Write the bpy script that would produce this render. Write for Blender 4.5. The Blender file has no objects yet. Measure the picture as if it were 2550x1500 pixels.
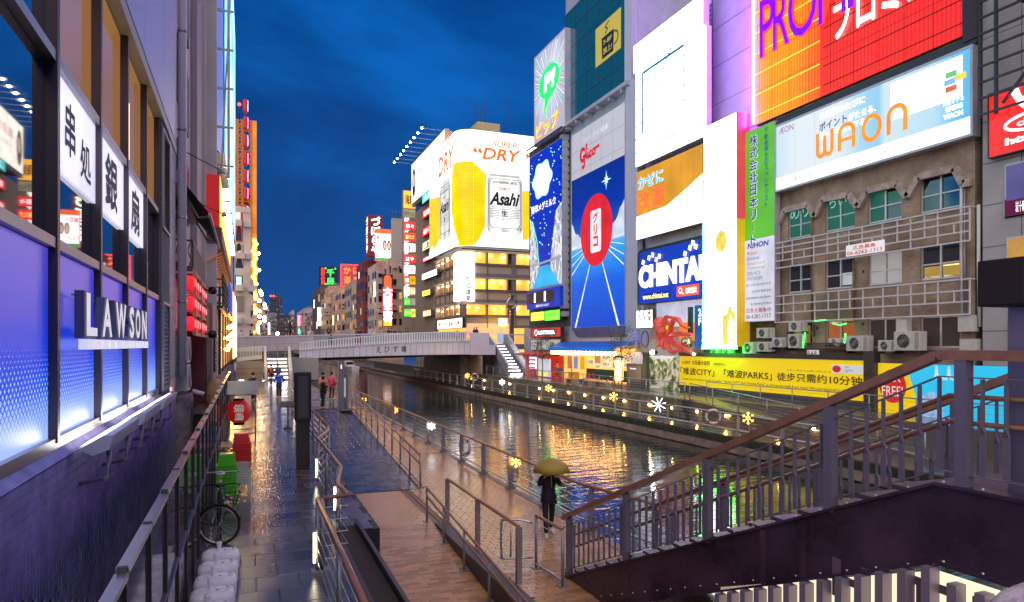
import bpy,math,random
from mathutils import Vector,Matrix
random.seed(7)
scn = bpy.context.scene
col = scn.collection
R = math.radians
# ------------------------------------------------------------------ camera
TH = R(21.2);ST,CT = math.sin(TH),math.cos(TH)
FPX,U0,V0,HC = 1700.0,1275.0,860.0,3.45
cd = bpy.data.cameras.new('camera');cam = bpy.data.objects.new('camera',cd);col.objects.link(cam)
cam.location = (0,0,HC);cam.rotation_euler = (R(90),0,-TH)
cd.sensor_width = 36;cd.lens = 36 * FPX / 2550;cd.shift_y = 110 / 2550
cd.clip_start = 0.05;cd.clip_end = 9000
scn.camera = cam
# ------------------------------------------------------------------ dusk sky
w = bpy.data.worlds.new('World');scn.world = w;w.use_nodes = True
nt = w.node_tree;nt.nodes.clear()
def N(nt,t,**kw):
 n = nt.nodes.new(t)
 for k,v in kw.items():
  if k in n.inputs: n.inputs[k].default_value = v
  else: setattr(n,k,v)
 return n
out = N(nt,'ShaderNodeOutputWorld');bg = N(nt,'ShaderNodeBackground');bg.inputs[1].default_value = 1.0
tc = N(nt,'ShaderNodeTexCoord');mp = N(nt,'ShaderNodeMapping')
mp.inputs['Scale'].default_value = (1,1,2.6);mp.inputs['Location'].default_value = (3.1,1.2,0.4)
nz = N(nt,'ShaderNodeTexNoise');nz.inputs['Scale'].default_value = 1.9;nz.inputs['Detail'].default_value = 9;nz.inputs['Roughness'].default_value = 0.52
nz.inputs['Distortion'].default_value = 0.4
rp = N(nt,'ShaderNodeValToRGB')
rp.color_ramp.elements[0].position = 0.36;rp.color_ramp.elements[0].color = (0.001,0.022,0.105,1)
rp.color_ramp.elements[1].position = 0.66;rp.color_ramp.elements[1].color = (0.003,0.098,0.40,1)
e = rp.color_ramp.elements.new(0.52);e.color = (0.002,0.052,0.23,1)
sx = N(nt,'ShaderNodeSeparateXYZ');hz = N(nt,'ShaderNodeMapRange')
hz.inputs[1].default_value = 0.0;hz.inputs[2].default_value = 0.42;hz.inputs[3].default_value = 0.55;hz.inputs[4].default_value = 0.0
mxs = N(nt,'ShaderNodeMixRGB');mxs.inputs[2].default_value = (0.015,0.062,0.20,1)
L = nt.links.new
L(tc.outputs['Generated'],mp.inputs[0]);L(mp.outputs[0],nz.inputs['Vector']);L(nz.outputs[0],rp.inputs[0])
L(tc.outputs['Generated'],sx.inputs[0]);L(sx.outputs[2],hz.inputs[0]);L(hz.outputs[0],mxs.inputs[0]);L(rp.outputs[0],mxs.inputs[1])
L(mxs.outputs[0],bg.inputs[0]);L(bg.outputs[0],out.inputs[0])
# the last of the daylight: a very weak, very soft sun behind the camera
sl = bpy.data.lights.new('sun','SUN');so = bpy.data.objects.new('sun',sl);col.objects.link(so)
sl.energy = 2.2;sl.angle = R(100);sl.color = (1.0,0.84,0.74);so.rotation_euler = (R(48),0,R(-38))
scn.view_settings.view_transform = 'Standard';scn.view_settings.look = 'None'
scn.view_settings.exposure = 0.4;scn.view_settings.gamma = 1.0
scn.render.engine = 'CYCLES'
cy = scn.cycles;cy.use_denoising = True;cy.max_bounces = 6;cy.diffuse_bounces = 3;cy.glossy_bounces = 4
cy.transmission_bounces = 4;cy.transparent_max_bounces = 8;cy.sample_clamp_indirect = 4.0;cy.sample_clamp_direct = 0.0
cy.caustics_reflective = False;cy.caustics_refractive = False
try: cy.denoiser = 'OPENIMAGEDENOISE'
except Exception: pass
# ------------------------------------------------------------------ pixel -> ray -> point (source pixels 2550 x 1500)
def ray(u,v):
 a = (u - U0) / FPX;b = (V0 - v) / FPX
 return Vector((a * CT + ST,CT - a * ST,b))
def at(u,v,X=None,Y=None,Z=None):
 d = ray(u,v)
 t = X / d.x if X is not None else Y / d.y if Y is not None else (Z - HC) / d.z
 return Vector((d.x * t,d.y * t,HC + d.z * t))
def yat(u,X): return at(u,V0 - 1,X=X).y
def zat(u,v,X=None,Y=None): return at(u,v,X=X,Y=Y).z
ORD = 'first second third fourth fifth sixth seventh eighth ninth tenth eleventh twelfth thirteenth fourteenth fifteenth sixteenth seventeenth eighteenth'.split()
# ------------------------------------------------------------------ objects
def link(o,parent=None):
 col.objects.link(o)
 if parent is not None: o.parent = parent
 return o
def tag(o,label=None,cat=None,group=None,kind=None):
 if label: o['label'] = label
 if cat: o['category'] = cat
 if group: o['group'] = group
 if kind: o['kind'] = kind
 return o
def thing(name,label,cat,loc=(0,0,0),rz=0,group=None):
 o = bpy.data.objects.new(name,None);o.empty_display_size = 0.2
 o.location = loc;o.rotation_euler = (0,0,rz)
 link(o);return tag(o,label,cat,group)
def wloc(o):
 v = Vector((0,0,0))
 while o is not None: v += Vector(o.location);o = o.parent
 return v
def copy_tree(o,parent=None):
 c = o.copy();col.objects.link(c);c.parent = parent
 for ch in [x for x in o.children]: copy_tree(ch,c)
 return c
class MB:
 """collects faces; build() links them as one mesh object (world coordinates in, parent offset taken out)"""
 def __init__(s): s.v = [];s.f = [];s.sm = []
 def face(s,pts,sm=False):
  i = len(s.v);s.v += [tuple(p) for p in pts];s.f.append(tuple(range(i,i + len(pts))));s.sm.append(sm);return s
 def box(s,a,b):
  x0,x1 = sorted((a[0],b[0]));y0,y1 = sorted((a[1],b[1]));z0,z1 = sorted((a[2],b[2]))
  i = len(s.v)
  s.v += [(x0,y0,z0),(x1,y0,z0),(x1,y1,z0),(x0,y1,z0),(x0,y0,z1),(x1,y0,z1),(x1,y1,z1),(x0,y1,z1)]
  for q in ((0,3,2,1),(4,5,6,7),(0,1,5,4),(1,2,6,5),(2,3,7,6),(3,0,4,7)):
   s.f.append(tuple(i + k for k in q));s.sm.append(False)
  return s
 def obox(s,c,ax,ay,az):
  """oriented box: centre and three half-axis vectors"""
  c,ax,ay,az = Vector(c),Vector(ax),Vector(ay),Vector(az);i = len(s.v)
  for sz in (-1,1):
   for sx_,sy_ in ((-1,-1),(1,-1),(1,1),(-1,1)): s.v.append(tuple(c + sx_*ax + sy_*ay + sz*az))
  for q in ((0,3,2,1),(4,5,6,7),(0,1,5,4),(1,2,6,5),(2,3,7,6),(3,0,4,7)):
   s.f.append(tuple(i + k for k in q));s.sm.append(False)
  return s
 def bar(s,p,q,w_,h_=None,up=(0,0,1)):
  p,q = Vector(p),Vector(q);d = q - p
  if d.length < 1e-6: return s
  dn = d.normalized();u = Vector(up)
  if abs(dn.dot(u)) > 0.98: u = Vector((1,0,0)) if abs(dn.x) < .9 else Vector((0,1,0))
  sd = dn.cross(u).normalized();un = sd.cross(dn)
  return s.obox((p + q) / 2,d / 2,sd * w_ / 2,un * (h_ or w_) / 2)
 def tube(s,pts,r,n=8,caps=True):
  pts = [Vector(p) for p in pts];m = len(pts)
  rs = r if isinstance(r,(list,tuple)) else [r] * m
  base = len(s.v);prev = None
  for k in range(m):
   d = (pts[min(k + 1,m - 1)] - pts[max(k - 1,0)])
   d = d.normalized() if d.length > 1e-9 else Vector((0,0,1))
   if prev is None:
    u = Vector((0,0,1)) if abs(d.z) < .9 else Vector((1,0,0))
    a = d.cross(u).normalized()
   else:
    a = prev - d * prev.dot(d);a = a.normalized() if a.length > 1e-6 else d.orthogonal().normalized()
   prev = a;b = d.cross(a)
   for j in range(n):
    t = 2 * math.pi * j / n;s.v.append(tuple(pts[k] + (a * math.cos(t) + b * math.sin(t)) * rs[k]))
  for k in range(m - 1):
   for j in range(n):
    a0 = base + k*n + j;a1 = base + k*n + (j+1) % n
    s.f.append((a0,a1,a1 + n,a0 + n));s.sm.append(n > 4)
  if caps:
   s.f.append(tuple(base + j for j in reversed(range(n))));s.sm.append(False)
   s.f.append(tuple(base + (m-1)*n + j for j in range(n)));s.sm.append(False)
  return s
 def lathe(s,prof,c,n=16,axis='z'):
  """prof: (radius, height) pairs"""
  base = len(s.v);c = Vector(c)
  for r,h in prof:
   for j in range(n):
    t = 2*math.pi*j/n;x,y = r*math.cos(t),r*math.sin(t)
    p = (x,y,h) if axis == 'z' else (h,x,y) if axis == 'x' else (y,h,x)
    s.v.append(tuple(c + Vector(p)))
  for k in range(len(prof) - 1):
   for j in range(n):
    a0 = base + k*n + j;a1 = base + k*n + (j+1) % n
    s.f.append((a0,a1,a1 + n,a0 + n));s.sm.append(True)
  return s
 def ball(s,c,r,n=12,m=8,sc=(1,1,1)):
  c = Vector(c);base = len(s.v)
  for k in range(m + 1):
   ph = math.pi * k / m
   for j in range(n):
    t = 2*math.pi*j/n
    s.v.append(tuple(c + Vector((r*sc[0]*math.sin(ph)*math.cos(t),r*sc[1]*math.sin(ph)*math.sin(t),-r*sc[2]*math.cos(ph)))))
  for k in range(m):
   for j in range(n):
    a0 = base + k*n + j;a1 = base + k*n + (j+1) % n
    s.f.append((a0,a1,a1 + n,a0 + n));s.sm.append(True)
  return s
 def prism(s,poly,fr,n0,n1):
  """2D outline (s,t) in frame fr between offsets n0 and n1"""
  k = len(poly);i = len(s.v)
  s.v += [tuple(fr.p(a,b,n0)) for a,b in poly] + [tuple(fr.p(a,b,n1)) for a,b in poly]
  s.f.append(tuple(i + k + j for j in range(k)));s.sm.append(False)
  s.f.append(tuple(i + j for j in reversed(range(k))));s.sm.append(False)
  for j in range(k):
   a,b = i + j,i + (j + 1) % k;s.f.append((a,b,b + k,a + k));s.sm.append(False)
  return s
 def build(s,name,mat,parent=None,bevel=0,local=False):
  me = bpy.data.meshes.new(name)
  off = wloc(parent) if (parent is not None and not local) else Vector((0,0,0))
  me.from_pydata([(x - off.x,y - off.y,z - off.z) for x,y,z in s.v],[],s.f)
  me.polygons.foreach_set('use_smooth',s.sm);me.update()
  if mat is not None: me.materials.append(mat)
  o = bpy.data.objects.new(name,me);link(o,parent)
  if bevel:
   b = o.modifiers.new('bevel','BEVEL');b.width = bevel;b.segments = 2;b.limit_method = 'ANGLE'
  return o
class Fr:
 """frame on a wall: origin, direction to the viewer's right, outward normal"""
 def __init__(s,o,ax,nr): s.o = Vector(o);s.ax = Vector(ax);s.nr = Vector(nr);s.up = Vector((0,0,1))
 def p(s,a,b,n=0): return s.o + s.ax*a + s.up*b + s.nr*n
 def box(s,mb,a0,a1,b0,b1,n0,n1):
  return mb.obox(s.p((a0+a1)/2,(b0+b1)/2,(n0+n1)/2),s.ax*(a1-a0)/2,s.up*(b1-b0)/2,s.nr*(n1-n0)/2)
 def quad(s,mb,a0,a1,b0,b1,n=0): return mb.face([s.p(a0,b0,n),s.p(a1,b0,n),s.p(a1,b1,n),s.p(a0,b1,n)])
 def poly(s,mb,pts,n=0): return mb.face([s.p(a,b,n) for a,b in pts])
def fr_right(u_far,X,z0): return Fr((X,yat(u_far,X),z0),(0,-1,0),(-1,0,0))     # right bank, faces the canal
def fr_left(y0,X,z0): return Fr((X,y0,z0),(0,1,0),(1,0,0))                    # left bank, faces the canal
def fr_front(x0,Y,z0): return Fr((x0,Y,z0),(1,0,0),(0,-1,0))                  # faces the camera
# ------------------------------------------------------------------ lettering
_tc = {}
_ts = bpy.data.scenes.new('lettering_workshop')     # scratch scene for turning text into meshes
def glyphs(body,shear=0.0,bold=0.0):
 k = (body,shear,bold)
 if k not in _tc:
  c = bpy.data.curves.new('lettering','FONT');c.body = body;c.shear = shear;c.size = 1;c.resolution_u = 3
  if bold and all(ord(ch) < 0x2000 for ch in body): c.offset = bold
  o = bpy.data.objects.new('lettering',c);_ts.collection.objects.link(o)
  vl = _ts.view_layers[0];vl.update()
  me = o.evaluated_get(vl.depsgraph).to_mesh()
  vs = [(v.co.x,v.co.y) for v in me.vertices];fs = [tuple(p.vertices) for p in me.polygons]
  bpy.data.objects.remove(o);bpy.data.curves.remove(c)
  if bold and any(ord(ch) >= 0x2000 for ch in body):
   n = len(vs);v2,f2 = [],[]
   for q,(dx,dy) in enumerate(((-bold,0),(bold,0),(0,-bold),(0,bold))):
    v2 += [(x+dx,y+dy) for x,y in vs];f2 += [tuple(i + q*n for i in f) for f in fs]
   vs,fs = v2,f2
  if not vs: vs = [(0,0),(1,1)]
  x0,x1 = min(v[0] for v in vs),max(v[0] for v in vs);y0,y1 = min(v[1] for v in vs),max(v[1] for v in vs)
  sx_,sy_ = max(x1-x0,1e-4),max(y1-y0,1e-4)
  _tc[k] = ([((x-x0)/sx_,(y-y0)/sy_) for x,y in vs],fs,sx_/sy_)
 return _tc[k]
def put_text(mb,fr,body,a,b,w_=None,h_=None,n=0.02,shear=0.0,bold=0.0,slope=0.0,depth=0.0):
 """lettering with its lower left corner at (a, b)"""
 vs,fs,asp = glyphs(body,shear,bold)
 if w_ is None: w_ = h_ * asp
 if h_ is None: h_ = w_ / asp
 k4 = len(vs) // 4 if (bold and any(ord(ch) >= 0x2000 for ch in body)) else 0
 i = len(mb.v)
 mb.v += [tuple(fr.p(a + x*w_,b + y*h_ + slope*x*w_,n + (0.0006*(j//k4) if k4 else 0))) for j,(x,y) in enumerate(vs)]
 for f in fs: mb.f.append(tuple(i + q for q in f));mb.sm.append(False)
 if depth:
  edges = {}
  for f in fs:
   for q in range(len(f)):
    e_ = (f[q],f[(q+1) % len(f)])
    if (e_[1],e_[0]) in edges: edges[(e_[1],e_[0])] = 0
    else: edges[e_] = 1
  for (p,q),on in edges.items():
   if on:
    P,Q = Vector(mb.v[i+p]),Vector(mb.v[i+q]);d = fr.nr*depth
    mb.face([P - d,Q - d,Q,P])
 return w_,h_
def put_column(mb,fr,body,a,b_top,size,pitch=1.08,n=0.02,bold=0.0,wide=1.0):
 """lettering set vertically, the top of the first character at b_top, centred on a"""
 b = b_top
 for ch in body:
  if ch == ' ': b -= size*0.5;continue
  if ch in 'ー・ー-': put_text(mb,fr,'I' if ch in 'ー-' else ch,a - size*.05,b - size*.85,size*.1,size*.7,n)
  else:
   vs,fs,asp = glyphs(ch,0,bold)
   h_ = size if asp < 1.25 else size / asp
   w_ = min(size*wide,h_*asp*wide)
   put_text(mb,fr,ch,a - w_/2,b - size*.5 - h_/2,w_,h_,n,bold=bold)
  b -= size * pitch
# ------------------------------------------------------------------ materials
_m = {}
def mat(name,c=(.5,.5,.5),rough=.5,metal=0.0,em=None,es=0.0,var=0.0,vscale=6.0,bump=0.0,bscale=40.0,spec=.5,alpha=1.0,trans=0.0,coat=0.0,rvar=0.0):
 if name in _m: return _m[name]
 m = bpy.data.materials.new(name);m.use_nodes = True;t = m.node_tree;p = t.nodes['Principled BSDF']
 p.inputs['Base Color'].default_value = (*c,1);p.inputs['Roughness'].default_value = rough;p.inputs['Metallic'].default_value = metal
 p.inputs['Specular IOR Level'].default_value = spec
 if em: p.inputs['Emission Color'].default_value = (*em,1);p.inputs['Emission Strength'].default_value = es
 if alpha < 1: p.inputs['Alpha'].default_value = alpha
 if trans: p.inputs['Transmission Weight'].default_value = trans
 if coat: p.inputs['Coat Weight'].default_value = coat
 if var or bump or rvar:
  g = N(t,'ShaderNodeNewGeometry');nz_ = N(t,'ShaderNodeTexNoise');nz_.inputs['Scale'].default_value = vscale;nz_.inputs['Detail'].default_value = 6
  t.links.new(g.outputs['Position'],nz_.inputs['Vector'])
  if var:
   r_ = N(t,'ShaderNodeValToRGB');r_.color_ramp.elements[0].position = .3;r_.color_ramp.elements[1].position = .7
   r_.color_ramp.elements[0].color = (*[max(0,x*(1-var)) for x in c],1);r_.color_ramp.elements[1].color = (*[min(1,x*(1+var)) for x in c],1)
   t.links.new(nz_.outputs[0],r_.inputs[0]);t.links.new(r_.outputs[0],p.inputs['Base Color'])
  if rvar:
   mr = N(t,'ShaderNodeMapRange');mr.inputs[1].default_value = .35;mr.inputs[2].default_value = .65
   mr.inputs[3].default_value = max(.02,rough - rvar);mr.inputs[4].default_value = min(1,rough + rvar)
   t.links.new(nz_.outputs[0],mr.inputs[0]);t.links.new(mr.outputs[0],p.inputs['Roughness'])
  if bump:
   nb = N(t,'ShaderNodeTexNoise');nb.inputs['Scale'].default_value = bscale;nb.inputs['Detail'].default_value = 4
   t.links.new(g.outputs['Position'],nb.inputs['Vector'])
   bp = N(t,'ShaderNodeBump');bp.inputs['Strength'].default_value = bump;bp.inputs['Distance'].default_value = .02
   t.links.new(nb.outputs[0],bp.inputs['Height']);t.links.new(bp.outputs[0],p.inputs['Normal'])
 _m[name] = m;return m
def glow(name,c,s=1.0,base=None,rough=.35):
 k = 'glow_' + name
 if k in _m: return _m[k]
 m = mat(k,base or tuple(min(.3,x*.10) for x in c),rough,em=c,es=s);t = m.node_tree     # uneven lamps behind the face
 g = N(t,'ShaderNodeNewGeometry');n_ = N(t,'ShaderNodeTexNoise');n_.inputs['Scale'].default_value = .7;n_.inputs['Detail'].default_value = 3
 r_ = N(t,'ShaderNodeMapRange');r_.inputs[1].default_value = .3;r_.inputs[2].default_value = .7;r_.inputs[3].default_value = s*.78;r_.inputs[4].default_value = s*1.15
 t.links.new(g.outputs['Position'],n_.inputs['Vector']);t.links.new(n_.outputs[0],r_.inputs[0]);t.links.new(r_.outputs[0],t.nodes['Principled BSDF'].inputs['Emission Strength'])
 return m
def led(name,c,s,axis='y',scale=30.0,dark=.55,c2=None,noise=0.0):
 """a lit face built up of fine tubes or LED rows: thin ribs in the emission, with a little unevenness"""
 k = 'led_' + name
 if k in _m: return _m[k]
 m = mat(k,tuple(x*.10 for x in c),.4,em=c,es=s);t = m.node_tree;p = t.nodes['Principled BSDF']
 g = N(t,'ShaderNodeNewGeometry');sp = N(t,'ShaderNodeSeparateXYZ');t.links.new(g.outputs['Position'],sp.inputs[0])
 mm = N(t,'ShaderNodeMath',operation='MULTIPLY');mm.inputs[1].default_value = scale;t.links.new(sp.outputs['xyz'.index(axis)],mm.inputs[0])
 sn = N(t,'ShaderNodeMath',operation='SINE');t.links.new(mm.outputs[0],sn.inputs[0])
 mr = N(t,'ShaderNodeMapRange');mr.inputs[1].default_value = -1;mr.inputs[2].default_value = 1;mr.inputs[3].default_value = dark;mr.inputs[4].default_value = 1
 t.links.new(sn.outputs[0],mr.inputs[0])
 nz_ = N(t,'ShaderNodeTexNoise');nz_.inputs['Scale'].default_value = .35;nz_.inputs['Detail'].default_value = 3;t.links.new(g.outputs['Position'],nz_.inputs['Vector'])
 m2 = N(t,'ShaderNodeMapRange');m2.inputs[1].default_value = .3;m2.inputs[2].default_value = .7;m2.inputs[3].default_value = .8*s;m2.inputs[4].default_value = 1.15*s
 t.links.new(nz_.outputs[0],m2.inputs[0])
 m3 = N(t,'ShaderNodeMath',operation='MULTIPLY');t.links.new(mr.outputs[0],m3.inputs[0]);t.links.new(m2.outputs[0],m3.inputs[1])
 t.links.new(m3.outputs[0],p.inputs['Emission Strength'])
 return m
# ================================================================== ground, water, paving
def piece_mat(name,c,rough,rvar,var=.35,patch=.6):
 """wet paving: every piece its own tone (object random + position noise), wet patches in the roughness"""
 m = mat(name,c,rough);t = m.node_tree;p = t.nodes['Principled BSDF']
 g = N(t,'ShaderNodeNewGeometry');oi = N(t,'ShaderNodeObjectInfo')
 n1 = N(t,'ShaderNodeTexNoise');n1.inputs['Scale'].default_value = patch;n1.inputs['Detail'].default_value = 5
 n2 = N(t,'ShaderNodeTexNoise');n2.inputs['Scale'].default_value = 55;n2.inputs['Detail'].default_value = 3
 t.links.new(g.outputs['Position'],n1.inputs['Vector']);t.links.new(g.outputs['Position'],n2.inputs['Vector'])
 wn = N(t,'ShaderNodeTexWhiteNoise',noise_dimensions='3D');
 sn = N(t,'ShaderNodeVectorMath',operation='SNAP');sn.inputs[1].default_value = (.6,.45,10);t.links.new(g.outputs['Position'],sn.inputs[0]);t.links.new(sn.outputs[0],wn.inputs[0])
 a = N(t,'ShaderNodeMath',operation='ADD');t.links.new(oi.outputs['Random'],a.inputs[0]);t.links.new(n1.outputs[0],a.inputs[1])
 b = N(t,'ShaderNodeMath',operation='MULTIPLY_ADD');b.inputs[1].default_value = .35;t.links.new(n2.outputs[0],b.inputs[0]);t.links.new(a.outputs[0],b.inputs[2])
 r_ = N(t,'ShaderNodeValToRGB');r_.color_ramp.elements[0].position = .35;r_.color_ramp.elements[1].position = 1.0
 b2 = N(t,'ShaderNodeMath',operation='MULTIPLY');b2.inputs[1].default_value = .62;t.links.new(b.outputs[0],b2.inputs[0])
 r_.color_ramp.elements[0].color = (*[x*(1-var) for x in c],1);r_.color_ramp.elements[1].color = (*[min(1,x*(1+var)) for x in c],1)
 t.links.new(b2.outputs[0],r_.inputs[0]);t.links.new(r_.outputs[0],p.inputs['Base Color'])
 mr = N(t,'ShaderNodeMapRange');mr.inputs[1].default_value = .36;mr.inputs[2].default_value = .64;mr.inputs[3].default_value = rough - rvar;mr.inputs[4].default_value = rough + rvar
 t.links.new(n1.outputs[0],mr.inputs[0]);t.links.new(mr.outputs[0],p.inputs['Roughness'])
 bp = N(t,'ShaderNodeBump');bp.inputs['Strength'].default_value = .35;bp.inputs['Distance'].default_value = .006
 t.links.new(n2.outputs[0],bp.inputs['Height']);t.links.new(bp.outputs[0],p.inputs['Normal'])
 return m
STONE = piece_mat('wet_dark_stone',(.085,.08,.092),.14,.08,.5)
TAN = piece_mat('wet_tan_brick',(.56,.29,.125),.16,.10,.30,.5)
TACT = piece_mat('tactile_tile',(.40,.24,.09),.33,.08,.2)
JOINT = mat('dark_joint',(.02,.018,.02),.5)
CONC = mat('concrete',(.27,.25,.23),.6,var=.3,vscale=1.6,bump=.3,bscale=25)
DCONC = mat('dark_concrete',(.09,.085,.085),.5,var=.35,vscale=1.2,bump=.3)
DARK = mat('dark_void',(.02,.018,.022),.7)
def struct(name,mb,m): return tag(mb.build(name,m),kind='structure')
# water with ripples
WAT = mat('canal_water',(.006,.016,.017),.04,spec=.6)
t = WAT.node_tree;p = t.nodes['Principled BSDF'];p.inputs['IOR'].default_value = 1.75
g = N(t,'ShaderNodeNewGeometry');hs = []
for sc_,sz in (((.22,1.3,1),1.5),((.35,1.8,1),5.0)):
 mp_ = N(t,'ShaderNodeMapping');mp_.inputs['Scale'].default_value = sc_;mp_.inputs['Rotation'].default_value = (0,0,R(-21))
 nn = N(t,'ShaderNodeTexNoise');nn.inputs['Scale'].default_value = sz;nn.inputs['Detail'].default_value = 3;nn.inputs['Distortion'].default_value = .3
 t.links.new(g.outputs['Position'],mp_.inputs[0]);t.links.new(mp_.outputs[0],nn.inputs['Vector']);hs.append(nn)
ad = N(t,'ShaderNodeMath',operation='MULTIPLY_ADD');ad.inputs[1].default_value = .16;t.links.new(hs[1].outputs[0],ad.inputs[0]);t.links.new(hs[0].outputs[0],ad.inputs[2])
bp = N(t,'ShaderNodeBump');bp.inputs['Strength'].default_value = 1.0;bp.inputs['Distance'].default_value = .028
t.links.new(ad.outputs[0],bp.inputs['Height']);t.links.new(bp.outputs[0],p.inputs['Normal'])
WZ = -2.05
struct('water',MB().box((7.0,-30,-6),(23.9,900,WZ)),WAT)
struct('ground',MB().box((-900,-60,-8),(2000,3000,-6.01)),DARK)
# ---- left bank
struct('left_bank_ground',MB().box((-300,-20,-6),(-1.85,900,-1.0)).box((-1.86,-20,-6),(-.8,73,-.95)),DCONC)
struct('left_bank_beyond_bridge',MB().box((-1.84,73.2,-6),(7.2,900,-.3)),DCONC)
PATH = struct('upper_promenade',MB().box((-.8,-6,-6),(1.45,38.2,-.024)).box((1.45,13.0,-6),(2.35,38.2,-.026)).box((-.8,38.2,-6),(5.3,73.2,-.025)),JOINT)
UR = 1.45
DECK = struct('lower_deck',MB().box((4.75,-6,-6),(7.9,73,-1.222)),mat('tan_joint',(.27,.15,.08),.5))
# ramp surfaces
def ramp_z(y):
 if y > 38.0: return 0.0
 if y > 21.7: return -1.2 * (38.0 - y) / 16.3
 return -1.2
def tan_z(y): return -1.2 if y > 17.4 else -1.2 - (17.4 - y) / 11.5
mb = MB()
ys = [38.0,21.7]
mb.face([(2.35,38,-.022),(5.25,38,-.022),(5.25,21.7,-1.222),(2.35,21.7,-1.222)][::-1])
mb.face([(2.35,21.7,-1.222),(2.35,21.7,-6),(2.35,38,-6),(2.35,38,-.022)][::-1]);mb.face([(5.25,21.7,-1.222),(5.25,21.7,-6),(5.25,38,-6),(5.25,38,-.022)])
RAMP = struct('stone_ramp',mb,JOINT)
mb = MB()
mb.face([(1.95,21.7,-1.222),(1.95,17.4,-1.222),(4.72,17.4,-1.222),(4.72,21.7,-1.222)])
zE = tan_z(2.0) - .022
mb.face([(1.95,17.4,-1.222),(1.95,2,zE),(4.72,2,zE),(4.72,17.4,-1.222)])
TJ = mat('tan_joint',(.27,.15,.08),.5);TRAMP = struct('brick_ramp',mb,TJ)
struct('ramp_kerb',MB().box((4.55,2,-6),(4.85,17.3,-1.17)),DCONC)
_pm = {}
def paver_mesh(w_,l_,h_,m,ch=.006):
 k = (w_,l_,m.name)
 if k not in _pm:
  a,b = w_/2,l_/2;q = MB()
  lo = [(-a,-b,-h_),(a,-b,-h_),(a,b,-h_),(-a,b,-h_)];mi = [(-a,-b,-ch),(a,-b,-ch),(a,b,-ch),(-a,b,-ch)]
  hi = [(-a+ch,-b+ch,0),(a-ch,-b+ch,0),(a-ch,b-ch,0),(-a+ch,b-ch,0)]
  q.v = lo + mi + hi
  for i in range(4):
   j = (i+1) % 4
   q.f += [(i,j,4+j,4+i),(4+i,4+j,8+j,8+i)]
  q.f.append((8,9,10,11));q.sm = [False]*len(q.f)
  me = bpy.data.meshes.new('paver');me.from_pydata(q.v,[],q.f);me.materials.append(m);_pm[k] = (me,q)
 return _pm[k]
def pave(parent,name,x0,x1,y0,y1,w_,l_,zf,m,gap=.012,limit=295,skip=None,stagger=.5,near=True):
 """running-bond paving: nearest pieces are objects of their own, the rest one mesh"""
 cells = [];row = 0;y = y0 + l_/2
 while y < y1:
  x = x0 - (w_*((row*stagger) % 1.0))
  while x < x1 - .05:
   a,b = max(x,x0),min(x + w_,x1)
   if b - a > .08: cells.append(((a+b)/2,y,b - a - gap))
   x += w_
  y += l_;row += 1
 if skip: cells = [c for c in cells if not skip(c[0],c[1])]
 seen = [c for c in cells if c[1] > 3.0 and -1 < (c[0]*ST + c[1]*CT) and 0 < U0 + FPX*(c[0]*CT - c[1]*ST)/(c[0]*ST + c[1]*CT) < 2550 and V0 - FPX*(zf(c[1]) - HC)/(c[0]*ST + c[1]*CT) < 1520]
 seen.sort(key=lambda c: c[0]**2 + c[1]**2);first = set(seen[:limit]);rest = MB()
 for c in cells:
  me,q = paver_mesh(round(c[2],2),l_ - gap,.02,m)
  z = zf(c[1]);sl_ = math.atan2(zf(c[1] + .05) - zf(c[1] - .05),.1)
  dz = random.uniform(-.0025,.0025)
  if c in first:
   o = bpy.data.objects.new(name,me);link(o,parent);o.location = (c[0],c[1],z + dz);o.rotation_euler = (sl_,0,0)
  elif c in seen:
   i = len(rest.v);M_ = Matrix.Translation((c[0],c[1],z + dz)) @ Matrix.Rotation(sl_,4,'X')
   rest.v += [tuple(M_ @ Vector(v)) for v in q.v];rest.f += [tuple(i + k for k in f) for f in q.f];rest.sm += q.sm
 if rest.v: tag(rest.build(name + '_field',m,parent),kind='stuff')
pave(PATH,'paving_stone',-.78,1.42,6.0,13.0,.6,.6,lambda y: 0.0,STONE)
pave(PATH,'paving_stone',-.78,2.3,13.0,38.2,.6,.6,lambda y: 0.0,STONE,limit=120)
pave(PATH,'paving_stone',-.78,5.25,38.2,73.0,.6,.6,lambda y: 0.0,STONE,limit=0)
pave(RAMP,'ramp_stone',2.37,5.2,21.75,37.9,.56,.32,ramp_z,STONE)
def tact(x,y): return 3.2 < x < 4.4 and 10.4 < y < 10.9
pave(TRAMP,'paving_brick',1.97,4.55,8.0,21.65,.42,.105,tan_z,TAN,gap=.004,stagger=.37)
pave(DECK,'deck_brick',4.87,7.85,11.0,72.0,.42,.105,lambda y: -1.2,TAN,gap=.006,stagger=.37,skip=lambda x,y: x < 5.3 and y > 21.7)
# yellow guiding tiles with studs near the foot of the stairs and on the lower ramp
def tactile(x,y,z,sl_=0):
 q = MB();q.box((-.145,-.145,-.012),(.145,.145,.006))
 for i in range(5):
  for j in range(5): q.lathe([(.014,.006),(.010,.011),(0,.011)],((i-2)*.056,(j-2)*.056,0),6)
 return q
tq = tactile(0,0,0).build('tactile_tile',TACT,None);tme = tq.data;bpy.data.objects.remove(tq)
for i in range(9):
 for j in range(2):
  y_ = 10.0 + j*.3;x_ = 2.35 + i*.3
  if x_ > 4.4: continue
  o = link(bpy.data.objects.new('tactile_tile',tme),TRAMP);o.location = (x_,y_,tan_z(y_) + .012);o.rotation_euler = (math.atan(1/11.5),0,0)
for i in range(5):
 for j in range(2):
  o = link(bpy.data.objects.new('tactile_tile',tme),DECK);o.location = (5.95 + i*.3,12.9 + j*.3,-1.19)
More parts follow.
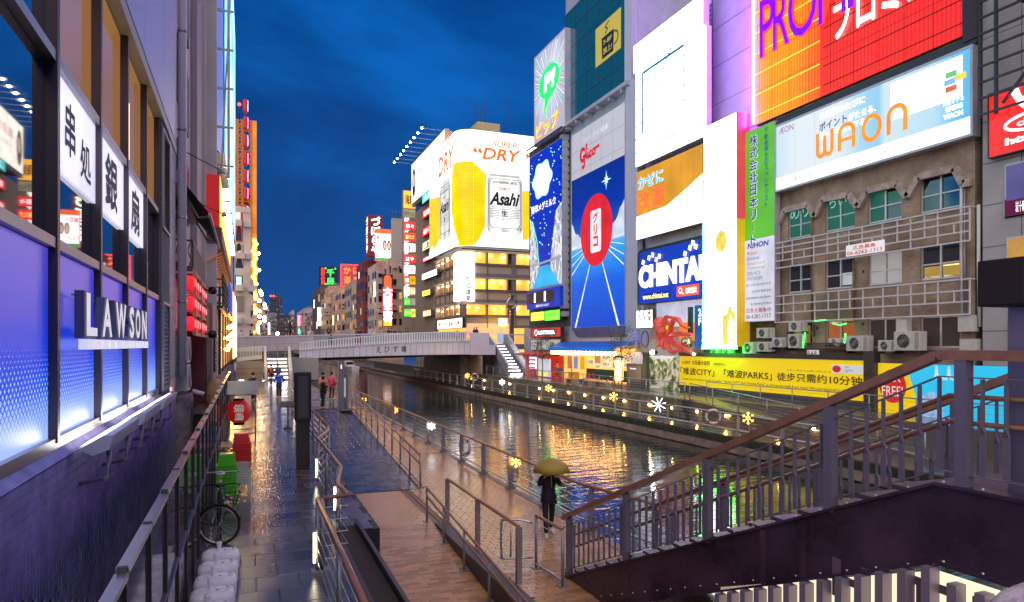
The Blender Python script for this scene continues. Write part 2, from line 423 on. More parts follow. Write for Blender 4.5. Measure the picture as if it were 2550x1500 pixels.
# left quay wall
QW = mat('quay_concrete',(.30,.22,.17),.55,var=.4,vscale=1.5,bump=.4,bscale=14)
struct('left_quay_wall',MB().box((7.9,-6,-6),(8.12,900,-1.21)),QW)
# ---- right bank
WETR = piece_mat('wet_promenade',(.11,.095,.08),.15,.09,.3,.35)
struct('right_quay',MB().box((23.1,-6,-6),(25.85,900,-1.2)),WETR)
UPR = struct('right_promenade',MB().box((25.85,36,-6),(400,900,0)).box((27.9,-30,-6),(400,36,0)),WETR)
# ramp from upper level down to the quay beside the hoarding
mb = MB();mb.face([(25.85,36,0),(27.9,36,0),(27.9,20,-1.195),(25.85,20,-1.195)][::-1])
mb.face([(25.85,36,0),(25.85,20,-1.195),(25.85,20,-1.25),(25.85,36,-1.25)]);mb.face([(25.85,20,-1.195),(27.9,20,-1.195),(27.9,4,-1.195),(25.85,4,-1.195)][::-1])
struct('right_ramp',mb,WETR)
STW = mat('mossy_stone',(.16,.14,.09),.6,var=.5,vscale=2.2,bump=.6,bscale=8)
mb = MB()
wall = struct('retaining_wall',MB().box((25.78,36,-1.25),(26.1,150,-.03)),mat('mortar',(.05,.05,.045),.8))
stone_me = []
for k in range(3):
 q = MB();a,b,c = (.36,.28,.44)[k],(.19,.19,.19)[k],.05
 q.obox((0,0,0),(.03,0,0),(0,a,0),(0,0,b));
 me = bpy.data.meshes.new('wall_stone');me.from_pydata(q.v,[],q.f);me.materials.append(STW);stone_me.append((me,a))
y = 36.3;n_ = 0
for row in range(3):
 y = 36.2 + row*.2
 while y < 74:
  me,a = random.choice(stone_me);o = link(bpy.data.objects.new('wall_stone',me),wall)
  o.location = (25.76 - random.uniform(0,.025),y + a,-1.0 + row*.4);y += 2*a + .02
FEND = mat('dark_timber_fender',(.035,.035,.022),.6,var=.5,vscale=4,bump=.6,bscale=10)
fw = struct('right_quay_wall',MB().box((22.98,-6,-6),(23.1,900,-1.55)).box((22.9,-6,-2.0),(22.99,300,-1.62)),QW)
q = MB();q.box((-.05,-.075,-.19),(.05,.075,.19));me = bpy.data.meshes.new('fender_plank');me.from_pydata(q.v,[],q.f);me.materials.append(FEND)
rest = MB();y = 12.0;n_ = 0
while y < 140:
 if n_ < 290 and y > 24: o = link(bpy.data.objects.new('fender_plank',me),fw);o.location = (23.0 + random.uniform(-.01,.01),y,-1.42 + random.uniform(-.015,.01));n_ += 1
 else: rest.box((22.96,y - .075,-1.6),(23.06,y + .075,-1.22))
 y += .17
tag(rest.build('fender_plank_field',FEND,fw),kind='stuff')
# ================================================================== right bank: the wall of signs
KD = 2550 / 2519.0
class RF(Fr):
 """frame on a right-bank plane X; a runs towards the camera from the far edge, b is height"""
 def __init__(s,X,u_far):
  Fr.__init__(s,(X,yat(u_far,X),0),(0,-1,0),(-1,0,0));s.X = X
 def q(s,u,v):
  P = at(u,v,X=s.X);return (s.o.y - P.y,P.z)
 def a(s,u): return s.q(u,800)[0]
def z5(x,y): return (1300 + x/2.47,y/2.47)
def z6(x,y): return (1300 + x/2.963,500 + y/2.963)
def z7(x,y): return (1820 + x/2.964,y/2.964)
def z8(x,y): return (1820 + x/2.47,450 + y/2.47)
STEEL = mat('grey_steel',(.33,.33,.36),.38,.6,var=.2,vscale=2)
DSTEEL = mat('dark_steel',(.06,.058,.065),.4,.5)
WHITEP = mat('white_paint',(.72,.71,.70),.45,var=.08,vscale=1)
LAV = mat('pale_metal_cladding',(.55,.54,.60),.42,.25,var=.1,vscale=.8)
GLASSD = mat('dark_window_glass',(.012,.016,.03),.05,spec=.9)
def lit(name,c,s): return glow(name,c,s)
WLIT = led('white_tubes',(1.0,.97,.98),4.5,'z',26.0,.8)
WLIT2 = glow('soft_white',(1.0,.96,.94),1.9)
def panel(name,label,cat,fr,a0,a1,b0,b1,depth,m,frame=STEEL,fw=.14,group=None):
 """a sign box: casing, frame and lit face, as one thing with parts"""
 t_ = thing(name,label,cat,fr.p((a0+a1)/2,b0,0),group=group)
 mb = MB();fr.box(mb,a0,a1,b0,b1,-depth,-.03);mb.build('casing',frame,t_)
 if m: mb = MB();fr.quad(mb,a0+fw,a1-fw,b0+fw,b1-fw,.0);mb.build('face',m,t_)
 if fw:
  mb = MB()
  for (p0,p1,q0,q1) in ((a0,a1,b1-fw,b1),(a0,a1,b0,b0+fw),(a0,a0+fw,b0+fw,b1-fw),(a1-fw,a1,b0+fw,b1-fw)): fr.box(mb,p0,p1,q0,q1,-.03,.05)
  mb.build('frame',frame,t_)
 return t_
def letters(t_,m,items,fr,n=.03,name='lettering',depth=0.0):
 mb = MB()
 for it in items: put_text(mb,fr,*it[:3],**({'n': n,'depth': depth} | it[3]))
 return mb.build(name,m,t_)
def seams(t_,fr,a0,a1,b0,b1,nx,nz,m=None,n=.006,w_=.025):
 q = MB()
 for i in range(1,nx): fr.quad(q,a0+(a1-a0)*i/nx-w_/2,a0+(a1-a0)*i/nx+w_/2,b0,b1,n)
 for j in range(1,nz): fr.quad(q,a0,a1,b0+(b1-b0)*j/nz-w_/2,b0+(b1-b0)*j/nz+w_/2,n+.002)
 tag(q.build('panel_seams',m or DSTEEL,t_),kind='stuff')
def build_body(name,label,cat,X,y0,y1,z0,z1,m,depth=14,roof=True):
 t_ = thing(name,label,cat,(X,(y0+y1)/2,z0))
 MB().box((X,y0,z0),(X + depth,y1,z1)).build('wall',m,t_)
 return t_
# ------------------------------------------------------------------ brick office building
def brick_mat(name,c1,c2,mortar,s,axis='y',bw=.21,bh=.07):
 m = mat(name,c1,.75);t = m.node_tree;p = t.nodes['Principled BSDF']
 g = N(t,'ShaderNodeNewGeometry');sp = N(t,'ShaderNodeSeparateXYZ');cb = N(t,'ShaderNodeCombineXYZ');t.links.new(g.outputs['Position'],sp.inputs[0])
 ad_ = N(t,'ShaderNodeMath',operation='ADD');t.links.new(sp.outputs[0],ad_.inputs[0]);t.links.new(sp.outputs[1],ad_.inputs[1])
 t.links.new(ad_.outputs[0],cb.inputs[0]);t.links.new(sp.outputs[2],cb.inputs[1])
 b = N(t,'ShaderNodeTexBrick');b.inputs['Scale'].default_value = 1.0;b.inputs['Brick Width'].default_value = bw;b.inputs['Row Height'].default_value = bh
 b.inputs['Mortar Size'].default_value = .008;b.inputs['Color1'].default_value = (*c1,1);b.inputs['Color2'].default_value = (*c2,1);b.inputs['Mortar'].default_value = (*mortar,1)
 t.links.new(cb.outputs[0],b.inputs['Vector'])
 n1 = N(t,'ShaderNodeTexNoise');n1.inputs['Scale'].default_value = .55;n1.inputs['Detail'].default_value = 7;t.links.new(g.outputs['Position'],n1.inputs['Vector'])
 r_ = N(t,'ShaderNodeValToRGB');r_.color_ramp.elements[0].position = .33;r_.color_ramp.elements[0].color = (.5,.45,.40,1);r_.color_ramp.elements[1].position = .66;r_.color_ramp.elements[1].color = (1.15,1.1,1.05,1)
 mx = N(t,'ShaderNodeMixRGB',blend_type='MULTIPLY');mx.inputs[0].default_value = 1;t.links.new(n1.outputs[0],r_.inputs[0]);t.links.new(b.outputs[0],mx.inputs[1]);t.links.new(r_.outputs[0],mx.inputs[2]);t.links.new(mx.outputs[0],p.inputs['Base Color'])
 bm_ = N(t,'ShaderNodeBump');bm_.inputs['Strength'].default_value = .6;bm_.inputs['Distance'].default_value = .02;bm_.invert = True;t.links.new(b.outputs['Fac'],bm_.inputs['Height']);t.links.new(bm_.outputs[0],p.inputs['Normal'])
 return m
BRK = brick_mat('tan_brick',(.56,.44,.32),(.44,.35,.25),(.27,.23,.19),1)
XF = 31.5
fb = RF(XF,1933)
yB0,yB1 = yat(2428,XF),yat(1933,XF)
brick = thing('office_building','tan brick office building with chevron window trim and empty white sign frames','building',(XF,(yB0+yB1)/2,0))
cols4 = [(350,500),(579,762),(841,1052),(1162,1412)]
rows = [[(180,360),(120,318),(55,270),(-20,212)],[(525,690),(485,672),(450,650),(405,620)],[(868,1020),(862,1020),(850,1030),(840,1040)]]
# wall with real openings: piers and bands round each window
acols = [(fb.a(z8(c[0],0)[0]),fb.a(z8(c[1],0)[0])) for c in cols4]
brow = []
for r_ in rows:
 lo = sum(fb.q(*z8(cols4[i][0],r_[i][1]))[1] for i in range(4))/4;hi = sum(fb.q(*z8(cols4[i][0],r_[i][0]))[1] for i in range(4))/4
 brow.append((lo,hi))
A1 = yB1 - yB0;TOPB = 18.2
mb = MB();zc = [0.0]
for lo,hi in sorted(brow): zc += [lo,hi]
zc.append(TOPB);ac = [0.0]
for a0,a1 in acols: ac += [a0,a1]
ac.append(A1)
for i in range(len(zc) - 1):
 if i % 2 == 0: fb.box(mb,0,A1,zc[i],zc[i+1],-.35,0)
 else:
  for j in range(0,len(ac) - 1,2): fb.box(mb,ac[j],ac[j+1],zc[i],zc[i+1],-.35,0)
mb.box((XF + .36,yB0,0),(XF + 14,yB1,TOPB))
mb.build('wall',BRK,brick)
WFR = mat('aluminium_frame',(.55,.54,.56),.4,.5)
GREENR = glow('green_reflection_glow',(.0,.11,.05),.55);CURT = mat('pale_curtain',(.5,.49,.47),.9,em=(.9,.88,.85),es=.12);CURTD = mat('brown_curtain',(.10,.07,.06),.9)
OFFL = glow('office_tubes',(1.0,.72,.25),1.5);ROOMD = mat('dark_room',(.03,.03,.04),.9);BARW = glow('bar_interior',(.55,.12,.02),.45)
for ri,(lo,hi) in enumerate(brow):
 for ci,(a0,a1) in enumerate(acols):
  fr_ = MB();fb.box(fr_,a0,a0+.09,lo,hi,-.2,-.1);fb.box(fr_,a1-.09,a1,lo,hi,-.2,-.1);fb.box(fr_,a0+.09,a1-.09,hi-.09,hi,-.2,-.1);fb.box(fr_,a0+.09,a1-.09,lo,lo+.09,-.2,-.1)
  am = (a0+a1)/2;fb.box(fr_,am-.05,am+.05,lo+.09,hi-.09,-.2,-.09)
  if ri < 2: fb.box(fr_,a0+.09,a1-.09,lo+(hi-lo)*.42,lo+(hi-lo)*.42+.07,-.19,-.1)
  wo = fr_.build('window',WFR,brick)
  for p0,p1 in ((a0+.09,am-.05),(am+.05,a1-.09)):
   g_ = MB();fb.quad(g_,p0,p1,lo+.09,hi-.09,-.16);g_.build('pane',GLASSD,wo)
  g_ = MB();fb.box(g_,a0-.08,a1+.08,lo-.1,lo-.01,-.1,.1);g_.build('sill',CONC,wo)
# what stands in the windows (in front of the dark glass: painted green reflections, curtains, tubes)
def inwin(ri,ci,s0,s1,t0,t1,m,name,n=-.145):
 (lo,hi),(a0,a1) = brow[ri],acols[ci];a0 += .1;a1 -= .1;lo += .1;hi -= .1
 q = MB();fb.quad(q,a0+(a1-a0)*s0,a0+(a1-a0)*s1,lo+(hi-lo)*t0,lo+(hi-lo)*t1,n);q.build(name,m,brick)
for s0,s1,ci in ((0,.46,0),(.54,1,0),(0,.46,1),(.54,1,1),(0,.46,2)): inwin(0,ci,s0,s1,0,.38,GREENR,'green_reflection');inwin(0,ci,s0,s1,.46,1,GREENR,'green_reflection')
for s0,s1 in ((.0,.46),(.54,1.0)): inwin(1,2,s0,s1,0,1,CURT,'curtain')
inwin(1,3,.02,.46,.05,.36,glow('office_glow',(.55,.33,.05),.5),'lit_interior');inwin(1,3,.54,.99,.05,.40,glow('office_glow',(1,1,1),1),'lit_interior');inwin(1,3,.54,.97,.34,.37,OFFL,'ceiling_tube',-.14)
inwin(1,1,.54,.9,.05,.5,glow('screen_window',(.5,.55,.6),.6),'lit_interior')
for ci in (2,3):
 for s0,s1 in ((.0,.46),(.54,1.0)): inwin(2,ci,s0,s1,0,1,CURTD,'curtain')
for s0,s1 in ((.02,.45),(.55,.98)): inwin(2,1,s0,s1,.1,.95,BARW,'lit_interior')
inwin(2,0,.1,.9,.1,.9,glow('amber_room',(.4,.25,.05),.4),'lit_interior')
q = MB();put_text(q,fb,'ちいさ',acols[1][0]+.15,brow[0][0]+1.35,1.9,.75,-.13);put_text(q,fb,'めり',acols[0][0]+.1,brow[0][0]+1.2,1.5,.9,-.13)
q.build('window_lettering',glow('pale_green',(.25,.6,.5),.7),brick)
# chevron trim
TRIM = mat('weathered_trim',(.45,.37,.31),.6,var=.3,vscale=3)
chev = [(305,262),(340,186),(487,148),(527,222),(575,118),(738,88),(792,163),(848,66),(1036,20),(1098,102),(1168,-20),(1392,-75),(1442,22),(1492,12)]
for i in range(len(chev) - 1):
 p,q_ = fb.p(*fb.q(*z8(*chev[i])),.1),fb.p(*fb.q(*z8(*chev[i+1])),.1)
 MB().bar(p,q_,.34,.28,up=(-1,0,0)).build('chevron_trim',TRIM,brick)
# empty sign frames
PIPEW = mat('white_pipe',(.68,.66,.66),.45)
def lattice(lab,tl,bl,tr,br,cols_,rws):
 L0,B0,R0,R1 = fb.q(*z8(*tl)),fb.q(*z8(*bl)),fb.q(*z8(*tr)),fb.q(*z8(*br))
 top,bot = (L0[1]+R0[1])/2,(B0[1]+R1[1])/2;a0,a1 = L0[0],R0[0]
 t_ = thing('steel_lattice',lab,'sign frame',fb.p((a0+a1)/2,bot,.3),group='empty sign frames on the brick building')
 for b in [bot,top] + [bot + (top-bot)*x for x in rws]: MB().bar(fb.p(a0,b,.45),fb.p(a1,b,.45),.07).build('rail',PIPEW,t_)
 for k,x in enumerate(cols_):
  b0,b1 = (bot,top) if k % 2 == 0 else (bot + (top-bot)*rws[0],top if k % 3 else bot + (top-bot)*rws[1])
  MB().bar(fb.p(a0+(a1-a0)*x,b0,.43),fb.p(a0+(a1-a0)*x,b1,.43),.06).build('upright',PIPEW,t_)
 for x in (0.0,.5,1.0): MB().bar(fb.p(a0+(a1-a0)*x,top,.0),fb.p(a0+(a1-a0)*x,top,.45),.06).build('bracket',PIPEW,t_)
 return a0,a1,bot,top
cx = [0,.06,.125,.2,.26,.34,.4,.46,.53,.58,.63,.7,.76,.82,.875,.94,1]
lattice('white steel sign frame carrying the red-lettered number board',(298,385),(298,537),(1510,172),(1510,382),cx,(.28,.58,.8))
lattice('empty white steel sign frame below the phone number board',(305,710),(305,866),(1510,612),(1510,832),cx,(.36,.68))
a0,b0 = fb.q(*z8(755,472));a1,b1 = fb.q(*z8(990,378));_,b2 = fb.q(*z8(755,405))
sg = thing('number_board','white board with red lettering and phone number on the upper frame','sign',fb.p((a0+a1)/2,b0,.5))
q = MB();fb.box(q,a0,a1,b0,b2,.5,.56);q.build('face',glow('board',(.9,.88,.9),.35,(.8,.8,.8)),sg)
REDP = glow('red_paint',(.75,.02,.03),.45)
letters(sg,REDP,[('広告募集',a0+(a1-a0)*.2,b0+(b2-b0)*.52,dict(w_=(a1-a0)*.6,h_=(b2-b0)*.36,bold=.012)),('06-6262-1313',a0+(a1-a0)*.04,b0+(b2-b0)*.1,dict(w_=(a1-a0)*.92,h_=(b2-b0)*.33,bold=.01))],fb,.58)
# pipes and cables on the wall
PIPEB = mat('rusty_pipe',(.2,.12,.08),.6,var=.4)
for i,(x,y_0,y_1,m_,r_) in enumerate(((505,165,860,PIPEB,.05),(520,880,960,DSTEEL,.04),(765,490,860,PIPEB,.07),(1428,20,850,PIPEW,.07),(1448,20,850,STEEL,.05),(1535,150,900,PIPEW,.08),(740,330,480,PIPEB,.05))):
 u,v = z8(x,y_0);a,b = fb.q(u,v);_,b2_ = fb.q(*z8(x,y_1))
 MB().tube([fb.p(a,b,.12),fb.p(a,(b+b2_)/2,.12),fb.p(a + .05,b2_,.12)],r_,7).build('drain_pipe',m_,brick)
for i in range(26):
 q = MB();a,b = random.uniform(.3,A1-.3),random.uniform(2.8,12.5)
 if any(x0-.25 < a < x1+.25 for x0,x1 in acols): continue
 fb.box(q,a,a+.13,b,b+.13,0,.03);q.build('vent_hole',DARK,brick)
# air conditioner units
ACW = mat('aircon_casing',(.62,.60,.55),.5,var=.08,vscale=4)
def aircon(name,lab,fr,a0,a1,b0,b1,n0,dep,fan=(.38,.5),group='air conditioner units on the brick wall'):
 t_ = thing(name,lab,'air conditioner',fr.p((a0+a1)/2,b0,n0),group=group)
 q = MB();fr.box(q,a0,a1,b0,b1,n0,n0+dep);q.build('casing',ACW,t_,bevel=.015)
 r_ = min(a1-a0,b1-b0)*.36;cx_,cy_ = a0+(a1-a0)*fan[0],b0+(b1-b0)*fan[1]
 q = MB();k = 20
 fr.poly(q,[(cx_+r_*math.cos(2*math.pi*i/k),cy_+r_*math.sin(2*math.pi*i/k)) for i in range(k)],n0+dep+.006);gr = q.build('fan_opening',DARK,t_)
 q = MB()
 for rr in (r_,r_*.72,r_*.45,r_*.2): q.tube([fr.p(cx_+rr*math.cos(2*math.pi*i/k),cy_+rr*math.sin(2*math.pi*i/k),n0+dep+.02) for i in range(k+1)],.009,4)
 for i in range(8):
  an = math.pi*i/4;q.bar(fr.p(cx_,cy_,n0+dep+.02),fr.p(cx_+r_*math.cos(an),cy_+r_*math.sin(an),n0+dep+.02),.012)
 q.build('fan_grille',STEEL,gr)
 q = MB();fr.box(q,a0+(a1-a0)*.82,a1-.03,b0+.06,b1-.06,n0+dep,n0+dep+.008);q.build('side_louvre',mat('aircon_shade',(.38,.37,.34),.6),t_)
 for f0 in (a0+.04,a1-.1): q = MB();fr.box(q,f0,f0+.06,b0-.07,b0,n0,n0+dep);q.build('foot',DSTEEL,t_)
 return t_
for (x0,y0_,x1,y1_,lab,dep) in ((400,868,495,930,'small aircon unit on the upper bracket left of the bar window',.35),(402,945,490,1030,'tall aircon unit left of the bar balcony',.4),(298,967,380,1025,'aircon unit at the left end of the low shelf',.35),
  (643,970,738,1005,'low aircon unit behind the bar balcony rail',.3),(768,955,900,1048,'wide aircon unit right of the bar balcony',.45),(956,982,1058,1050,'small aircon unit under the brown curtains',.35),(1072,930,1230,1045,'largest aircon unit on the brick wall shelf',.55)):
 a0,b0 = fb.q(*z8(x0,y1_));a1,b1 = fb.q(*z8(x1,y0_));a1 = a0 + (fb.a(z8(x1,0)[0]) - a0)
 b1 = b0 + (fb.q(*z8(x0,y0_))[1] - b0)
 aircon('air_conditioner',lab,fb,a0,a1,b0,b1,.25,dep)
 MB().bar(fb.p(a0,b0-.1,.0),fb.p(a0,b0-.1,.8),.05).bar(fb.p(a1,b0-.1,.0),fb.p(a1,b0-.1,.8),.05).build('bracket',DSTEEL,brick)
for (x0,y0_,x1,y1_) in ((1432,832,1528,930),(1443,975,1545,1055),(1050,845,1116,930)):
 a0,b0 = fb.q(*z8(x0,y1_));a1 = fb.a(z8(x1,0)[0]);b1 = fb.q(*z8(x0,y0_))[1]
 q = MB();fb.box(q,a0,a1,b0,b1,.02,.4);q.build('meter_box',ACW,brick)
# bar balcony with green light rope
a0,b0 = fb.q(*z8(485,1035));a1 = fb.a(z8(765,0)[0]);b1 = fb.q(*z8(485,995))[1]
bal = thing('bar_balcony','dark slatted bar balcony wrapped in a green light rope','balcony',fb.p((a0+a1)/2,b0,.4))
for i in range(4):
 q = MB();fb.box(q,a0,a1,b0+i*(b1-b0)/4,b0+(i+.7)*(b1-b0)/4,.5,.56);q.build('slat',DSTEEL,bal)
MB().bar(fb.p(a0,b0,.3),fb.p(a1,b0,.3),.5,.06).build('floor',DSTEEL,bal)
GRN = glow('green_rope',(.05,1,.12),3.0)
rope = [(505,935),(495,1000),(492,1030)],[(565,865),(630,858)],[(675,880),(720,890),(760,880)],[(755,940),(752,985),(748,1000)]
for rp_ in rope: MB().tube([fb.p(*fb.q(*z8(*p_)),.6) for p_ in rp_],.035,6).build('light_rope',GRN,bal)
a0,b0 = fb.q(*z8(520,1103));a1 = fb.a(z8(590,0)[0]);b1 = fb.q(*z8(520,1042))[1]
sg = thing('bar_sign','small white board reading BAR under the slatted balcony','sign',fb.p((a0+a1)/2,b0,.6))
q = MB();fb.box(q,a0,a1,b0,b1,.58,.64);q.build('face',glow('board2',(.8,.8,.8),.3,(.7,.7,.7)),sg)
letters(sg,DARK,[('BAR',a0+.06,b0+(b1-b0)*.45,dict(w_=(a1-a0)*.85,h_=(b1-b0)*.45)),('ふたごや',a0+.1,b0+.08,dict(w_=(a1-a0)*.75,h_=(b1-b0)*.22))],fb,.66)
# ------------------------------------------------------------------ hoarding in front of the lower storeys
XH = 30.6;fh = RF(XH,1692)
a1,_ = fh.q(*z8(835,1110));b1 = fh.q(*z8(0,1092))[1];b0 = .42
def bt(x): return fh.q(*z8(x,0))[0]
zA = fh.q(1692,887)[1];hb0 = fh.q(1692,958)[1]
YEL = mat('yellow_banner',(.75,.55,.01),.45,em=(1.0,.68,.0),es=.4,var=.06,vscale=.5)
BLK = mat('black_print',(.012,.011,.01),.5)
hd = thing('yellow_hoarding','long yellow hoarding with Chinese lettering in front of the brick building','hoarding',fh.p(a1/2,0,0))
q = MB();fh.box(q,0,a1,hb0,zA,-.15,0);q.build('face',YEL,hd)
q = MB();fh.box(q,-.02,a1,zA,zA+.28,-.9,.06);q.build('canopy',mat('canopy_dark',(.05,.04,.04),.6),hd)
q = MB();fh.box(q,0,a1,0,hb0,-.1,-.04);q.build('plinth',DCONC,hd)
Hh = zA - hb0
letters(hd,BLK,[('从这里到',a1*.022,hb0+Hh*.735,dict(h_=Hh*.11,bold=.008)),('大阪最大级别',a1*.095,hb0+Hh*.715,dict(h_=Hh*.155,bold=.012)),('的购物中心',a1*.245,hb0+Hh*.715,dict(h_=Hh*.11,bold=.006)),
 ('「难波CITY」「难波PARKS」',a1*.01,hb0+Hh*.36,dict(w_=a1*.575,h_=Hh*.26,bold=.014)),('徒步只需约10分钟',a1*.61,hb0+Hh*.37,dict(w_=a1*.375,h_=Hh*.235,bold=.014)),
 ('Largest class shopping center in Osaka. "Namba CITY" and "Namba Parks" is 10-minute walk from here! We correspond to the tax free.',a1*.022,hb0+Hh*.17,dict(w_=a1*.97,h_=Hh*.10)),
 ('広告に関するお問い合わせは',a1*.66,hb0+Hh*.665,dict(w_=a1*.2,h_=Hh*.04))],fh,.03)
q = MB();fh.quad(q,a1*.865,a1*.99,hb0+Hh*.66,hb0+Hh*.88,.03);bg_ = q.build('tax_board',glow('pale',(.85,.85,.9),.5),hd)
q = MB();fh.poly(q,[(a1*.885+.3*math.cos(i*.524),hb0+Hh*.77+.2*math.sin(i*.524)) for i in range(12)],.05);q.build('red_dot',REDP,bg_)
letters(hd,BLK,[('Japan.',a1*.92,hb0+Hh*.80,dict(h_=Hh*.05)),('Tax-free',a1*.92,hb0+Hh*.73,dict(h_=Hh*.045)),('Shop',a1*.92,hb0+Hh*.68,dict(h_=Hh*.045))],fh,.05)
# dark column and the second banner to its right
c0,c1 = bt(835),bt(905)
q = MB();fh.box(q,c0+.02,c1-.02,-.2,zA+.5,-.2,.25);tag(q.build('steel_column',DSTEEL),'dark steel column between the yellow and the blue hoardings','column')
e1 = yat(1692,XH) - 10.0
h2 = thing('blue_hoarding','blue and yellow hoarding with a red TAX FREE disc behind the stairs','hoarding',fh.p((c1+e1)/2,0,0))
mid = bt(1150)
CYN = mat('cyan_banner',(.02,.45,.70),.45,em=(.02,.55,.85),es=.5)
q = MB();fh.poly(q,[(c1,-.1),(mid+.3,-.1),(mid-.7,zA-.1),(c1,zA-.1)],0);q.build('yellow_face',YEL,h2)
q = MB();fh.poly(q,[(mid+.3,-.1),(e1,-.1),(e1,zA-.1),(mid-.7,zA-.1)],0);q.build('cyan_face',CYN,h2)
q = MB();fh.box(q,c1,e1,-.12,zA-.1,-.2,-.03);q.build('backing',DCONC,h2)
q = MB();dx,dz = (c1+mid)/2 - .25,hb0+Hh*.42
fh.poly(q,[(dx+.78*math.cos(i*.2618),dz+.86*math.sin(i*.2618)) for i in range(24)],.03);q.build('red_disc',glow('redprint',(.85,.02,.02),.55),h2)
letters(h2,glow('whiteprint',(.95,.95,.95),.6),[('TAX',dx-.62,dz+.22,dict(w_=1.1,h_=.42)),('FREE!',dx-.6,dz-.5,dict(w_=1.2,h_=.5)),('about 10min.',mid+.9,hb0+Hh*.62,dict(w_=1.5,h_=.24,bold=.01))],fh,.05)
q = MB()
for i in range(3):
 cxm = mid + 1.0 + i*.62;cz = hb0+Hh*.9
 fh.poly(q,[(cxm+.06*math.cos(j*.785),cz+.06*math.sin(j*.785)) for j in range(8)],.05);fh.poly(q,[(cxm-.06,cz-.28),(cxm+.06,cz-.28),(cxm+.08,cz-.08),(cxm-.08,cz-.08)],.05);fh.poly(q,[(cxm-.14,cz-.5),(cxm-.06,cz-.5),(cxm+.04,cz-.26),(cxm-.06,cz-.26)],.05);fh.poly(q,[(cxm+.06,cz-.5),(cxm+.14,cz-.5),(cxm+.06,cz-.26),(cxm-.02,cz-.26)],.05)
q.build('walking_symbols',glow('whiteprint',(1,1,1),1),h2)
q = MB();fh.poly(q,[(mid+.1,-.05),(mid+1.4,-.05),(mid+1.25,.9),(mid+.75,1.25),(mid+.2,.95)],.03);q.build('product_print',mat('blue_white_print',(.2,.35,.7),.4,em=(.4,.55,.9),es=.4,var=.9,vscale=5),h2)
# photo panel left of the yellow hoarding
fp = RF(XH + .15,1570);pa = fp.a(1698);pz0,pz1 = fp.q(1570,972)[1],fp.q(1570,884)[1]
PH = mat('landscape_print',(.2,.25,.12),.5);t = PH.node_tree;p = t.nodes['Principled BSDF']
g = N(t,'ShaderNodeNewGeometry');n1 = N(t,'ShaderNodeTexNoise');n1.inputs['Scale'].default_value = 2.2;n1.inputs['Detail'].default_value = 8;t.links.new(g.outputs['Position'],n1.inputs['Vector'])
r_ = N(t,'ShaderNodeValToRGB');r_.color_ramp.elements[0].position = .36;r_.color_ramp.elements[0].color = (.02,.05,.015,1);r_.color_ramp.elements[1].position = .62;r_.color_ramp.elements[1].color = (.62,.55,.40,1)
e = r_.color_ramp.elements.new(.48);e.color = (.12,.17,.06,1)
t.links.new(n1.outputs[0],r_.inputs[0]);t.links.new(r_.outputs[0],p.inputs['Base Color']);t.links.new(r_.outputs[0],p.inputs['Emission Color']);p.inputs['Emission Strength'].default_value = .45
pp = thing('photo_hoarding','hoarding printed with a photo of green treetops, left of the yellow one','hoarding',fp.p(pa/2,0,0))
q = MB();fp.box(q,0,pa,pz0,pz1,-.12,0);q.build('face',PH,pp)
q = MB();fp.poly(q,[(0,pz1-.02),(pa*.95,pz1-.02),(pa*.7,pz1-.35),(pa*.35,pz1-.12),(pa*.2,pz1-.6),(0,pz1-1.1)],.02);q.build('sky_print',glow('pale_print',(.75,.78,.8),.6),pp)
q = MB();fp.poly(q,[(pa*.1,pz0+.02),(pa*.35,pz0+.35),(pa*.62,pz0+.85),(pa*.7,pz0+1.3),(pa*.76,pz0+1.2),(pa*.72,pz0+.75),(pa*.55,pz0+.3),(pa*.4,pz0+.02)],.02);q.build('path_print',glow('path_print',(.7,.62,.5),.55),pp)
q = MB();fp.box(q,0,pa,0,pz0,-.1,-.03);q.build('plinth',DCONC,pp)
# ------------------------------------------------------------------ WAON sign
fw_ = RF(31.0,1930);aR = fw_.a(2424);wb0,wb1 = 13.05,17.25
WB = mat('waon_face',(.1,.12,.14),.4,em=(.8,.93,1.0),es=.62);t = WB.node_tree;p = t.nodes['Principled BSDF']
g = N(t,'ShaderNodeNewGeometry');sp = N(t,'ShaderNodeSeparateXYZ');t.links.new(g.outputs['Position'],sp.inputs[0])
mr = N(t,'ShaderNodeMapRange');mr.inputs[1].default_value = fw_.o.y;mr.inputs[2].default_value = fw_.o.y - aR;t.links.new(sp.outputs[1],mr.inputs[0])
r_ = N(t,'ShaderNodeValToRGB');cr = r_.color_ramp;cr.elements[0].position = 0;cr.elements[0].color = (.62,.86,1,1);cr.elements[1].position = 1;cr.elements[1].color = (.08,.55,.95,1)
for ps,c_ in ((.12,(.9,.96,1)),(.4,(.9,.97,1)),(.50,(.45,.78,1)),(.60,(.30,.70,1)),(.63,(.75,.92,1)),(.85,(.55,.85,1)),(.92,(.15,.62,1))):
 e = cr.elements.new(ps);e.color = (*c_,1)
t.links.new(mr.outputs[0],r_.inputs[0]);t.links.new(r_.outputs[0],p.inputs['Emission Color'])
ws = panel('billboard','pale blue lit billboard with orange WAON lettering above the brick building','billboard',fw_,0,aR,wb0,wb1,.5,WB,LAV,.12)
Hw = wb1 - wb0
q = MB();fw_.poly(q,[(.13,wb0+.13),(aR-.13,wb0+.13),(aR-.13,wb0+Hw*.22),(.13,wb0+Hw*.20)],.01);q.build('white_band',glow('white_band',(1,1,1),1.5),ws)
seams(ws,fw_,.13,aR-.13,wb0+.13,wb1-.13,8,1,glow('seam_blue',(.5,.7,.85),.8),.006,.03);ORG = glow('orange_print',(.95,.24,.0),1.0)
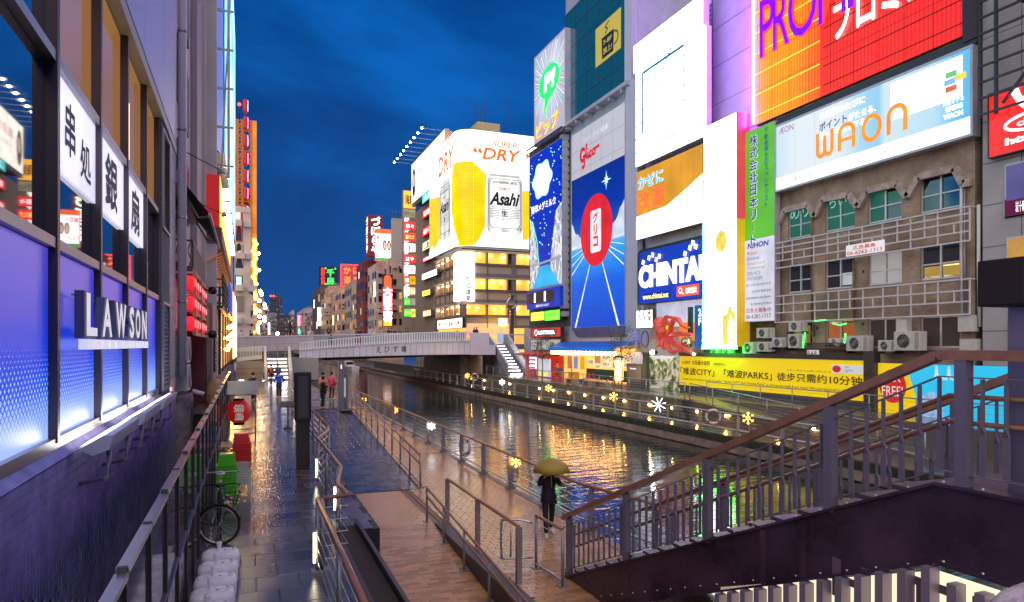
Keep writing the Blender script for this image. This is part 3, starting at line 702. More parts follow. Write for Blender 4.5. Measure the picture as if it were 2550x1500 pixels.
def stroke(mb,fr,pts,w_,n): 
 for i in range(len(pts)-1):
  (x0,y0_),(x1,y1_) = pts[i],pts[i+1];d = math.hypot(x1-x0,y1_-y0_) or 1;nx,ny = -(y1_-y0_)/d*w_/2,(x1-x0)/d*w_/2
  ex,ey = (x1-x0)/d*w_*.25,(y1_-y0_)/d*w_*.25
  fr.poly(mb,[(x0+nx-ex,y0_+ny-ey),(x0-nx-ex,y0_-ny-ey),(x1-nx+ex,y1_-ny+ey),(x1+nx+ex,y1_+ny+ey)],n + i*.0007)
def arc(cx_,cy_,rx,ry,d0,d1,k=14): return [(cx_+rx*math.cos(R(d0+(d1-d0)*i/k)),cy_+ry*math.sin(R(d0+(d1-d0)*i/k))) for i in range(k+1)]
q = MB();W_ = aR;x0 = W_*.26;lw = .24;hh = Hw*.30;yb = wb0+Hw*.33
gw = W_*.085
def gx(i): return W_*(.275 + .125*i)
stroke(q,fw_,[(gx(0),yb+hh)] + arc(gx(0)+gw*.25,yb+.25,gw*.25,.3,180,360,10) + [(gx(0)+gw*.5,yb+hh*.8)],lw,.03);stroke(q,fw_,arc(gx(0)+gw*.75,yb+.25,gw*.25,.3,180,360,10) + [(gx(0)+gw,yb+hh)],lw,.04)
stroke(q,fw_,[(gx(1),yb-.05)] + arc(gx(1)+gw*.45,yb+hh-.45,gw*.45,.45,180,0,12) + [(gx(1)+gw*.9,yb-.05)],lw,.03);stroke(q,fw_,[(gx(1)+.1,yb+hh*.35),(gx(1)+gw*.8,yb+hh*.35)],lw*.8,.05)
stroke(q,fw_,arc(gx(2)+gw*.5,yb+hh*.47,gw*.48,hh*.5,0,360,24),lw,.03)
stroke(q,fw_,[(gx(3),yb-.05)] + arc(gx(3)+gw*.45,yb+hh-.45,gw*.45,.45,180,0,12) + [(gx(3)+gw*.9,yb-.05)],lw,.03)
q.build('orange_lettering',ORG,ws)
letters(ws,glow('navy_print',(.0,.06,.42),.5),[('ポイント',W_*.285,wb0+Hw*.66,dict(w_=W_*.155,h_=Hw*.12,bold=.02))],fw_)
letters(ws,glow('white_print',(1,1,1),2.2),[('お買物のたびに',W_*.285,wb0+Hw*.82,dict(w_=W_*.25,h_=Hw*.10,bold=.01)),('がたまる、',W_*.45,wb0+Hw*.66,dict(w_=W_*.14,h_=Hw*.10)),('おトクな電子マネー',W_*.285,wb0+Hw*.545,dict(w_=W_*.28,h_=Hw*.09)),('大阪ミナミ',W_*.885,wb0+Hw*.42,dict(w_=W_*.08,h_=Hw*.05,bold=.01)),('道頓堀',W_*.895,wb0+Hw*.345,dict(w_=W_*.065,h_=Hw*.06,bold=.01)),('WAON',W_*.887,wb0+Hw*.265,dict(w_=W_*.075,h_=Hw*.06,bold=.02))],fw_)
letters(ws,glow('grey_print',(.12,.09,.11),.6),[('この看板の照明はLEDを使用しています',W_*.08,wb0+Hw*.075,dict(w_=W_*.46,h_=Hw*.075)),('ÆON delight',W_*.62,wb0+Hw*.08,dict(w_=W_*.13,h_=Hw*.06))],fw_)
letters(ws,glow('mauve_print',(.55,.1,.35),.6),[('ÆON',W_*.03,wb0+Hw*.84,dict(w_=W_*.095,h_=Hw*.09))],fw_)
q = MB();fw_.poly(q,[(W_*.66,wb0+Hw*.47),(W_*.96,wb0+Hw*.47),(W_*.96,wb0+Hw*.93),(W_*.66,wb0+Hw*.93)],.02);cdp = q.build('card_print',glow('card_white',(1,1,1),1.6),ws)
q = MB()
for i in range(46):
 a = W_*random.uniform(.68,.88);b = wb0+Hw*random.uniform(.5,.8);stroke(q,fw_,[(a,b),(a+random.uniform(-.1,.3),b+random.uniform(.0,.25))],.02,.03)
q.build('card_drawing',glow('grey_line',(.45,.42,.4),.8),cdp)
for (x,y_,c_) in ((.92,.76,(.1,.5,.15)),(.955,.70,(.9,.6,.05)),(.915,.68,(.2,.4,.8)),(.92,.60,(.6,.12,.05))):
 q = MB();fw_.quad(q,W_*(x-.025),W_*(x+.02),wb0+Hw*(y_-.035),wb0+Hw*(y_+.03),.035);q.build('card_stamp',glow('stamp%d' % int(x*1000+y_*10),c_,.9),cdp)
letters(ws,ORG,[('WAON',W_*.905,wb0+Hw*.85,dict(w_=W_*.05,h_=Hw*.035))],fw_,.04)
MB().bar(fw_.p(-.1,wb1+.16,-.2),fw_.p(aR+.1,wb1+.16,-.2),.25).bar(fw_.p(-.1,wb1+.42,-.3),fw_.p(aR+.1,wb1+.42,-.3),.16).build('top_rail',DSTEEL,ws)
# ------------------------------------------------------------------ big red and yellow sign above it
fpz = RF(31.25,1879);pR = fpz.a(2404);pb0,pb1 = 17.95,33.0
PRM = mat('promise_face',(.06,.01,.0),.45,em=(1,.3,0),es=1.25);t = PRM.node_tree;p = t.nodes['Principled BSDF']
g = N(t,'ShaderNodeNewGeometry');sp = N(t,'ShaderNodeSeparateXYZ');t.links.new(g.outputs['Position'],sp.inputs[0])
mr = N(t,'ShaderNodeMapRange');mr.inputs[1].default_value = fpz.o.y;mr.inputs[2].default_value = fpz.o.y - pR;t.links.new(sp.outputs[1],mr.inputs[0])
r_ = N(t,'ShaderNodeValToRGB');cr = r_.color_ramp;cr.elements[0].position = 0;cr.elements[0].color = (1,.36,.0,1);cr.elements[1].position = 1;cr.elements[1].color = (.86,.012,.012,1)
for ps,c_ in ((.25,(1,.27,0)),(.385,(.95,.09,.005)),(.395,(.90,.02,.01))): e = cr.elements.new(ps);e.color = (*c_,1)
t.links.new(mr.outputs[0],r_.inputs[0]);t.links.new(r_.outputs[0],p.inputs['Emission Color'])
sm_ = N(t,'ShaderNodeMath',operation='MULTIPLY');sm_.inputs[1].default_value = 27;sn = N(t,'ShaderNodeMath',operation='SINE');t.links.new(sp.outputs[1],sm_.inputs[0]);t.links.new(sm_.outputs[0],sn.inputs[0])
m2 = N(t,'ShaderNodeMapRange');m2.inputs[1].default_value = -1;m2.inputs[2].default_value = 1;m2.inputs[3].default_value = .62;m2.inputs[4].default_value = 1.2
t.links.new(sn.outputs[0],m2.inputs[0]);t.links.new(m2.outputs[0],p.inputs['Emission Strength'])
pr = panel('neon_billboard','huge yellow to red neon billboard with purple and white lettering at the top','billboard',fpz,0,pR,pb0,pb1,.9,PRM,DSTEEL,.0)
q = MB()
for i in range(9): q.bar(fpz.p(0.1,pb0+.6+i*1.35,.03),fpz.p(pR*.39,pb0+.6+i*1.35,.03),.05)
q.build('neon_rail',glow('amber_rail',(1,.55,.05),1.4),pr)
q = MB()
for i in range(10): q.bar(fpz.p(pR*.41,pb0+.6+i*1.1,.03),fpz.p(pR-.1,pb0+.6+i*1.1,.03),.04)
q.build('neon_rail',mat('dark_red_rail',(.15,.01,.01),.5),pr)
PUR = glow('purple_neon',(.18,.0,.85),1.3);PKO = glow('red_neon_edge',(1,.04,.02),1.6)
sl_ = 0.0
for nm,off_,m_ in (('lettering_edge',.0,PKO),('lettering',.0,PUR)):
 q = MB();bo = .085 if m_ is PKO else .045;nn = .10 if m_ is PKO else .16
 for ch,aa,ww,hh_,bb in (('P',.05,.085,3.6,22.15),('R',.135,.09,3.6,22.15),('O',.225,.155,3.7,22.1),('M',.395,.13,3.6,22.15),('I',.54,.025,3.6,22.15),('S',.59,.09,3.6,22.15),('E',.70,.08,3.6,22.15)):
  put_text(q,fpz,ch,pR*aa - bo,bb - bo,pR*ww + 2*bo,hh_ + 2*bo,nn,bold=.0 if m_ is PUR else .03)
 q.build(nm,m_,pr)
letters(pr,glow('white_neon',(1,.95,1),3.0),[('プロミス',pR*.465,20.75,dict(w_=pR*.42,h_=2.3,bold=.025))],fpz,.12)
seams(pr,fpz,0,pR,pb0,pb1,9,7,mat('dark_red_rail',(0,0,0)),.02)
# pink-violet neon tube along its far edge lights the cladding beside it
MB().tube([fpz.p(-.12,pb0+.2,.0),fpz.p(-.12,pb1,.0)],.06,8).build('edge_tube',glow('violet_tube',(.36,.05,1.0),300.0),pr)
# right end return of the sign block
q = MB();q.box((31.0,yat(2436,31.25)-.1,17.5),(36,yat(2404,31.25)-.02,pb1));q.build('end_return',mat('dark_cladding',(.05,.035,.045),.5),pr)
# ------------------------------------------------------------------ green vertical sign
fg = RF(30.95,1851);gR = fg.a(1929);gz0,gz1 = fg.q(1851,803)[1],fg.q(1851,333)[1];gm = fg.q(1851,602)[1]
gs = panel('vertical_sign','green and white vertical sign with blue Japanese lettering left of the brick building','sign',fg,0,gR,gz0,gz1,.45,None,LAV,.0)
q = MB();fg.quad(q,.04,gR-.04,gm,gz1-.04,.0);q.build('green_face',led('green_sign',(.12,.52,.02),.75,'z',3,.9),gs)
q = MB();fg.quad(q,.04,gR-.04,gz0+.04,gm,.0);q.build('white_face',glow('sign_white',(.72,.72,.86),.72),gs)
q = MB();put_column(q,fg,'株式会社日本リート',gR*.36,gz1-.35,.80,1.02,.05,bold=.05);q.build('lettering_outline',glow('white_edge',(.9,.95,1),.9),gs)
q = MB();put_column(q,fg,'株式会社日本リート',gR*.36,gz1-.38,.74,1.1,.065,bold=.022);q.build('lettering',glow('deep_blue',(.0,.03,.42),.5),gs)
q = MB();put_column(q,fg,'不動産再生のスペシャリスト',gR*.76,gz1-.25,.36,1.1,.05,bold=.01);q.build('small_lettering',glow('deep_blue',(0,0,0),1),gs)
gh = gm - gz0
letters(gs,glow('deep_blue',(0,0,0),1),[('NIHON',gR*.15,gm-gh*.105,dict(w_=gR*.68,h_=gh*.065,bold=.03,shear=.15))],fg)
for i,(tx,c_,wd) in enumerate((('Real',(.6,.1,.05),.3),('Estate',(.05,.2,.6),.38),('Investment',(.8,.3,.05),.56),('Technology',(.2,.45,.05),.58),('SERVICE',(.25,.25,.28),.42),('PROVIDER',(.25,.25,.28),.5))):
 letters(gs,glow('txt%d' % i,c_,.6),[(tx,gR*.15,gm-gh*(.185+.062*i),dict(w_=gR*wd,h_=gh*.042))],fg)
letters(gs,BLK,[('国土交通大臣(2)第7265号',gR*.1,gz0+gh*.43,dict(w_=gR*.8,h_=gh*.032)),('全日本不動産協会',gR*.28,gz0+gh*.35,dict(w_=gR*.62,h_=gh*.034)),('近畿財務局長(金商)第84号',gR*.1,gz0+gh*.27,dict(w_=gR*.8,h_=gh*.034)),('第二種金融商品取引業協会',gR*.26,gz0+gh*.2,dict(w_=gR*.66,h_=gh*.03)),('06-6281-1717',gR*.1,gz0+gh*.04,dict(w_=gR*.8,h_=gh*.05))],fg)
letters(gs,REDP,[('広告主募集中',gR*.1,gz0+gh*.11,dict(w_=gR*.8,h_=gh*.055,bold=.012))],fg)
# ------------------------------------------------------------------ tall white LED column
XC = 30.25;fc = RF(XC,1752);cR = fc.a(1834);cz0,cz1 = fc.q(1754,863)[1],fc.q(1749,320)[1]
cs = thing('led_column','tall blinding white LED column with a golden edge beside the green sign','LED screen',fc.p(cR/2,cz0,0))
q = MB();fc.box(q,0,cR,cz0,cz1,-1.1,-.03);q.build('casing',mat('gold_side',(.55,.35,.02),.35,em=(.8,.5,.0),es=.35,var=.4,vscale=.4),cs)
q = MB();fc.quad(q,.05,cR-.03,cz0+.1,cz1-.03,.0);q.build('screen',glow('column_white',(1,1,.97),5.0),cs)
q = MB();q.box((XC-.02,fc.o.y-cR-.06,cz0+8.5),(XC+1.05,fc.o.y-cR-.004,cz1));q.build('side_panel',glow('red_side',(.8,.06,.08),.7),cs)
gold = mat('gold_print',(.5,.4,.1),.4,em=(.55,.42,.03),es=1.0,var=.8,vscale=1.6)
q = MB();fc.poly(q,[(cR*.55+.62*math.cos(i*.2618),cz0+7.2+.75*math.sin(i*.2618)) for i in range(24)],.02);q.build('golden_ball',gold,cs)
q = MB();fc.poly(q,[(cR*.6,cz0+.15),(cR*.6,cz0+2.3),(cR*.66,cz0+2.1),(cR*.72,cz0+2.2),(cR*.82,cz0+2.9),(cR*.9,cz0+2.35),(cR*.97,cz0+2.3),(cR*.97,cz0+.15)],.02);q.build('golden_shape',gold,cs)
q = MB();fc.poly(q,[(cR*.76,cz0+.12),(cR*.76,cz0+1.3),(cR*.85,cz0+2.1),(cR*.93,cz0+1.3),(cR*.93,cz0+.12)],.04);q.build('white_arch',glow('column_white',(1,1,1),1),cs)
MB().bar(fc.p(0,cz0-.06,.04),fc.p(cR,cz0-.06,.04),.24).bar(fc.p(-.02,cz0,.02),fc.p(-.02,cz0+9,.02),.05).build('green_edge',glow('green_edge',(.03,1,.08),22),cs)
# ------------------------------------------------------------------ violet-lit cladding, ladder, grey block behind
XV = 32.3
cl = thing('clad_building','tall block with smooth metal cladding washed in violet light','building',(XV,45,0))
yv0,yv1 = yat(1886,XV),yat(1762,XV)
MB().box((XV,yv0,0),(XV + 12,yv1,29.0)).build('wall',LAV,cl)
for i in range(7): MB().box((XV - .02,yv0,10 + i*2.8),(XV + .01,yv1,10.03 + i*2.8)).build('joint',DSTEEL,cl)
yl = yat(1768,31.9);ld = thing('wall_ladder','dark vertical ladder between the white LED screen and the violet wall','ladder',(31.9,yl,8))
MB().bar((31.9,yl+.28,6),(31.9,yl+.28,29),.07).build('rail',DSTEEL,ld);MB().bar((31.9,yl-.28,6),(31.9,yl-.28,29),.07).build('rail',DSTEEL,ld)
for i in range(40): MB().bar((31.9,yl-.28,14.5 + i*.36),(31.9,yl+.28,14.5 + i*.36),.05).build('rung',DSTEEL,ld)
MB().box((32.2,yv1+.02,0),(44,yat(1582,31.8),27.5)).build('rear_wall',LAV,cl)
# ------------------------------------------------------------------ white LED screen over the CHINTAI sign
fl = RF(31.0,1582);lR = fl.a(1759)
lz = [fl.q(1587,415)[1],fl.q(1587,181)[1],fl.q(1582,119)[1]]
sc_ = thing('led_screen','large overexposed white LED screen with a faint blue outlined rectangle','LED screen',fl.p(lR/2,lz[0],0))
q = MB();fl.box(q,.08,lR-.05,lz[0]-.05,lz[1],-.5,-.03);fl.box(q,-.08,lR-.2,lz[1]+.02,lz[2]+.1,-.4,.12);q.build('casing',LAV,sc_)
q = MB();fl.quad(q,.1,lR-.08,lz[0],lz[1],.0);q.build('screen',WLIT,sc_)
q = MB();fl.quad(q,-.05,lR-.25,lz[1]+.05,lz[2]+.07,.14);q.build('upper_panel',glow('column_white',(1,1,1),1),sc_)
seams(sc_,fl,.1,lR-.08,lz[0],lz[1],6,7,glow('seam_grey',(.55,.55,.65),.9),.006,.1);q = MB();w0,w1,h0,h1 = lR*.12,lR*.72,lz[0]+(lz[1]-lz[0])*.32,lz[1]-.4
stroke(q,fl,[(w1,h0+.2),(w1,h1-.2)],.14,.03);stroke(q,fl,[(w0,h0),(w0,h1),(w1,h1)],.26,.03);stroke(q,fl,arc(lR*.62,h0+2.2,lR*.22,3.4,100,165,10),.16,.03)
q.build('outline_print',glow('cyan_line',(.0,.28,.55),.45),sc_)
q = MB();stroke(q,fl,arc(lR*.62,h0+2.0,lR*.2,3.9,85,110,5),.14,.035);q.build('orange_arc',glow('orange_line',(1,.5,.1),1.2),sc_)
q = MB();put_text(q,fl,'日商エステム',lR*.03,lz[0]+.25,lR*.92,1.2,.03);q.build('faint_lettering',glow('faint_grey',(.6,.66,.85),.8),sc_)
for i in range(6): MB().bar(fl.p(lR*(.05+.17*i),lz[0]-.1,-.1),fl.p(lR*(.05+.17*i)+.3,lz[0]-.6,-.5),.08).build('bracket',DSTEEL,sc_)
# yellow mesh sign (the figure on it is left out)
fk = RF(31.05,1585);kR = fk.a(1750);kz0,kz1 = fk.q(1585,598)[1],fk.q(1585,431)[1]
ks = panel('billboard','amber mesh billboard with blue and red lettering over a white band','billboard',fk,0,kR,kz0,kz1,.4,None,LAV,0)
q = MB();fk.quad(q,0,kR,kz0+(kz1-kz0)*.28,kz1,0);q.build('amber_face',led('amber_mesh',(.75,.33,.01),1.0,'y',42,.5),ks)
q = MB();fk.poly(q,[(0,kz0),(kR,kz0),(kR,kz0+(kz1-kz0)*.62),(kR*.78,kz0+(kz1-kz0)*.50),(kR*.5,kz0+(kz1-kz0)*.36),(0,kz0+(kz1-kz0)*.34)],.02);q.build('white_face',glow('billboard_white',(1,.98,.98),2.0),ks)
letters(ks,glow('white_edge2',(.9,.95,1),1.2),[('かぜに',kR*.03,kz0+(kz1-kz0)*.72,dict(w_=kR*.42,h_=(kz1-kz0)*.19,bold=.05))],fk,.04)
letters(ks,glow('sky_blue_neon',(.06,.42,.8),1.2),[('かぜに',kR*.035,kz0+(kz1-kz0)*.725,dict(w_=kR*.41,h_=(kz1-kz0)*.18,bold=.022))],fk,.06)
letters(ks,glow('vermilion',(.95,.13,.03),1.2),[('改源',kR*.02,kz0+(kz1-kz0)*.40,dict(w_=kR*.46,h_=(kz1-kz0)*.28,bold=.03))],fk,.06)
q = MB()
for i in range(7): stroke(q,fk,[(kR*(.56+.012*i),kz0+(kz1-kz0)*(.35-.01*i)),(kR*(.28+.07*i),kz0+(kz1-kz0)*(.26-.035*i))],.05,.05)
q.build('wind_lines',BLK,ks)
# dentist window band
ft = RF(31.35,1600);tR = ft.a(1752);tz0,tz1 = ft.q(1600,618)[1],ft.q(1600,598)[1]
tz0,tz1 = 9.95,11.3
ds = thing('window_band','row of teal windows lettered for a dentist above the CHINTAI sign','windows',ft.p(tR/2,tz0,0))
TEAL = mat('teal_glass',(.02,.14,.20),.15,em=(.01,.22,.32),es=.55)
q = MB();ft.box(q,-.5,tR+.3,tz0-.3,tz1+.3,-.3,-.06);q.build('backing',DSTEEL,ds)
for i,ch in enumerate('戸堂歯科'):
 q = MB();ft.quad(q,tR*(.04+.235*i),tR*(.04+.235*i)+tR*.2,tz0,tz1,0);po = q.build('pane',TEAL,ds)
 q = MB();put_text(q,ft,ch,tR*(.085+.235*i),tz0+.2,tR*.13,tz1-tz0-.35,.03);q.build('lettering',glow('pale_teal',(.45,.75,.85),.9),po)
q = MB();ft.quad(q,tR*.95,tR*1.02,tz0+.1,tz0+.6,.04);q.build('floor_tag',glow('tagyellow',(.9,.6,.05),.8),ds)
# CHINTAI
fn = RF(31.05,1590);nR = fn.a(1752);nz0,nz1 = fn.q(1590,760)[1],fn.q(1590,628)[1]
ch = panel('billboard','blue ribbed billboard reading CHINTAI above the octopus','billboard',fn,0,nR,nz0,nz1,.4,led('blue_ribs',(.0,.05,.62),.9,'y',30,.35),DSTEEL,.08)
nh = nz1-nz0;CW = glow('letter_white',(1,.98,1),1.5)
letters(ch,CW,[('CHINTAI',nR*.02,nz0+nh*.30,dict(w_=nR*.98,h_=nh*.42,bold=.05))],fn,.1,depth=.1)
q = MB()
for (x,y_) in ((.10,.78),(.20,.84),(.32,.78),(.26,.88),(.37,.83),(.76,.78),(.83,.86),(.91,.86),(.87,.93)):
 s_ = nR*.028;c_ = (nR*x,nz0+nh*y_);fn.poly(q,[(c_[0]-s_,c_[1]-.1),(c_[0]+s_*.5,c_[1]-s_),(c_[0]+s_,c_[1]+.12),(c_[0]-s_*.5,c_[1]+s_)],.1)
q.build('letter_sparks',CW,ch)
q = MB();fn.quad(q,nR*.08,nR*.53,nz0+nh*.075,nz0+nh*.2,.05);q.build('web_strip',glow('deep_blue2',(.0,.03,.35),.6),ch)
letters(ch,glow('lemon',(1,.85,.25),1.5),[('www.chintai.net',nR*.09,nz0+nh*.085,dict(w_=nR*.42,h_=nh*.1,bold=.02))],fn,.08)
q = MB();fn.quad(q,nR*.63,nR*.95,nz0+nh*.07,nz0+nh*.25,.05);q.build('search_box',glow('coral',(.9,.1,.04),1.0),ch)
letters(ch,CW,[('検索',nR*.76,nz0+nh*.105,dict(w_=nR*.16,h_=nh*.105,bold=.02))],fn,.08)
q = MB();stroke(q,fn,arc(nR*.69,nz0+nh*.17,nR*.022,nR*.022,0,360,14) + [],.06,.08);stroke(q,fn,[(nR*.705,nz0+nh*.145),(nR*.735,nz0+nh*.105)],.07,.08);q.build('magnifier',CW,ch)
# ------------------------------------------------------------------ Glico panel (the running figure is left out)
fq = RF(31.2,1423);qR = fq.a(1556);q0,q1 = fq.q(1424,818)[1],fq.q(1424,338)[1];qm = fq.q(1424,452)[1];qh = qm - q0
gl = thing('billboard','tall billboard with red Glico script, a red disc and white running-track lines on blue','billboard',fq.p(qR/2,q0,0))
q = MB();fq.box(q,0,qR,q0,q1,-.6,-.03);q.build('casing',LAV,gl)
GB = mat('glico_blue',(.005,.02,.08),.25,em=(0,.1,.7),es=.85);t = GB.node_tree;p = t.nodes['Principled BSDF']
g = N(t,'ShaderNodeNewGeometry');sp = N(t,'ShaderNodeSeparateXYZ');t.links.new(g.outputs['Position'],sp.inputs[0])
mr = N(t,'ShaderNodeMapRange');mr.inputs[1].default_value = q0;mr.inputs[2].default_value = qm;t.links.new(sp.outputs[2],mr.inputs[0])
r_ = N(t,'ShaderNodeValToRGB');cr = r_.color_ramp;cr.elements[0].position = 0;cr.elements[0].color = (0,.05,.5,1);cr.elements[1].position = 1;cr.elements[1].color = (0,.012,.2,1)
for ps,c_ in ((.3,(0,.11,.72)),(.47,(.02,.32,.85)),(.53,(.10,.42,.85)),(.56,(.02,.10,.5)),(.75,(0,.02,.30))): e = cr.elements.new(ps);e.color = (*c_,1)
t.links.new(mr.outputs[0],r_.inputs[0]);t.links.new(r_.outputs[0],p.inputs['Emission Color'])
q = MB();fq.quad(q,.08,qR-.05,q0+.05,qm,0);q.build('blue_face',GB,gl)
q = MB();fq.quad(q,.08,qR-.05,qm,q1-.05,0);q.build('grey_face',mat('grey_face',(.42,.40,.44),.5,em=(.5,.47,.52),es=.45),gl)
seams(gl,fq,.08,qR-.05,q0,q1,5,10,mat('blue_seam',(.02,.04,.12),.5),.004,.02);cz,sc2 = q0 + qh*.615,qR*.30
def cloud(x0,x1,up_,seed):
 random.seed(seed);top = [(x0 + (x1-x0)*i/9,q0+qh*(.55 + up_(i/9) + random.uniform(-.012,.012))) for i in range(10)]
 return [(x0,q0+qh*.525)] + [(x1,q0+qh*.525)] + top[::-1]
CLD = glow('cloud_print',(.62,.70,.82),.8)
q = MB();fq.poly(q,cloud(.09,qR*.3,lambda s: .14*(1-s)**1.5 + .01,2),.012);q.build('cloud_print',CLD,gl);q = MB();fq.poly(q,cloud(qR*.66,qR-.06,lambda s: .19*s**1.4 + .01,3),.012);q.build('cloud_print',CLD,gl)
q = MB();fq.poly(q,[(qR*.5+sc2*math.cos(i*.1963),cz+sc2*1.08*math.sin(i*.1963)) for i in range(32)],.03);q.build('red_disc',glow('disc_red',(.78,.015,.02),.75),gl)
q = MB()
vp = (qR*.5,q0+qh*.56)
for x,y_ in ((.09,0),(.90,0)): fq.poly(q,[(qR*x-.16,q0+.06),(qR*x+.16,q0+.06),(vp[0]+(.10 if x > .5 else -.02),vp[1]-3),(vp[0]+(.02 if x > .5 else -.10),vp[1]-3)] if False else [(qR*x-.17,q0+.06),(qR*x+.17,q0+.06),(qR*.5+(qR*x-qR*.5)*.22+.04,q0+qh*.44),(qR*.5+(qR*x-qR*.5)*.22-.04,q0+qh*.44)],.02)
for s_ in (-1,1):
 for i,e_ in enumerate((.40,.47,.515,.545)): stroke(q,fq,[(qR*.5+s_*qR*.22,q0+qh*(.475+.022*i)),(qR*.5+s_*qR*.485,q0+qh*(.36+.06*i))],.09-.015*i,.02)
q.build('track_lines',glow('track_white',(.85,.9,1),.95),gl)
q = MB();sx_,sz_ = qR*.69,q0+qh*.90
for k in range(8):
 an = math.pi*k/4;ln = .95 if k % 2 == 0 else .5
 fq.poly(q,[(sx_+.09*math.cos(an+1.57),sz_+.09*math.sin(an+1.57)),(sx_+ln*math.cos(an),sz_+ln*math.sin(an)),(sx_+.09*math.cos(an-1.57),sz_+.09*math.sin(an-1.57))],.03+.001*k)
q.build('star',glow('star',(.5,.85,1),1.6),gl)
q = MB();rw,rh_,rc = qR*.10,qh*.135,(qR*.5,cz-.1)
pts = []
for (sx2,sy2,d0) in ((1,1,0),(-1,1,90),(-1,-1,180),(1,-1,270)): pts += arc(rc[0]+sx2*(rw-.3),rc[1]+sy2*(rh_-.3),.3,.3,d0,d0+90,4)
fq.poly(q,pts,.05);q.build('plain_white_plate',glow('plate',(.82,.82,.86),.8),gl)
q = MB();put_column(q,fq,'グリコ',rc[0],rc[1]+rh_-.25,1.0,1.15,.07,bold=.035);q.build('red_lettering',glow('glico_red',(.7,.01,.02),.7),gl)
RG = glow('glico_red',(0,0,0),1)
gH = q1 - qm
letters(gl,glow('pale_letters',(.8,.78,.85),.7),[('おいしさと健康',qR*.22,qm+gH*.68,dict(w_=qR*.5,h_=gH*.11,bold=.01))],fq)
q = MB();bx,bz,us = qR*.2,qm+gH*.30,gH*.30     # script logo as thick strokes
def S(pts,w_=.30): stroke(q,fq,[(bx+x*us,bz+y_*us) for x,y_ in pts],w_,.05)
S(arc(.35,.45,.33,.42,40,330,14),.34);S([(.62,.25),(.6,-.3),(.42,-.5),(.3,-.35)],.3);S([(.4,.3),(.75,.35)],.26)
S([(.75,.2),(.95,.95),(.9,1.05),(.85,.6),(.92,.1),(1.05,.15)],.24);S([(1.15,.45),(1.15,.05),(1.3,.1)],.26);S(arc(1.55,.25,.16,.2,60,320,8),.24);S(arc(1.98,.28,.2,.2,0,360,12),.24);S([(2.1,.45),(2.75,.5)],.26)
fq.poly(q,[(bx+1.12*us,bz+.6*us),(bx+1.22*us,bz+.6*us),(bx+1.22*us,bz+.72*us),(bx+1.12*us,bz+.72*us)],.06)
q.build('script_lettering',RG,gl)
# lower apron of the panel
q = MB();q.face([fq.p(0,q0,0),fq.p(qR,q0,0),fq.p(qR+.3,q0-1.0,-.7),fq.p(.1,q0-1.0,-.7)][::-1]);q.face([fq.p(0,q0,0),fq.p(qR,q0,0),fq.p(qR+.3,q0-1.0,-.7),fq.p(.1,q0-1.0,-.7)]);q.build('apron',LAV,gl)
# building body behind these signs
gb = thing('sign_building','lavender-grey building that carries the tall Glico billboard','building',(31.9,57,0))
yg0,yg1 = yat(1586,31.9),yat(1419,31.9)
gtop = RF(31.9,1419).q(1423,320)[1]
MB().box((31.9,yg0,3.2),(44,yg1,gtop)).build('wall',LAV,gb)
MB().box((31.35,yat(1588,31.4),3.2),(31.9,yat(1559,31.4),gtop+.3)).build('pilaster',mat('lavender_pilaster',(.58,.55,.66),.4,.1),gb)
# glazed storeys above with a yellow poster
f7 = RF(31.5,1407);g7 = f7.a(1558);g7z0,g7z1 = f7.q(1409,314)[1],f7.q(1407,71)[1]
gz = thing('glazed_storeys','teal glass curtain wall above the tall blue billboard','windows',f7.p(g7/2,g7z0,0))
CG = mat('curtain_glass',(.01,.06,.08),.06,spec=.8,em=(.0,.05,.09),es=.5)
q = MB();f7.box(q,0,g7,g7z0,g7z1+1.5,-.6,-.12);q.build('room_back',mat('teal_room',(.02,.09,.12),.6,em=(.0,.07,.11),es=.35),gz)
nx_,nz_ = 5,6
for i in range(nx_):
 for j in range(nz_):
  q = MB();hgt = (g7z1+1.2-g7z0)/nz_;f7.quad(q,g7*i/nx_+.03,g7*(i+1)/nx_-.03,g7z0+hgt*j+.03,g7z0+hgt*(j+1)-.03,0);q.build('pane',CG,gz)
q = MB()
for i in range(nx_+1): f7.box(q,g7*i/nx_-.025,g7*i/nx_+.025,g7z0,g7z1+1.2,-.05,.02)
for j in range(nz_+1): f7.box(q,0,g7,g7z0+(g7z1+1.2-g7z0)*j/nz_-.02,g7z0+(g7z1+1.2-g7z0)*j/nz_+.02,-.05,.015)
q.build('mullions',DSTEEL,gz)
a0,b0 = f7.q(*z5(455,420));a1,b1 = f7.q(*z5(612,55));b1 = f7.q(*z5(455,185))[1]
q = MB();f7.quad(q,a0,a1,b0,b1,.06);ps_ = q.build('yellow_poster',mat('mustard_poster',(.45,.36,.05),.6,em=(.5,.38,.06),es=.4),gz)
DK = mat('navy_print',(.01,.02,.05),.6)
q = MB();aw,bh_ = a1-a0,b1-b0;f7.poly(q,[(a0+aw*.28,b0+bh_*.08),(a0+aw*.72,b0+bh_*.08),(a0+aw*.74,b0+bh_*.62),(a0+aw*.26,b0+bh_*.62)],.08);stroke(q,f7,arc(a0+aw*.76,b0+bh_*.38,aw*.14,bh_*.16,-90,90,8),.14,.08);stroke(q,f7,[(a0+aw*.4,b0+bh_*.68),(a0+aw*.5,b0+bh_*.76),(a0+aw*.4,b0+bh_*.84),(a0+aw*.55,b0+bh_*.93)],.12,.08);q.build('cup_print',DK,ps_)
letters(ps_,mat('mustard_letters',(.5,.4,.06),.6,em=(.5,.38,.06),es=.4),[('7-8F',a0+aw*.33,b0+bh_*.40,dict(w_=aw*.34,h_=bh_*.12,bold=.02)),('頂上!',a0+aw*.32,b0+bh_*.16,dict(w_=aw*.36,h_=bh_*.16,bold=.02))],f7,.1)
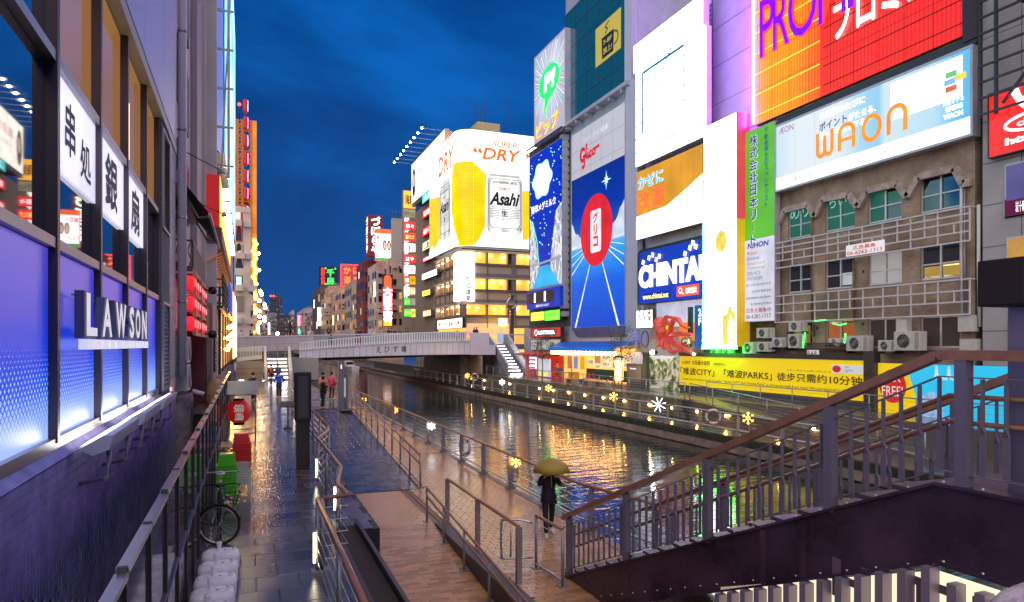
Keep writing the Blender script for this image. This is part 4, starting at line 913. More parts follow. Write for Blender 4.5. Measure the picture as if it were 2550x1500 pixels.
# ledge under the glazing, with beam ends
q = MB();f7.box(q,-.2,g7+1.0,g7z0-.35,g7z0,-.4,.5);q.build('ledge',LAV,gb)
for i in range(6):
 q = MB();f7.box(q,g7*(.08+.18*i),g7*(.08+.18*i)+.22,g7z0-.7,g7z0-.36,-.2,.45);q.build('beam_end',LAV,gb)
q = MB();f7.box(q,g7,g7+1.15,g7z0-.2,g7z1+3,-.8,.12);q.build('white_pier',mat('lavender_pilaster',(0,0,0)),gb)
MB().box((32.0,yat(1586,31.9),gtop),(44,yat(1407,31.9),g7z1+4)).build('upper_wall',LAV,gb)
# ================================================================== right bank, continued
def smooth(pts,k=4):
 P = [Vector(p) for p in pts];P = [2*P[0]-P[1]] + P + [2*P[-1]-P[-2]];out_ = []
 for i in range(1,len(P)-2):
  for j in range(k):
   s = j/k;out_.append(.5*((2*P[i]) + (P[i+1]-P[i-1])*s + (2*P[i-1]-5*P[i]+4*P[i+1]-P[i+2])*s*s + (3*P[i]-P[i-1]-3*P[i+1]+P[i+2])*s**3))
 out_.append(P[-2]);return out_
def lerpl(vals,k=4):
 o = []
 for i in range(len(vals)-1): o += [vals[i] + (vals[i+1]-vals[i])*j/k for j in range(k)]
 return o + [vals[-1]]
# ------------------------------------------------------------------ blue milk-company LED tower and the Pip sign over it
fs = RF(31.0,1320);sR = fs.a(1400)
def qs(x,y): return fs.q(1300 + x/2.353,330 + y/2.353)
s0,s1 = qs(50,1035)[1],qs(55,148)[1];sH = s1 - s0
sn_ = thing('led_tower_sign','tall blue LED sign with a white snow crystal and a night canal picture','LED screen',fs.p(sR/2,s0,0))
q = MB();fs.box(q,0,sR,s0,s1+.1,-.7,-.03);q.build('casing',LAV,sn_)
BLU = led('deep_blue_led',(.0,.03,.55),.9,'z',24,.6)
q = MB();fs.quad(q,.05,sR-.04,s0+sH*.13,s1,0);q.build('blue_face',BLU,sn_)
q = MB();pts = []
for i in range(48):
 an = 2*math.pi*i/48;rr = 1 + .09*math.cos(6*an);pts.append((sR*.40+sR*.27*rr*math.cos(an),s0+sH*.815+sH*.105*rr*math.sin(an)))
fs.poly(q,[(sR*.40+(x-sR*.40)*1.12,s0+sH*.815+(y-s0-sH*.815)*1.1) for x,y in pts],.02);q.build('crystal_edge',glow('ice_blue',(.25,.7,1),1.2),sn_)
q = MB();fs.poly(q,pts,.04);q.build('snow_crystal',glow('crystal_white',(1,1,1),2.2),sn_)
q = MB()
for k in range(3):
 an = math.pi*k/3 + .3;dx,dz = sR*.17*math.cos(an),sH*.065*math.sin(an);stroke(q,fs,[(sR*.4-dx,s0+sH*.815-dz),(sR*.4+dx,s0+sH*.815+dz)],.09,.06)
q.build('crystal_lines',glow('ice_blue2',(.5,.75,.95),1.2),sn_)
letters(sn_,CW,[('雪印メグミルク',sR*.06,s0+sH*.62,dict(w_=sR*.76,h_=sH*.05,bold=.02))],fs,.04)
DOT = glow('dot_blue',(.35,.75,1),2.5);q = MB();random.seed(5)
for i in range(110):
 a,b = random.uniform(.2,sR-.2),s0+sH*random.uniform(.3,.98)
 if abs(a-sR*.4) < sR*.32 and s0+sH*.6 < b < s0+sH*.95: continue
 fs.quad(q,a-.06,a+.06,b-.07,b+.07,.03)
tag(q.build('light_dots',DOT,sn_),kind='stuff')
CITY = mat('city_print',(.3,.3,.35),.5,em=(.4,.45,.55),es=.8);t = CITY.node_tree;p = t.nodes['Principled BSDF']
g = N(t,'ShaderNodeNewGeometry');mp_ = N(t,'ShaderNodeMapping');mp_.inputs['Scale'].default_value = (1,3.2,1.1);t.links.new(g.outputs['Position'],mp_.inputs[0])
vo = N(t,'ShaderNodeTexVoronoi');vo.inputs['Scale'].default_value = 1.4;t.links.new(mp_.outputs[0],vo.inputs['Vector'])
r_ = N(t,'ShaderNodeValToRGB');r_.color_ramp.elements[0].position = .0;r_.color_ramp.elements[0].color = (.05,.07,.13,1);r_.color_ramp.elements[1].position = .9;r_.color_ramp.elements[1].color = (.85,.82,.78,1)
sp = N(t,'ShaderNodeSeparateColor');t.links.new(vo.outputs['Color'],sp.inputs[0]);t.links.new(sp.outputs[0],r_.inputs[0]);t.links.new(r_.outputs[0],p.inputs['Emission Color'])
q = MB();z0_ = s0+sH*.13
fs.poly(q,[(.05,z0_),(.05,s0+sH*.60),(sR*.12,s0+sH*.55),(sR*.3,s0+sH*.3),(sR*.36,z0_+.3),(sR*.25,z0_)],.02);fs.poly(q,[(sR-.05,z0_),(sR-.05,s0+sH*.62),(sR*.82,s0+sH*.58),(sR*.68,s0+sH*.32),(sR*.62,z0_+.3),(sR*.85,z0_)],.02);q.build('skyline_print',CITY,sn_)
q = MB();fs.poly(q,[(sR*.1,z0_),(sR*.93,z0_),(sR*.62,s0+sH*.265),(sR*.34,s0+sH*.265)],.04);q.build('canal_print',glow('canal_cyan',(.02,.40,.75),.9),sn_)
q = MB();fs.poly(q,[(0.05,s0+sH*.27),(sR-.05,s0+sH*.285),(sR-.05,s0+sH*.30),(.05,s0+sH*.285)],.05);q.build('bridge_print',glow('bridge_grey',(.4,.42,.5),.7),sn_)
q = MB();stroke(q,fs,[(sR*.1,s0+sH*.57),(sR*.26,s0+sH*.42),(sR*.3,s0+sH*.3)],.14,.06);q.build('green_line',glow('mint',(.05,.9,.5),1.6),sn_)
q = MB();fs.box(q,-.2,sR+.25,s0-.1,s0+sH*.115,.0,.35);q.build('lower_box',glow('royal',(.0,.04,.55),.6),sn_)
q = MB();fs.quad(q,.1,sR*.85,s0+sH*.03,s0+sH*.1,.37);q.build('dark_screen',mat('screen_dark',(.05,.03,.03),.3),sn_)
for x in (.26,.58): q = MB();fs.quad(q,sR*x-.13,sR*x+.22,s0+sH*.035,s0+sH*.095,.39);q.build('digit_lamp',glow('digit_white',(1,.92,.95),3.5),sn_)
letters(sn_,CW,[('雪印メグミルク',sR*.3,s0+.05,dict(w_=sR*.4,h_=sH*.016))],fs,.38)
f9 = RF(30.9,1331);pR9 = f9.a(1408);p0_,p1_ = f9.q(1332,366)[1],f9.q(1332,144)[1];pH = p1_ - p0_
pip = panel('rooftop_sign','grey rooftop sign with a green speech bubble and neon rays','sign',f9,0,pR9,p0_,p1_,.6,mat('pale_mesh',(.4,.4,.45),.5,em=(.4,.38,.48),es=.5),LAV,.05)
random.seed(9);cx_,cz_ = pR9*.5,p0_+pH*.6
RAY = [glow('ray%d' % i,c_,1.6) for i,c_ in enumerate(((.1,.9,.45),(.2,.45,1),(.9,.8,.3),(.8,.3,.8)))]
for k in range(4):
 q = MB()
 for i in range(16):
  an = 2*math.pi*(i*4+k)/64;r1 = random.uniform(.75,1.0)
  ex,ez = pR9*.5*math.cos(an)*1.25*r1,pH*.44*math.sin(an)*r1*1.2
  e1x,e1z = max(-pR9*.46,min(pR9*.46,ex)),max(-pH*.56,min(pH*.37,ez));stroke(q,f9,[(cx_+pR9*.27*math.cos(an),cz_+pH*.19*math.sin(an)),(cx_+e1x,cz_+e1z)],.055,.03)
 tag(q.build('neon_ray',RAY[k],pip),kind='stuff')
q = MB();f9.poly(q,[(cx_+pR9*.33*math.cos(i*.2618),cz_+pH*.17*math.sin(i*.2618)) for i in range(24)],.05);f9.poly(q,[(cx_-pR9*.12,cz_-pH*.13),(cx_-pR9*.18,cz_-pH*.36),(cx_+pR9*.05,cz_-pH*.15)],.051);q.build('green_bubble',glow('bubble_green',(.02,.75,.12),1.3),pip)
letters(pip,CW,[('P!',cx_-pR9*.17,cz_-pH*.10,dict(w_=pR9*.38,h_=pH*.2,bold=.05,shear=.15))],f9,.08)
letters(pip,glow('pip_orange',(1,.16,.02),1.6),[('ピップ',pR9*.08,p0_+pH*.04,dict(w_=pR9*.74,h_=pH*.19,bold=.05))],f9,.06);letters(pip,glow('pip_gold',(1,.75,.1),1.5),[('ピップ',pR9*.1,p0_+pH*.05,dict(w_=pR9*.70,h_=pH*.17))],f9,.1)
MB().bar(f9.p(-1.2,p0_-.2,.5),f9.p(pR9+.2,p0_-.2,.5),.12).bar(f9.p(-1.2,p0_-.5,.2),f9.p(pR9+.2,p0_-.5,.2),.12).build('catwalk',DSTEEL,pip)
# body of that corner building and its low shopfront
sb = thing('corner_building','narrow corner building behind the blue LED sign, with a small shopfront','building',(31.8,68,0))
yS0,yS1 = yat(1419,31.8),yat(1318,31.8)
MB().box((31.8,yS0,5.5),(42,yS1,s1+1.2)).build('wall',DCONC,sb);MB().box((31.95,yS0,0),(42,yS1+2.0,5.5)).build('lower_wall',mat('pale_render',(.5,.48,.46),.7,var=.2,vscale=1),sb)
for i in range(26):
 MB().box((31.0,yS0+.15,6.5+i*.85),(31.79,yS0+.85,7.05+i*.85)).build('louvre',LAV,sb)
def qs2(u,v): return fs.q(u,v)
def signbox(name,lab,u0,u1,vt,vb,c_,s_,txts,m2=None,X=30.95,dep=.4,cat='sign',group=None):
 f_ = RF(X,u0);a1_ = f_.a(u1);b0_,b1_ = f_.q(u0,vb)[1],f_.q(u0,vt)[1]
 t_ = panel(name,lab,cat,f_,0,a1_,b0_,b1_,dep,glow(name+lab[:6],c_,s_),DSTEEL,.05,group)
 for (tx,x,y_,w_,h_,m_,*bo) in txts: letters(t_,m_,[(tx,a1_*x,b0_+(b1_-b0_)*y_,dict(w_=a1_*w_,h_=(b1_-b0_)*h_,bold=(bo[0] if bo else .01)))],f_,.03)
 return t_,f_,a1_,b0_,b1_
signbox('light_box','yellow light box with a crab shop menu beside the green one',1322,1355,779,801,(1,.62,.04),2.4,[('道頓堀',.3,.5,.5,.3,REDP),('たこ焼',.3,.15,.5,.25,BLK)])
signbox('light_box','bright green light box right of the yellow one',1356,1395,775,800,(.09,.95,.02),3.0,[('ENJOY',.25,.35,.5,.4,glow('darkgreen',(.02,.3,.02),.8))])
lt,f_,a1_,b0_,b1_ = signbox('shop_sign','red shop sign reading LOTTERIA with white lettering',1323,1397,818,841,(.75,.02,.02),.75,[],X=30.9)
q = MB();f_.poly(q,arc(a1_*.2,(b0_+b1_)/2,a1_*.09,(b1_-b0_)*.36,90,270,8) + arc(a1_*.78,(b0_+b1_)/2,a1_*.09,(b1_-b0_)*.36,-90,90,8),.02);q.build('grey_inset',mat('dark_inset',(.1,.09,.07),.4),lt)
letters(lt,CW,[('LOTTERIA',a1_*.28,b0_+(b1_-b0_)*.28,dict(w_=a1_*.54,h_=(b1_-b0_)*.42,bold=.06))],f_,.06)
q = MB();f_.poly(q,arc(a1_*.19,(b0_+b1_)/2,a1_*.055,(b1_-b0_)*.33,0,360,16),.06);q.build('emblem',CW,lt);q = MB();f_.poly(q,arc(a1_*.2,(b0_+b1_)/2,a1_*.035,(b1_-b0_)*.22,0,360,16),.09);q.build('emblem_mark',REDP,lt)
signbox('shop_board','white board lettered for octopus balls above the red awning',1321,1397,846,872,(.6,.58,.56),.5,[('たこ焼き',.04,.35,.36,.45,BLK,.02),('名物',.66,.25,.14,.5,BLK,.02)],X=30.9)
# red booth with drinks display
yb0,yb1 = yat(1360,29.6),yat(1306,29.6)
bo = thing('food_booth','red food booth with a lit drinks display and a red awning','booth',(29.6,(yb0+yb1)/2,0))
MB().box((29.7,yb0,0),(31.9,yb1,2.3)).build('body',mat('red_booth',(.5,.02,.03),.35,em=(.5,.01,.02),es=.2),bo)
q = MB();q.face([(31.9,yb1+1.2,2.95),(31.9,yb0-.6,2.95),(28.9,yb0-.6,2.45),(28.9,yb1+1.2,2.45)]);q.box((28.88,yb0-.6,2.32),(28.93,yb1+1.2,2.46));q.build('awning',mat('red_awning',(.55,.03,.03),.5,em=(.5,.02,.02),es=.12),bo)
fv = RF(29.66,1306);va0,va1 = fv.a(1319),fv.a(1336)
for j in range(3):
 q = MB();fv.quad(q,va0,va1,.85+.45*j,1.22+.45*j,.02);sh = q.build('display_shelf',glow('shelf_white',(.95,.97,1),2.2),bo)
 q = MB()
 for i in range(8): fv.box(q,va0+.1+(va1-va0)*i/8.5,va0+.22+(va1-va0)*i/8.5,.87+.45*j,1.05+.45*j,.03,.09)
 q.build('bottles',mat('bottle_mix',(.2,.25,.4),.3,var=1.0,vscale=9),sh)
q = MB();fv.box(q,fv.a(1340),fv.a(1374),.1,2.0,.1,.16);wb_ = q.build('menu_board',glow('menu_white',(.75,.75,.85),.6),bo)
q = MB();put_column(q,fv,'大阪名物',fv.a(1340)+.22,1.9,.3,1.1,.18,bold=.02);q.build('red_lettering',REDP,bo)
q = MB();fv.quad(q,fv.a(1343),fv.a(1352),.2,.6,.18);fv.quad(q,fv.a(1358),fv.a(1367),.2,.6,.18);q.build('yellow_notes',glow('lemon2',(.9,.85,.1),.8),bo)
# ------------------------------------------------------------------ blue-awning stall
yA0,yA1 = yat(1570,30.0),yat(1368,30.0)
AWN = mat('blue_awning',(.01,.10,.50),.35,em=(.0,.12,.55),es=.18)
st = thing('grill_stall','open-fronted grill stall under a blue awning hung with small lanterns','stall',(30,(yA0+yA1)/2,0))
aw_t = zat(1400,851,X=31.3);aw_b = zat(1365,866,X=28.2)
q = MB();yF0,yF1 = yat(1528,28.3),yat(1366,28.3)
n_s = 18
for i in range(n_s):
 t0,t1 = i/n_s,(i+1)/n_s
 q.face([(31.4,yA1+(yA0-yA1)*t0,aw_t),(31.4,yA1+(yA0-yA1)*t1,aw_t),(28.3,yF1+(yF0-yF1)*t1,aw_b),(28.3,yF1+(yF0-yF1)*t0,aw_b)])
q.build('awning',AWN,st)
MB().box((28.27,yF0,aw_b-.3),(28.33,yF1,aw_b+.02)).build('valance',mat('bright_blue',(.02,.2,.7),.4,em=(.0,.2,.75),es=.3),st)
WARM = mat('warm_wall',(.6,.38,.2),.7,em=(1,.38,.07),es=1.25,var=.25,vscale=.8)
MB().box((31.7,yA0-.4,0),(31.85,yA1+1.0,3.15)).build('back_wall',WARM,st)
fS = Fr((31.68,yA1,0),(0,-1,0),(-1,0,0));LS = yA1 - yA0
q = MB();fS.quad(q,LS*.32,LS*.98,.1,1.15,.01);q.build('green_counter',mat('green_dado',(.02,.12,.07),.5),st)
CREAM = glow('paper_cream',(1,.85,.6),.75)
for (x,y_,w_,h_,tx) in ((.34,1.55,.08,.5,'元祖'),(.43,1.7,.07,.9,''),(.52,2.0,.1,.5,'串カツ'),(.52,1.4,.1,.5,'お好み'),(.64,2.0,.18,.5,'目八大王'),(.64,1.4,.1,.5,'焼兄弟'),(.76,1.4,.08,.5,'の店'),(.43,1.2,.08,.35,'営業中')):
 q = MB();fS.quad(q,LS*x,LS*(x+w_),y_,y_+h_,.03);pb_ = q.build('paper_sign',CREAM if tx else glow('face_poster',(.7,.35,.2),.6),st)
 if tx: letters(pb_,BLK,[(tx,LS*(x+.01),y_+.08,dict(w_=LS*(w_-.02),h_=h_-.16,bold=.02))],fS,.05)
for x,c_ in ((.06,(.8,.2,.1)),(.15,(.3,.4,.8)),(.24,(1,.55,0))):
 q = MB();fS.quad(q,LS*x,LS*(x+.06),1.0,2.3,.03);q.build('poster',glow('poster%d' % int(x*100),c_,.55),st)
for i in range(3):
 y_ = yA0 + (yA1-yA0)*(i/2)*.98;MB().tube([(28.5,y_,0),(28.5,y_,aw_b)],.05,6).build('post',STEEL,st)
# paper lanterns along the valance
LAN = mat('paper_lantern_lit',(.8,.6,.35),.6,em=(1,.5,.14),es=16)
def lantern_small(loc,r_,lab,grp,m=LAN,nm='paper_lantern'):
 t_ = thing(nm,lab,'lantern',loc,group=grp)
 MB().ball(loc,r_,12,8,(1,1,1.12)).build('shade',m,t_)
 MB().lathe([(r_*.45,0),(r_*.45,r_*.16),(0,r_*.16)],(loc[0],loc[1],loc[2]+r_*1.05),10).lathe([(r_*.45,0),(r_*.45,-r_*.16),(0,-r_*.16)],(loc[0],loc[1],loc[2]-r_*1.05),10).build('ring',DSTEEL,t_)
 return t_
first = None
NL = 18
for i in range(NL):
 y_ = yF1 - .6 + (yF0 - yF1 + .7)*i/(NL-1);lc = (28.42,y_,aw_b - .48)
 if first is None: first = lantern_small(lc,.165,'small glowing paper lantern in the row under the blue awning','lanterns under the blue awning')
 else: o = copy_tree(first);o.location = lc
 (first if i == 0 else o)['label'] = ORD[i]+' small paper lantern from the left under the blue awning'
# tall cream lantern on a stand
ly = yat(1541,28.0)
tl = thing('tall_lantern','tall cream cylinder lantern lettered for grilled skewers before the stall','lantern',(28.0,ly,0))
MB().lathe([(.0,.55),(.28,.56),(.36,.68),(.36,2.1),(.28,2.22),(0,2.23)],(28.0,ly,0),18).build('shade',mat('cream_lantern',(.8,.65,.35),.6,em=(1,.62,.18),es=3),tl)
MB().tube([(28.0,ly,0),(28.0,ly,.56)],.04,6).lathe([(.3,0),(.3,.05),(0,.05)],(28.0,ly,0),12).build('stand',DSTEEL,tl)
MB().lathe([(.4,2.45),(.32,2.6),(0,2.62)],(28,ly,0),12).build('cap',DSTEEL,tl)
fT = Fr((27.63,ly+.02,0),(0,-1,0),(-1,0,0));fT.ax = Vector((ST*.6,-1,0)).normalized();fT.nr = Vector((-1,-.2,0)).normalized()
q = MB();put_column(q,fT,'串燒・鉄板焼',.0,2.05,.24,1.02,.05,bold=.03);q.build('lettering',BLK,tl)
# tables, chairs and boxes in front of the stall
WOODT = mat('table_wood',(.25,.14,.07),.45,var=.3,vscale=5)
def stall_table(u,X,lab):
 y_ = yat(u,X);t_ = thing('stall_table',lab,'table',(X,y_,0),group='tables in front of the grill stall')
 MB().box((X-.35,y_-.5,.68),(X+.35,y_+.5,.73)).build('top',WOODT,t_)
 for sx_ in (-.3,.3):
  for sy_ in (-.44,.44): MB().bar((X+sx_,y_+sy_,0),(X+sx_,y_+sy_,.68),.04).build('leg',DSTEEL,t_)
 return t_
stall_table(1405,29.8,'brown table at the far end of the grill stall');stall_table(1440,29.6,'brown table behind the yellow crates');stall_table(1490,29.6,'table beside the red chairs at the grill stall');stall_table(1512,29.4,'table next to the tall cream lantern')
def stall_chair(u,X,m_,lab):
 y_ = yat(u,X);t_ = thing('stall_chair',lab,'chair',(X,y_,0),group='chairs of the grill stall')
 MB().box((X-.22,y_-.22,.42),(X+.22,y_+.22,.46)).build('seat',m_,t_);MB().box((X+.17,y_-.22,.5),(X+.21,y_+.22,.92)).build('backrest',m_,t_)
 for sx_ in (-.19,.19):
  for sy_ in (-.19,.19): MB().bar((X+sx_,y_+sy_,0),(X+sx_,y_+sy_,.42),.03).build('leg',STEEL,t_)
RCH = mat('red_chair',(.6,.01,.06),.4);YCR = mat('yellow_crate',(.7,.4,.01),.45,em=(.9,.4,0),es=.1);BCR = mat('blue_crate',(.02,.15,.5),.45)
stall_chair(1462,29.2,RCH,'left one of the two red chairs at the grill stall');stall_chair(1474,29.2,RCH,'right one of the two red chairs at the grill stall');stall_chair(1395,28.9,STEEL,'pale folding chair near the red booth')
def crate(u,X,z0,m_,lab,s_=.3):
 y_ = yat(u,X);t_ = thing('drinks_crate',lab,'crate',(X,y_,z0),group='plastic crates at the stall')
 for (dx,dy) in ((-1,0),(1,0)): MB().box((X+dx*s_-.015,y_-s_*1.3,z0),(X+dx*s_+.015,y_+s_*1.3,z0+.3)).build('side',m_,t_)
 for dy in (-1,1): MB().box((X-s_+.016,y_+dy*s_*1.3-.015,z0),(X+s_-.016,y_+dy*s_*1.3+.015,z0+.3)).build('end',m_,t_)
 MB().box((X-s_,y_-s_*1.3,z0),(X+s_,y_+s_*1.3,z0+.02)).build('base',m_,t_)
for k in range(3): crate(1428,28.9,k*.31,YCR,('bottom','middle','topmost')[k] + ' yellow crate of the stack before the grill stall',.34)
crate(1450,29.0,0,BCR,'blue crate on the floor by the red chairs');crate(1393,30.2,.75,BCR,'light blue crate on the far table of the stall',.25)
# kiosk and notice board
yk = yat(1588,29.2)
ko = thing('information_kiosk','dark grey information kiosk at the right end of the grill stall','kiosk',(29.2,yk,0))
MB().box((29.1,yat(1602,29.2),0),(29.6,yat(1563,29.2),1.95)).build('body',mat('slate_grey',(.09,.09,.12),.4),ko)
MB().box((29.07,yat(1600,29.2),.4),(29.1,yat(1566,29.2),1.75)).build('panel',mat('slate_panel',(.13,.13,.17),.35),ko)
fK = Fr((29.05,yat(1566,29.2),0),(0,-1,0),(-1,0,0));letters(ko,WLIT2,[('information',.45,1.5,dict(w_=.9,h_=.14))],fK,.0)
MB().box((28.9,yat(1612,29.0),-.1),(29.2,yat(1603,29.0),2.9)).build('post',mat('slate_post',(.07,.09,.09),.4),ko)
MB().box((30.2,yat(1598,30.3),1.9),(30.3,yat(1575,30.3),2.9)).build('notice_board',glow('notice',(.75,.7,.72),.5),ko)
# ------------------------------------------------------------------ octopus restaurant front
XO = 31.4;fo = RF(XO,1583)
def qo(x,y,n=0.0): return at(1570 + x/9.88,750 + y/9.88,X=XO-n)
oR = fo.a(1752);oz0,oz1 = fo.q(1583,884)[1],fo.q(1583,764)[1]
of = thing('octopus_restaurant','restaurant front with pale curved panels and orange windows behind the octopus','shopfront',fo.p(oR/2,0,0))
q = MB();fo.box(q,-.4,oR+.3,0,oz1+.4,-.5,-.25);q.build('wall',mat('corrugated_pale',(.5,.5,.52),.5,var=.15,vscale=2),of)
q = MB();fo.box(q,fo.a(1632),oR-.2,oz0+(oz1-oz0)*.55,oz1+.3,-.24,-.1);q.build('pale_panel',mat('pale_glass_panel',(.5,.52,.62),.25,em=(.55,.58,.75),es=.5,var=.3,vscale=.8),of)
q = MB();fo.box(q,fo.a(1690),oR-.5,oz0+(oz1-oz0)*.28,oz0+(oz1-oz0)*.62,-.24,-.06);q.build('orange_window',glow('orange_room',(1,.2,.01),.9),of)
for i in range(16): 
 q = MB();a_ = -.3+i*.14;fo.box(q,a_,a_+.05,0.2,oz0+(oz1-oz0)*.5,-.25,-.2);q.build('corrugation',WHITEP,of)
oc = thing('octopus_figure','giant red octopus sculpture with yellow eyes clinging to the restaurant front','sculpture',fo.p(fo.a(1670),oz0,1))
OCT = mat('octopus_red',(.62,.06,.04),.28,var=.3,vscale=2.5,coat=.5,em=(.6,.04,.02),es=.25)
q = MB()
hp = [qo(x,y,n) for x,y,n in ((760,470,1.2),(720,600,1.3),(760,740,1.3),(850,800,1.3),(920,860,1.2))]
q.tube(smooth(hp,5),lerpl([.3,.5,.48,.32,.26],5),18);q.ball(qo(725,580,1.25),.56,18,12,(.95,.95,1.12))
q.ball(qo(800,770,1.6),.2,12,8)
arms = [([(880,800,1.2),(900,560,1.3),(860,430,1.4),(900,390,1.6),(1060,410,1.6),(1090,370,1.5)],[.42,.36,.30,.26,.2,.06]),
 ([(900,820,1.3),(980,740,1.6),(1020,560,1.8),(1080,460,1.8),(1180,460,1.8),(1260,580,1.8),(1350,650,1.7),(1450,650,1.6)],[.45,.42,.38,.36,.34,.28,.2,.08]),
 ([(920,840,1.2),(1050,830,1.5),(1200,800,1.7),(1360,820,1.7),(1490,830,1.6),(1510,880,1.6),(1470,970,1.6)],[.45,.38,.36,.3,.22,.14,.05]),
 ([(930,880,1.2),(1000,980,1.6),(1120,1080,1.8),(1270,1160,1.9),(1420,1240,1.9),(1560,1320,1.8)],[.48,.42,.4,.36,.28,.1]),
 ([(900,880,1.2),(900,1020,1.7),(950,1180,1.9),(1040,1260,1.9),(1160,1230,1.9),(1280,1250,1.9)],[.45,.40,.34,.28,.2,.07]),
 ([(860,860,1.2),(810,960,1.6),(780,1080,1.8),(800,1160,1.8),(880,1150,1.8)],[.42,.36,.3,.26,.12]),
 ([(840,840,1.2),(730,890,1.5),(690,960,1.6),(710,1080,1.7),(650,1130,1.7),(600,1190,1.7)],[.36,.28,.24,.22,.18,.08]),
 ([(800,840,1.1),(700,930,1.4),(640,860,1.5),(570,850,1.5),(560,920,1.5),(620,920,1.5)],[.3,.2,.17,.14,.11,.05])]
for pts,rr in arms: q.tube(smooth([qo(*p_) for p_ in pts],5),lerpl([x*.55 for x in rr],5),12)
q.build('body',OCT,oc)
for (x,y,n) in ((905,655,1.75),):
 MB().lathe([(.0,.15),(.12,.14),(.18,.06),(.17,0)],qo(x,y,n-.1),14,'x').build('eye_socket',OCT,oc)
 e_ = MB().ball(qo(x,y,n+.02),.15,14,8,(.8,1,1)).build('eye',glow('eye_yellow',(1,.65,.02),.9),oc)
 MB().box(qo(x-8,y-3,n+.12),qo(x+8,y+3,n+.15)).build('pupil',BLK,e_)
q = MB()
for (pts,rr),k0 in zip(arms,range(8)):
 sp_ = smooth([qo(*p_) for p_ in pts],3);rl = lerpl([x*.55 for x in rr],3)
 for i in range(4,len(sp_)): q.ball(sp_[i] + Vector((-rl[i]*.75,0,-rl[i]*.62)),max(.03,rl[i]*.22),6,4)
tag(q.build('suckers',mat('sucker_pink',(.75,.45,.40),.4),oc),kind='stuff')
MB().ball(qo(1385,1020,1.4),.44,16,10).build('ball',mat('silver_ball',(.6,.55,.4),.12,.9),oc)
a0,b0 = fo.q(1580,818);a1 = fo.a(1625);b1 = fo.q(1580,779)[1]
ku = panel('light_box','white light box with brush lettering left of the octopus','sign',RF(XO-1.0,1583),0,RF(XO-1.0,1583).a(1627),b0-.1,b1+.1,.3,glow('kukuru_white',(1,.97,.92),1.5),DSTEEL,.06)
letters(ku,mat('brush_brown',(.12,.09,.02),.6),[('くくる',.5,b0+.5,dict(w_=1.9,h_=1.2,bold=.03))],RF(XO-1.0,1583),.04)
q = MB();fo.box(q,fo.a(1735),fo.a(1743),oz0+1.5,oz1-.5,.6,.8);fl2 = tag(q.build('floor_sign',mat('dark_green_sign',(.03,.08,.07),.5)),'dark green hanging sign reading 2F beside the octopus','sign')
q = MB();ff = RF(XO-.82,1735);put_column(q,ff,'2F',.38,oz1-.7,.55,1.2,.02,bold=.02);q.build('lettering',WLIT2,fl2)
q = MB();fo.box(q,fo.a(1744),fo.a(1756),oz0+.6,oz1-.4,.3,.5);bl = tag(q.build('banner_sign',glow('banner_blue',(.0,.14,.5),.6)),'narrow blue banner at the right of the octopus','sign')
q = MB();put_column(q,RF(XO-.5,1744),'ペキンバー',.45,oz1-.8,.55,1.05,.02);q.build('lettering',WLIT2,bl)
MB().tube([qo(360+90*math.cos(i*.35),940+200*math.sin(i*.35),.3) for i in range(19)],.06,6).build('ring_sign',mat('blue_ring',(.1,.2,.3),.4),of)
letters(of,glow('violet_letters',(.2,.15,.6),.7),[('PENGUINS',.05,fo.q(1585,852)[1],dict(w_=1.9,h_=.75,bold=.02))],fo,.3)
# spotlights on the octopus
def spot(loc,lab,em_=(1,.95,.9),s_=30,r_=.09,cat='lamp',nm='spotlight',grp=None):
 t_ = thing(nm,lab,cat,loc,group=grp)
 MB().ball(loc,r_,10,6).build('bulb',glow('bulb_%s_%d' % (''.join('%02d' % int(c*99) for c in em_),s_),em_,s_),t_)
 MB().lathe([(r_*.6,0),(r_*1.1,r_*1.2),(r_*.4,r_*2),(0,r_*2)],(loc[0]+r_*.8,loc[1],loc[2]),8,'x').build('housing',DSTEEL,t_)
 return t_
spot(qo(540,1265,1.6),'dazzling white spotlight at the left foot of the octopus',(1,.96,1),40,.17)
spot(qo(1560,1310,2.3),'small spotlight at the right foot of the octopus',(1,.9,.95),30,.09)
# ac units under the LED column and left of brick building
fz = RF(31.3,1851)
MB().box((31.6,yat(1934,31.6),0),(40,yat(1752,31.6),17.4)).build('wall',DCONC,tag(thing('low_wall_block','dark wall block below the green vertical sign','building',(31.6,38,0))))
for (x0,y0_,x1,y1_,lab) in ((195,908,282,970,'aircon unit under the green sign, upper one'),(108,993,190,1065,'aircon unit under the green sign, lower left one'),(195,992,282,1052,'aircon unit under the green sign, lower right one')):
 a0,b0 = fz.q(*z8(x0,y1_));a1 = fz.a(z8(x1,0)[0]);b1 = fz.q(*z8(x0,y0_))[1];aircon('air_conditioner',lab,fz,a0,a1,b0,b1,.1,.4)
for (u0,u1) in ((1782,1802),(1812,1834)):
 a0,a1 = fz.a(u0),fz.a(u1);aircon('air_conditioner','aircon unit under the white LED column, %s one' % ('left' if u0 < 1800 else 'right'),fz,a0,a1,2.75,3.4,.1,.35)
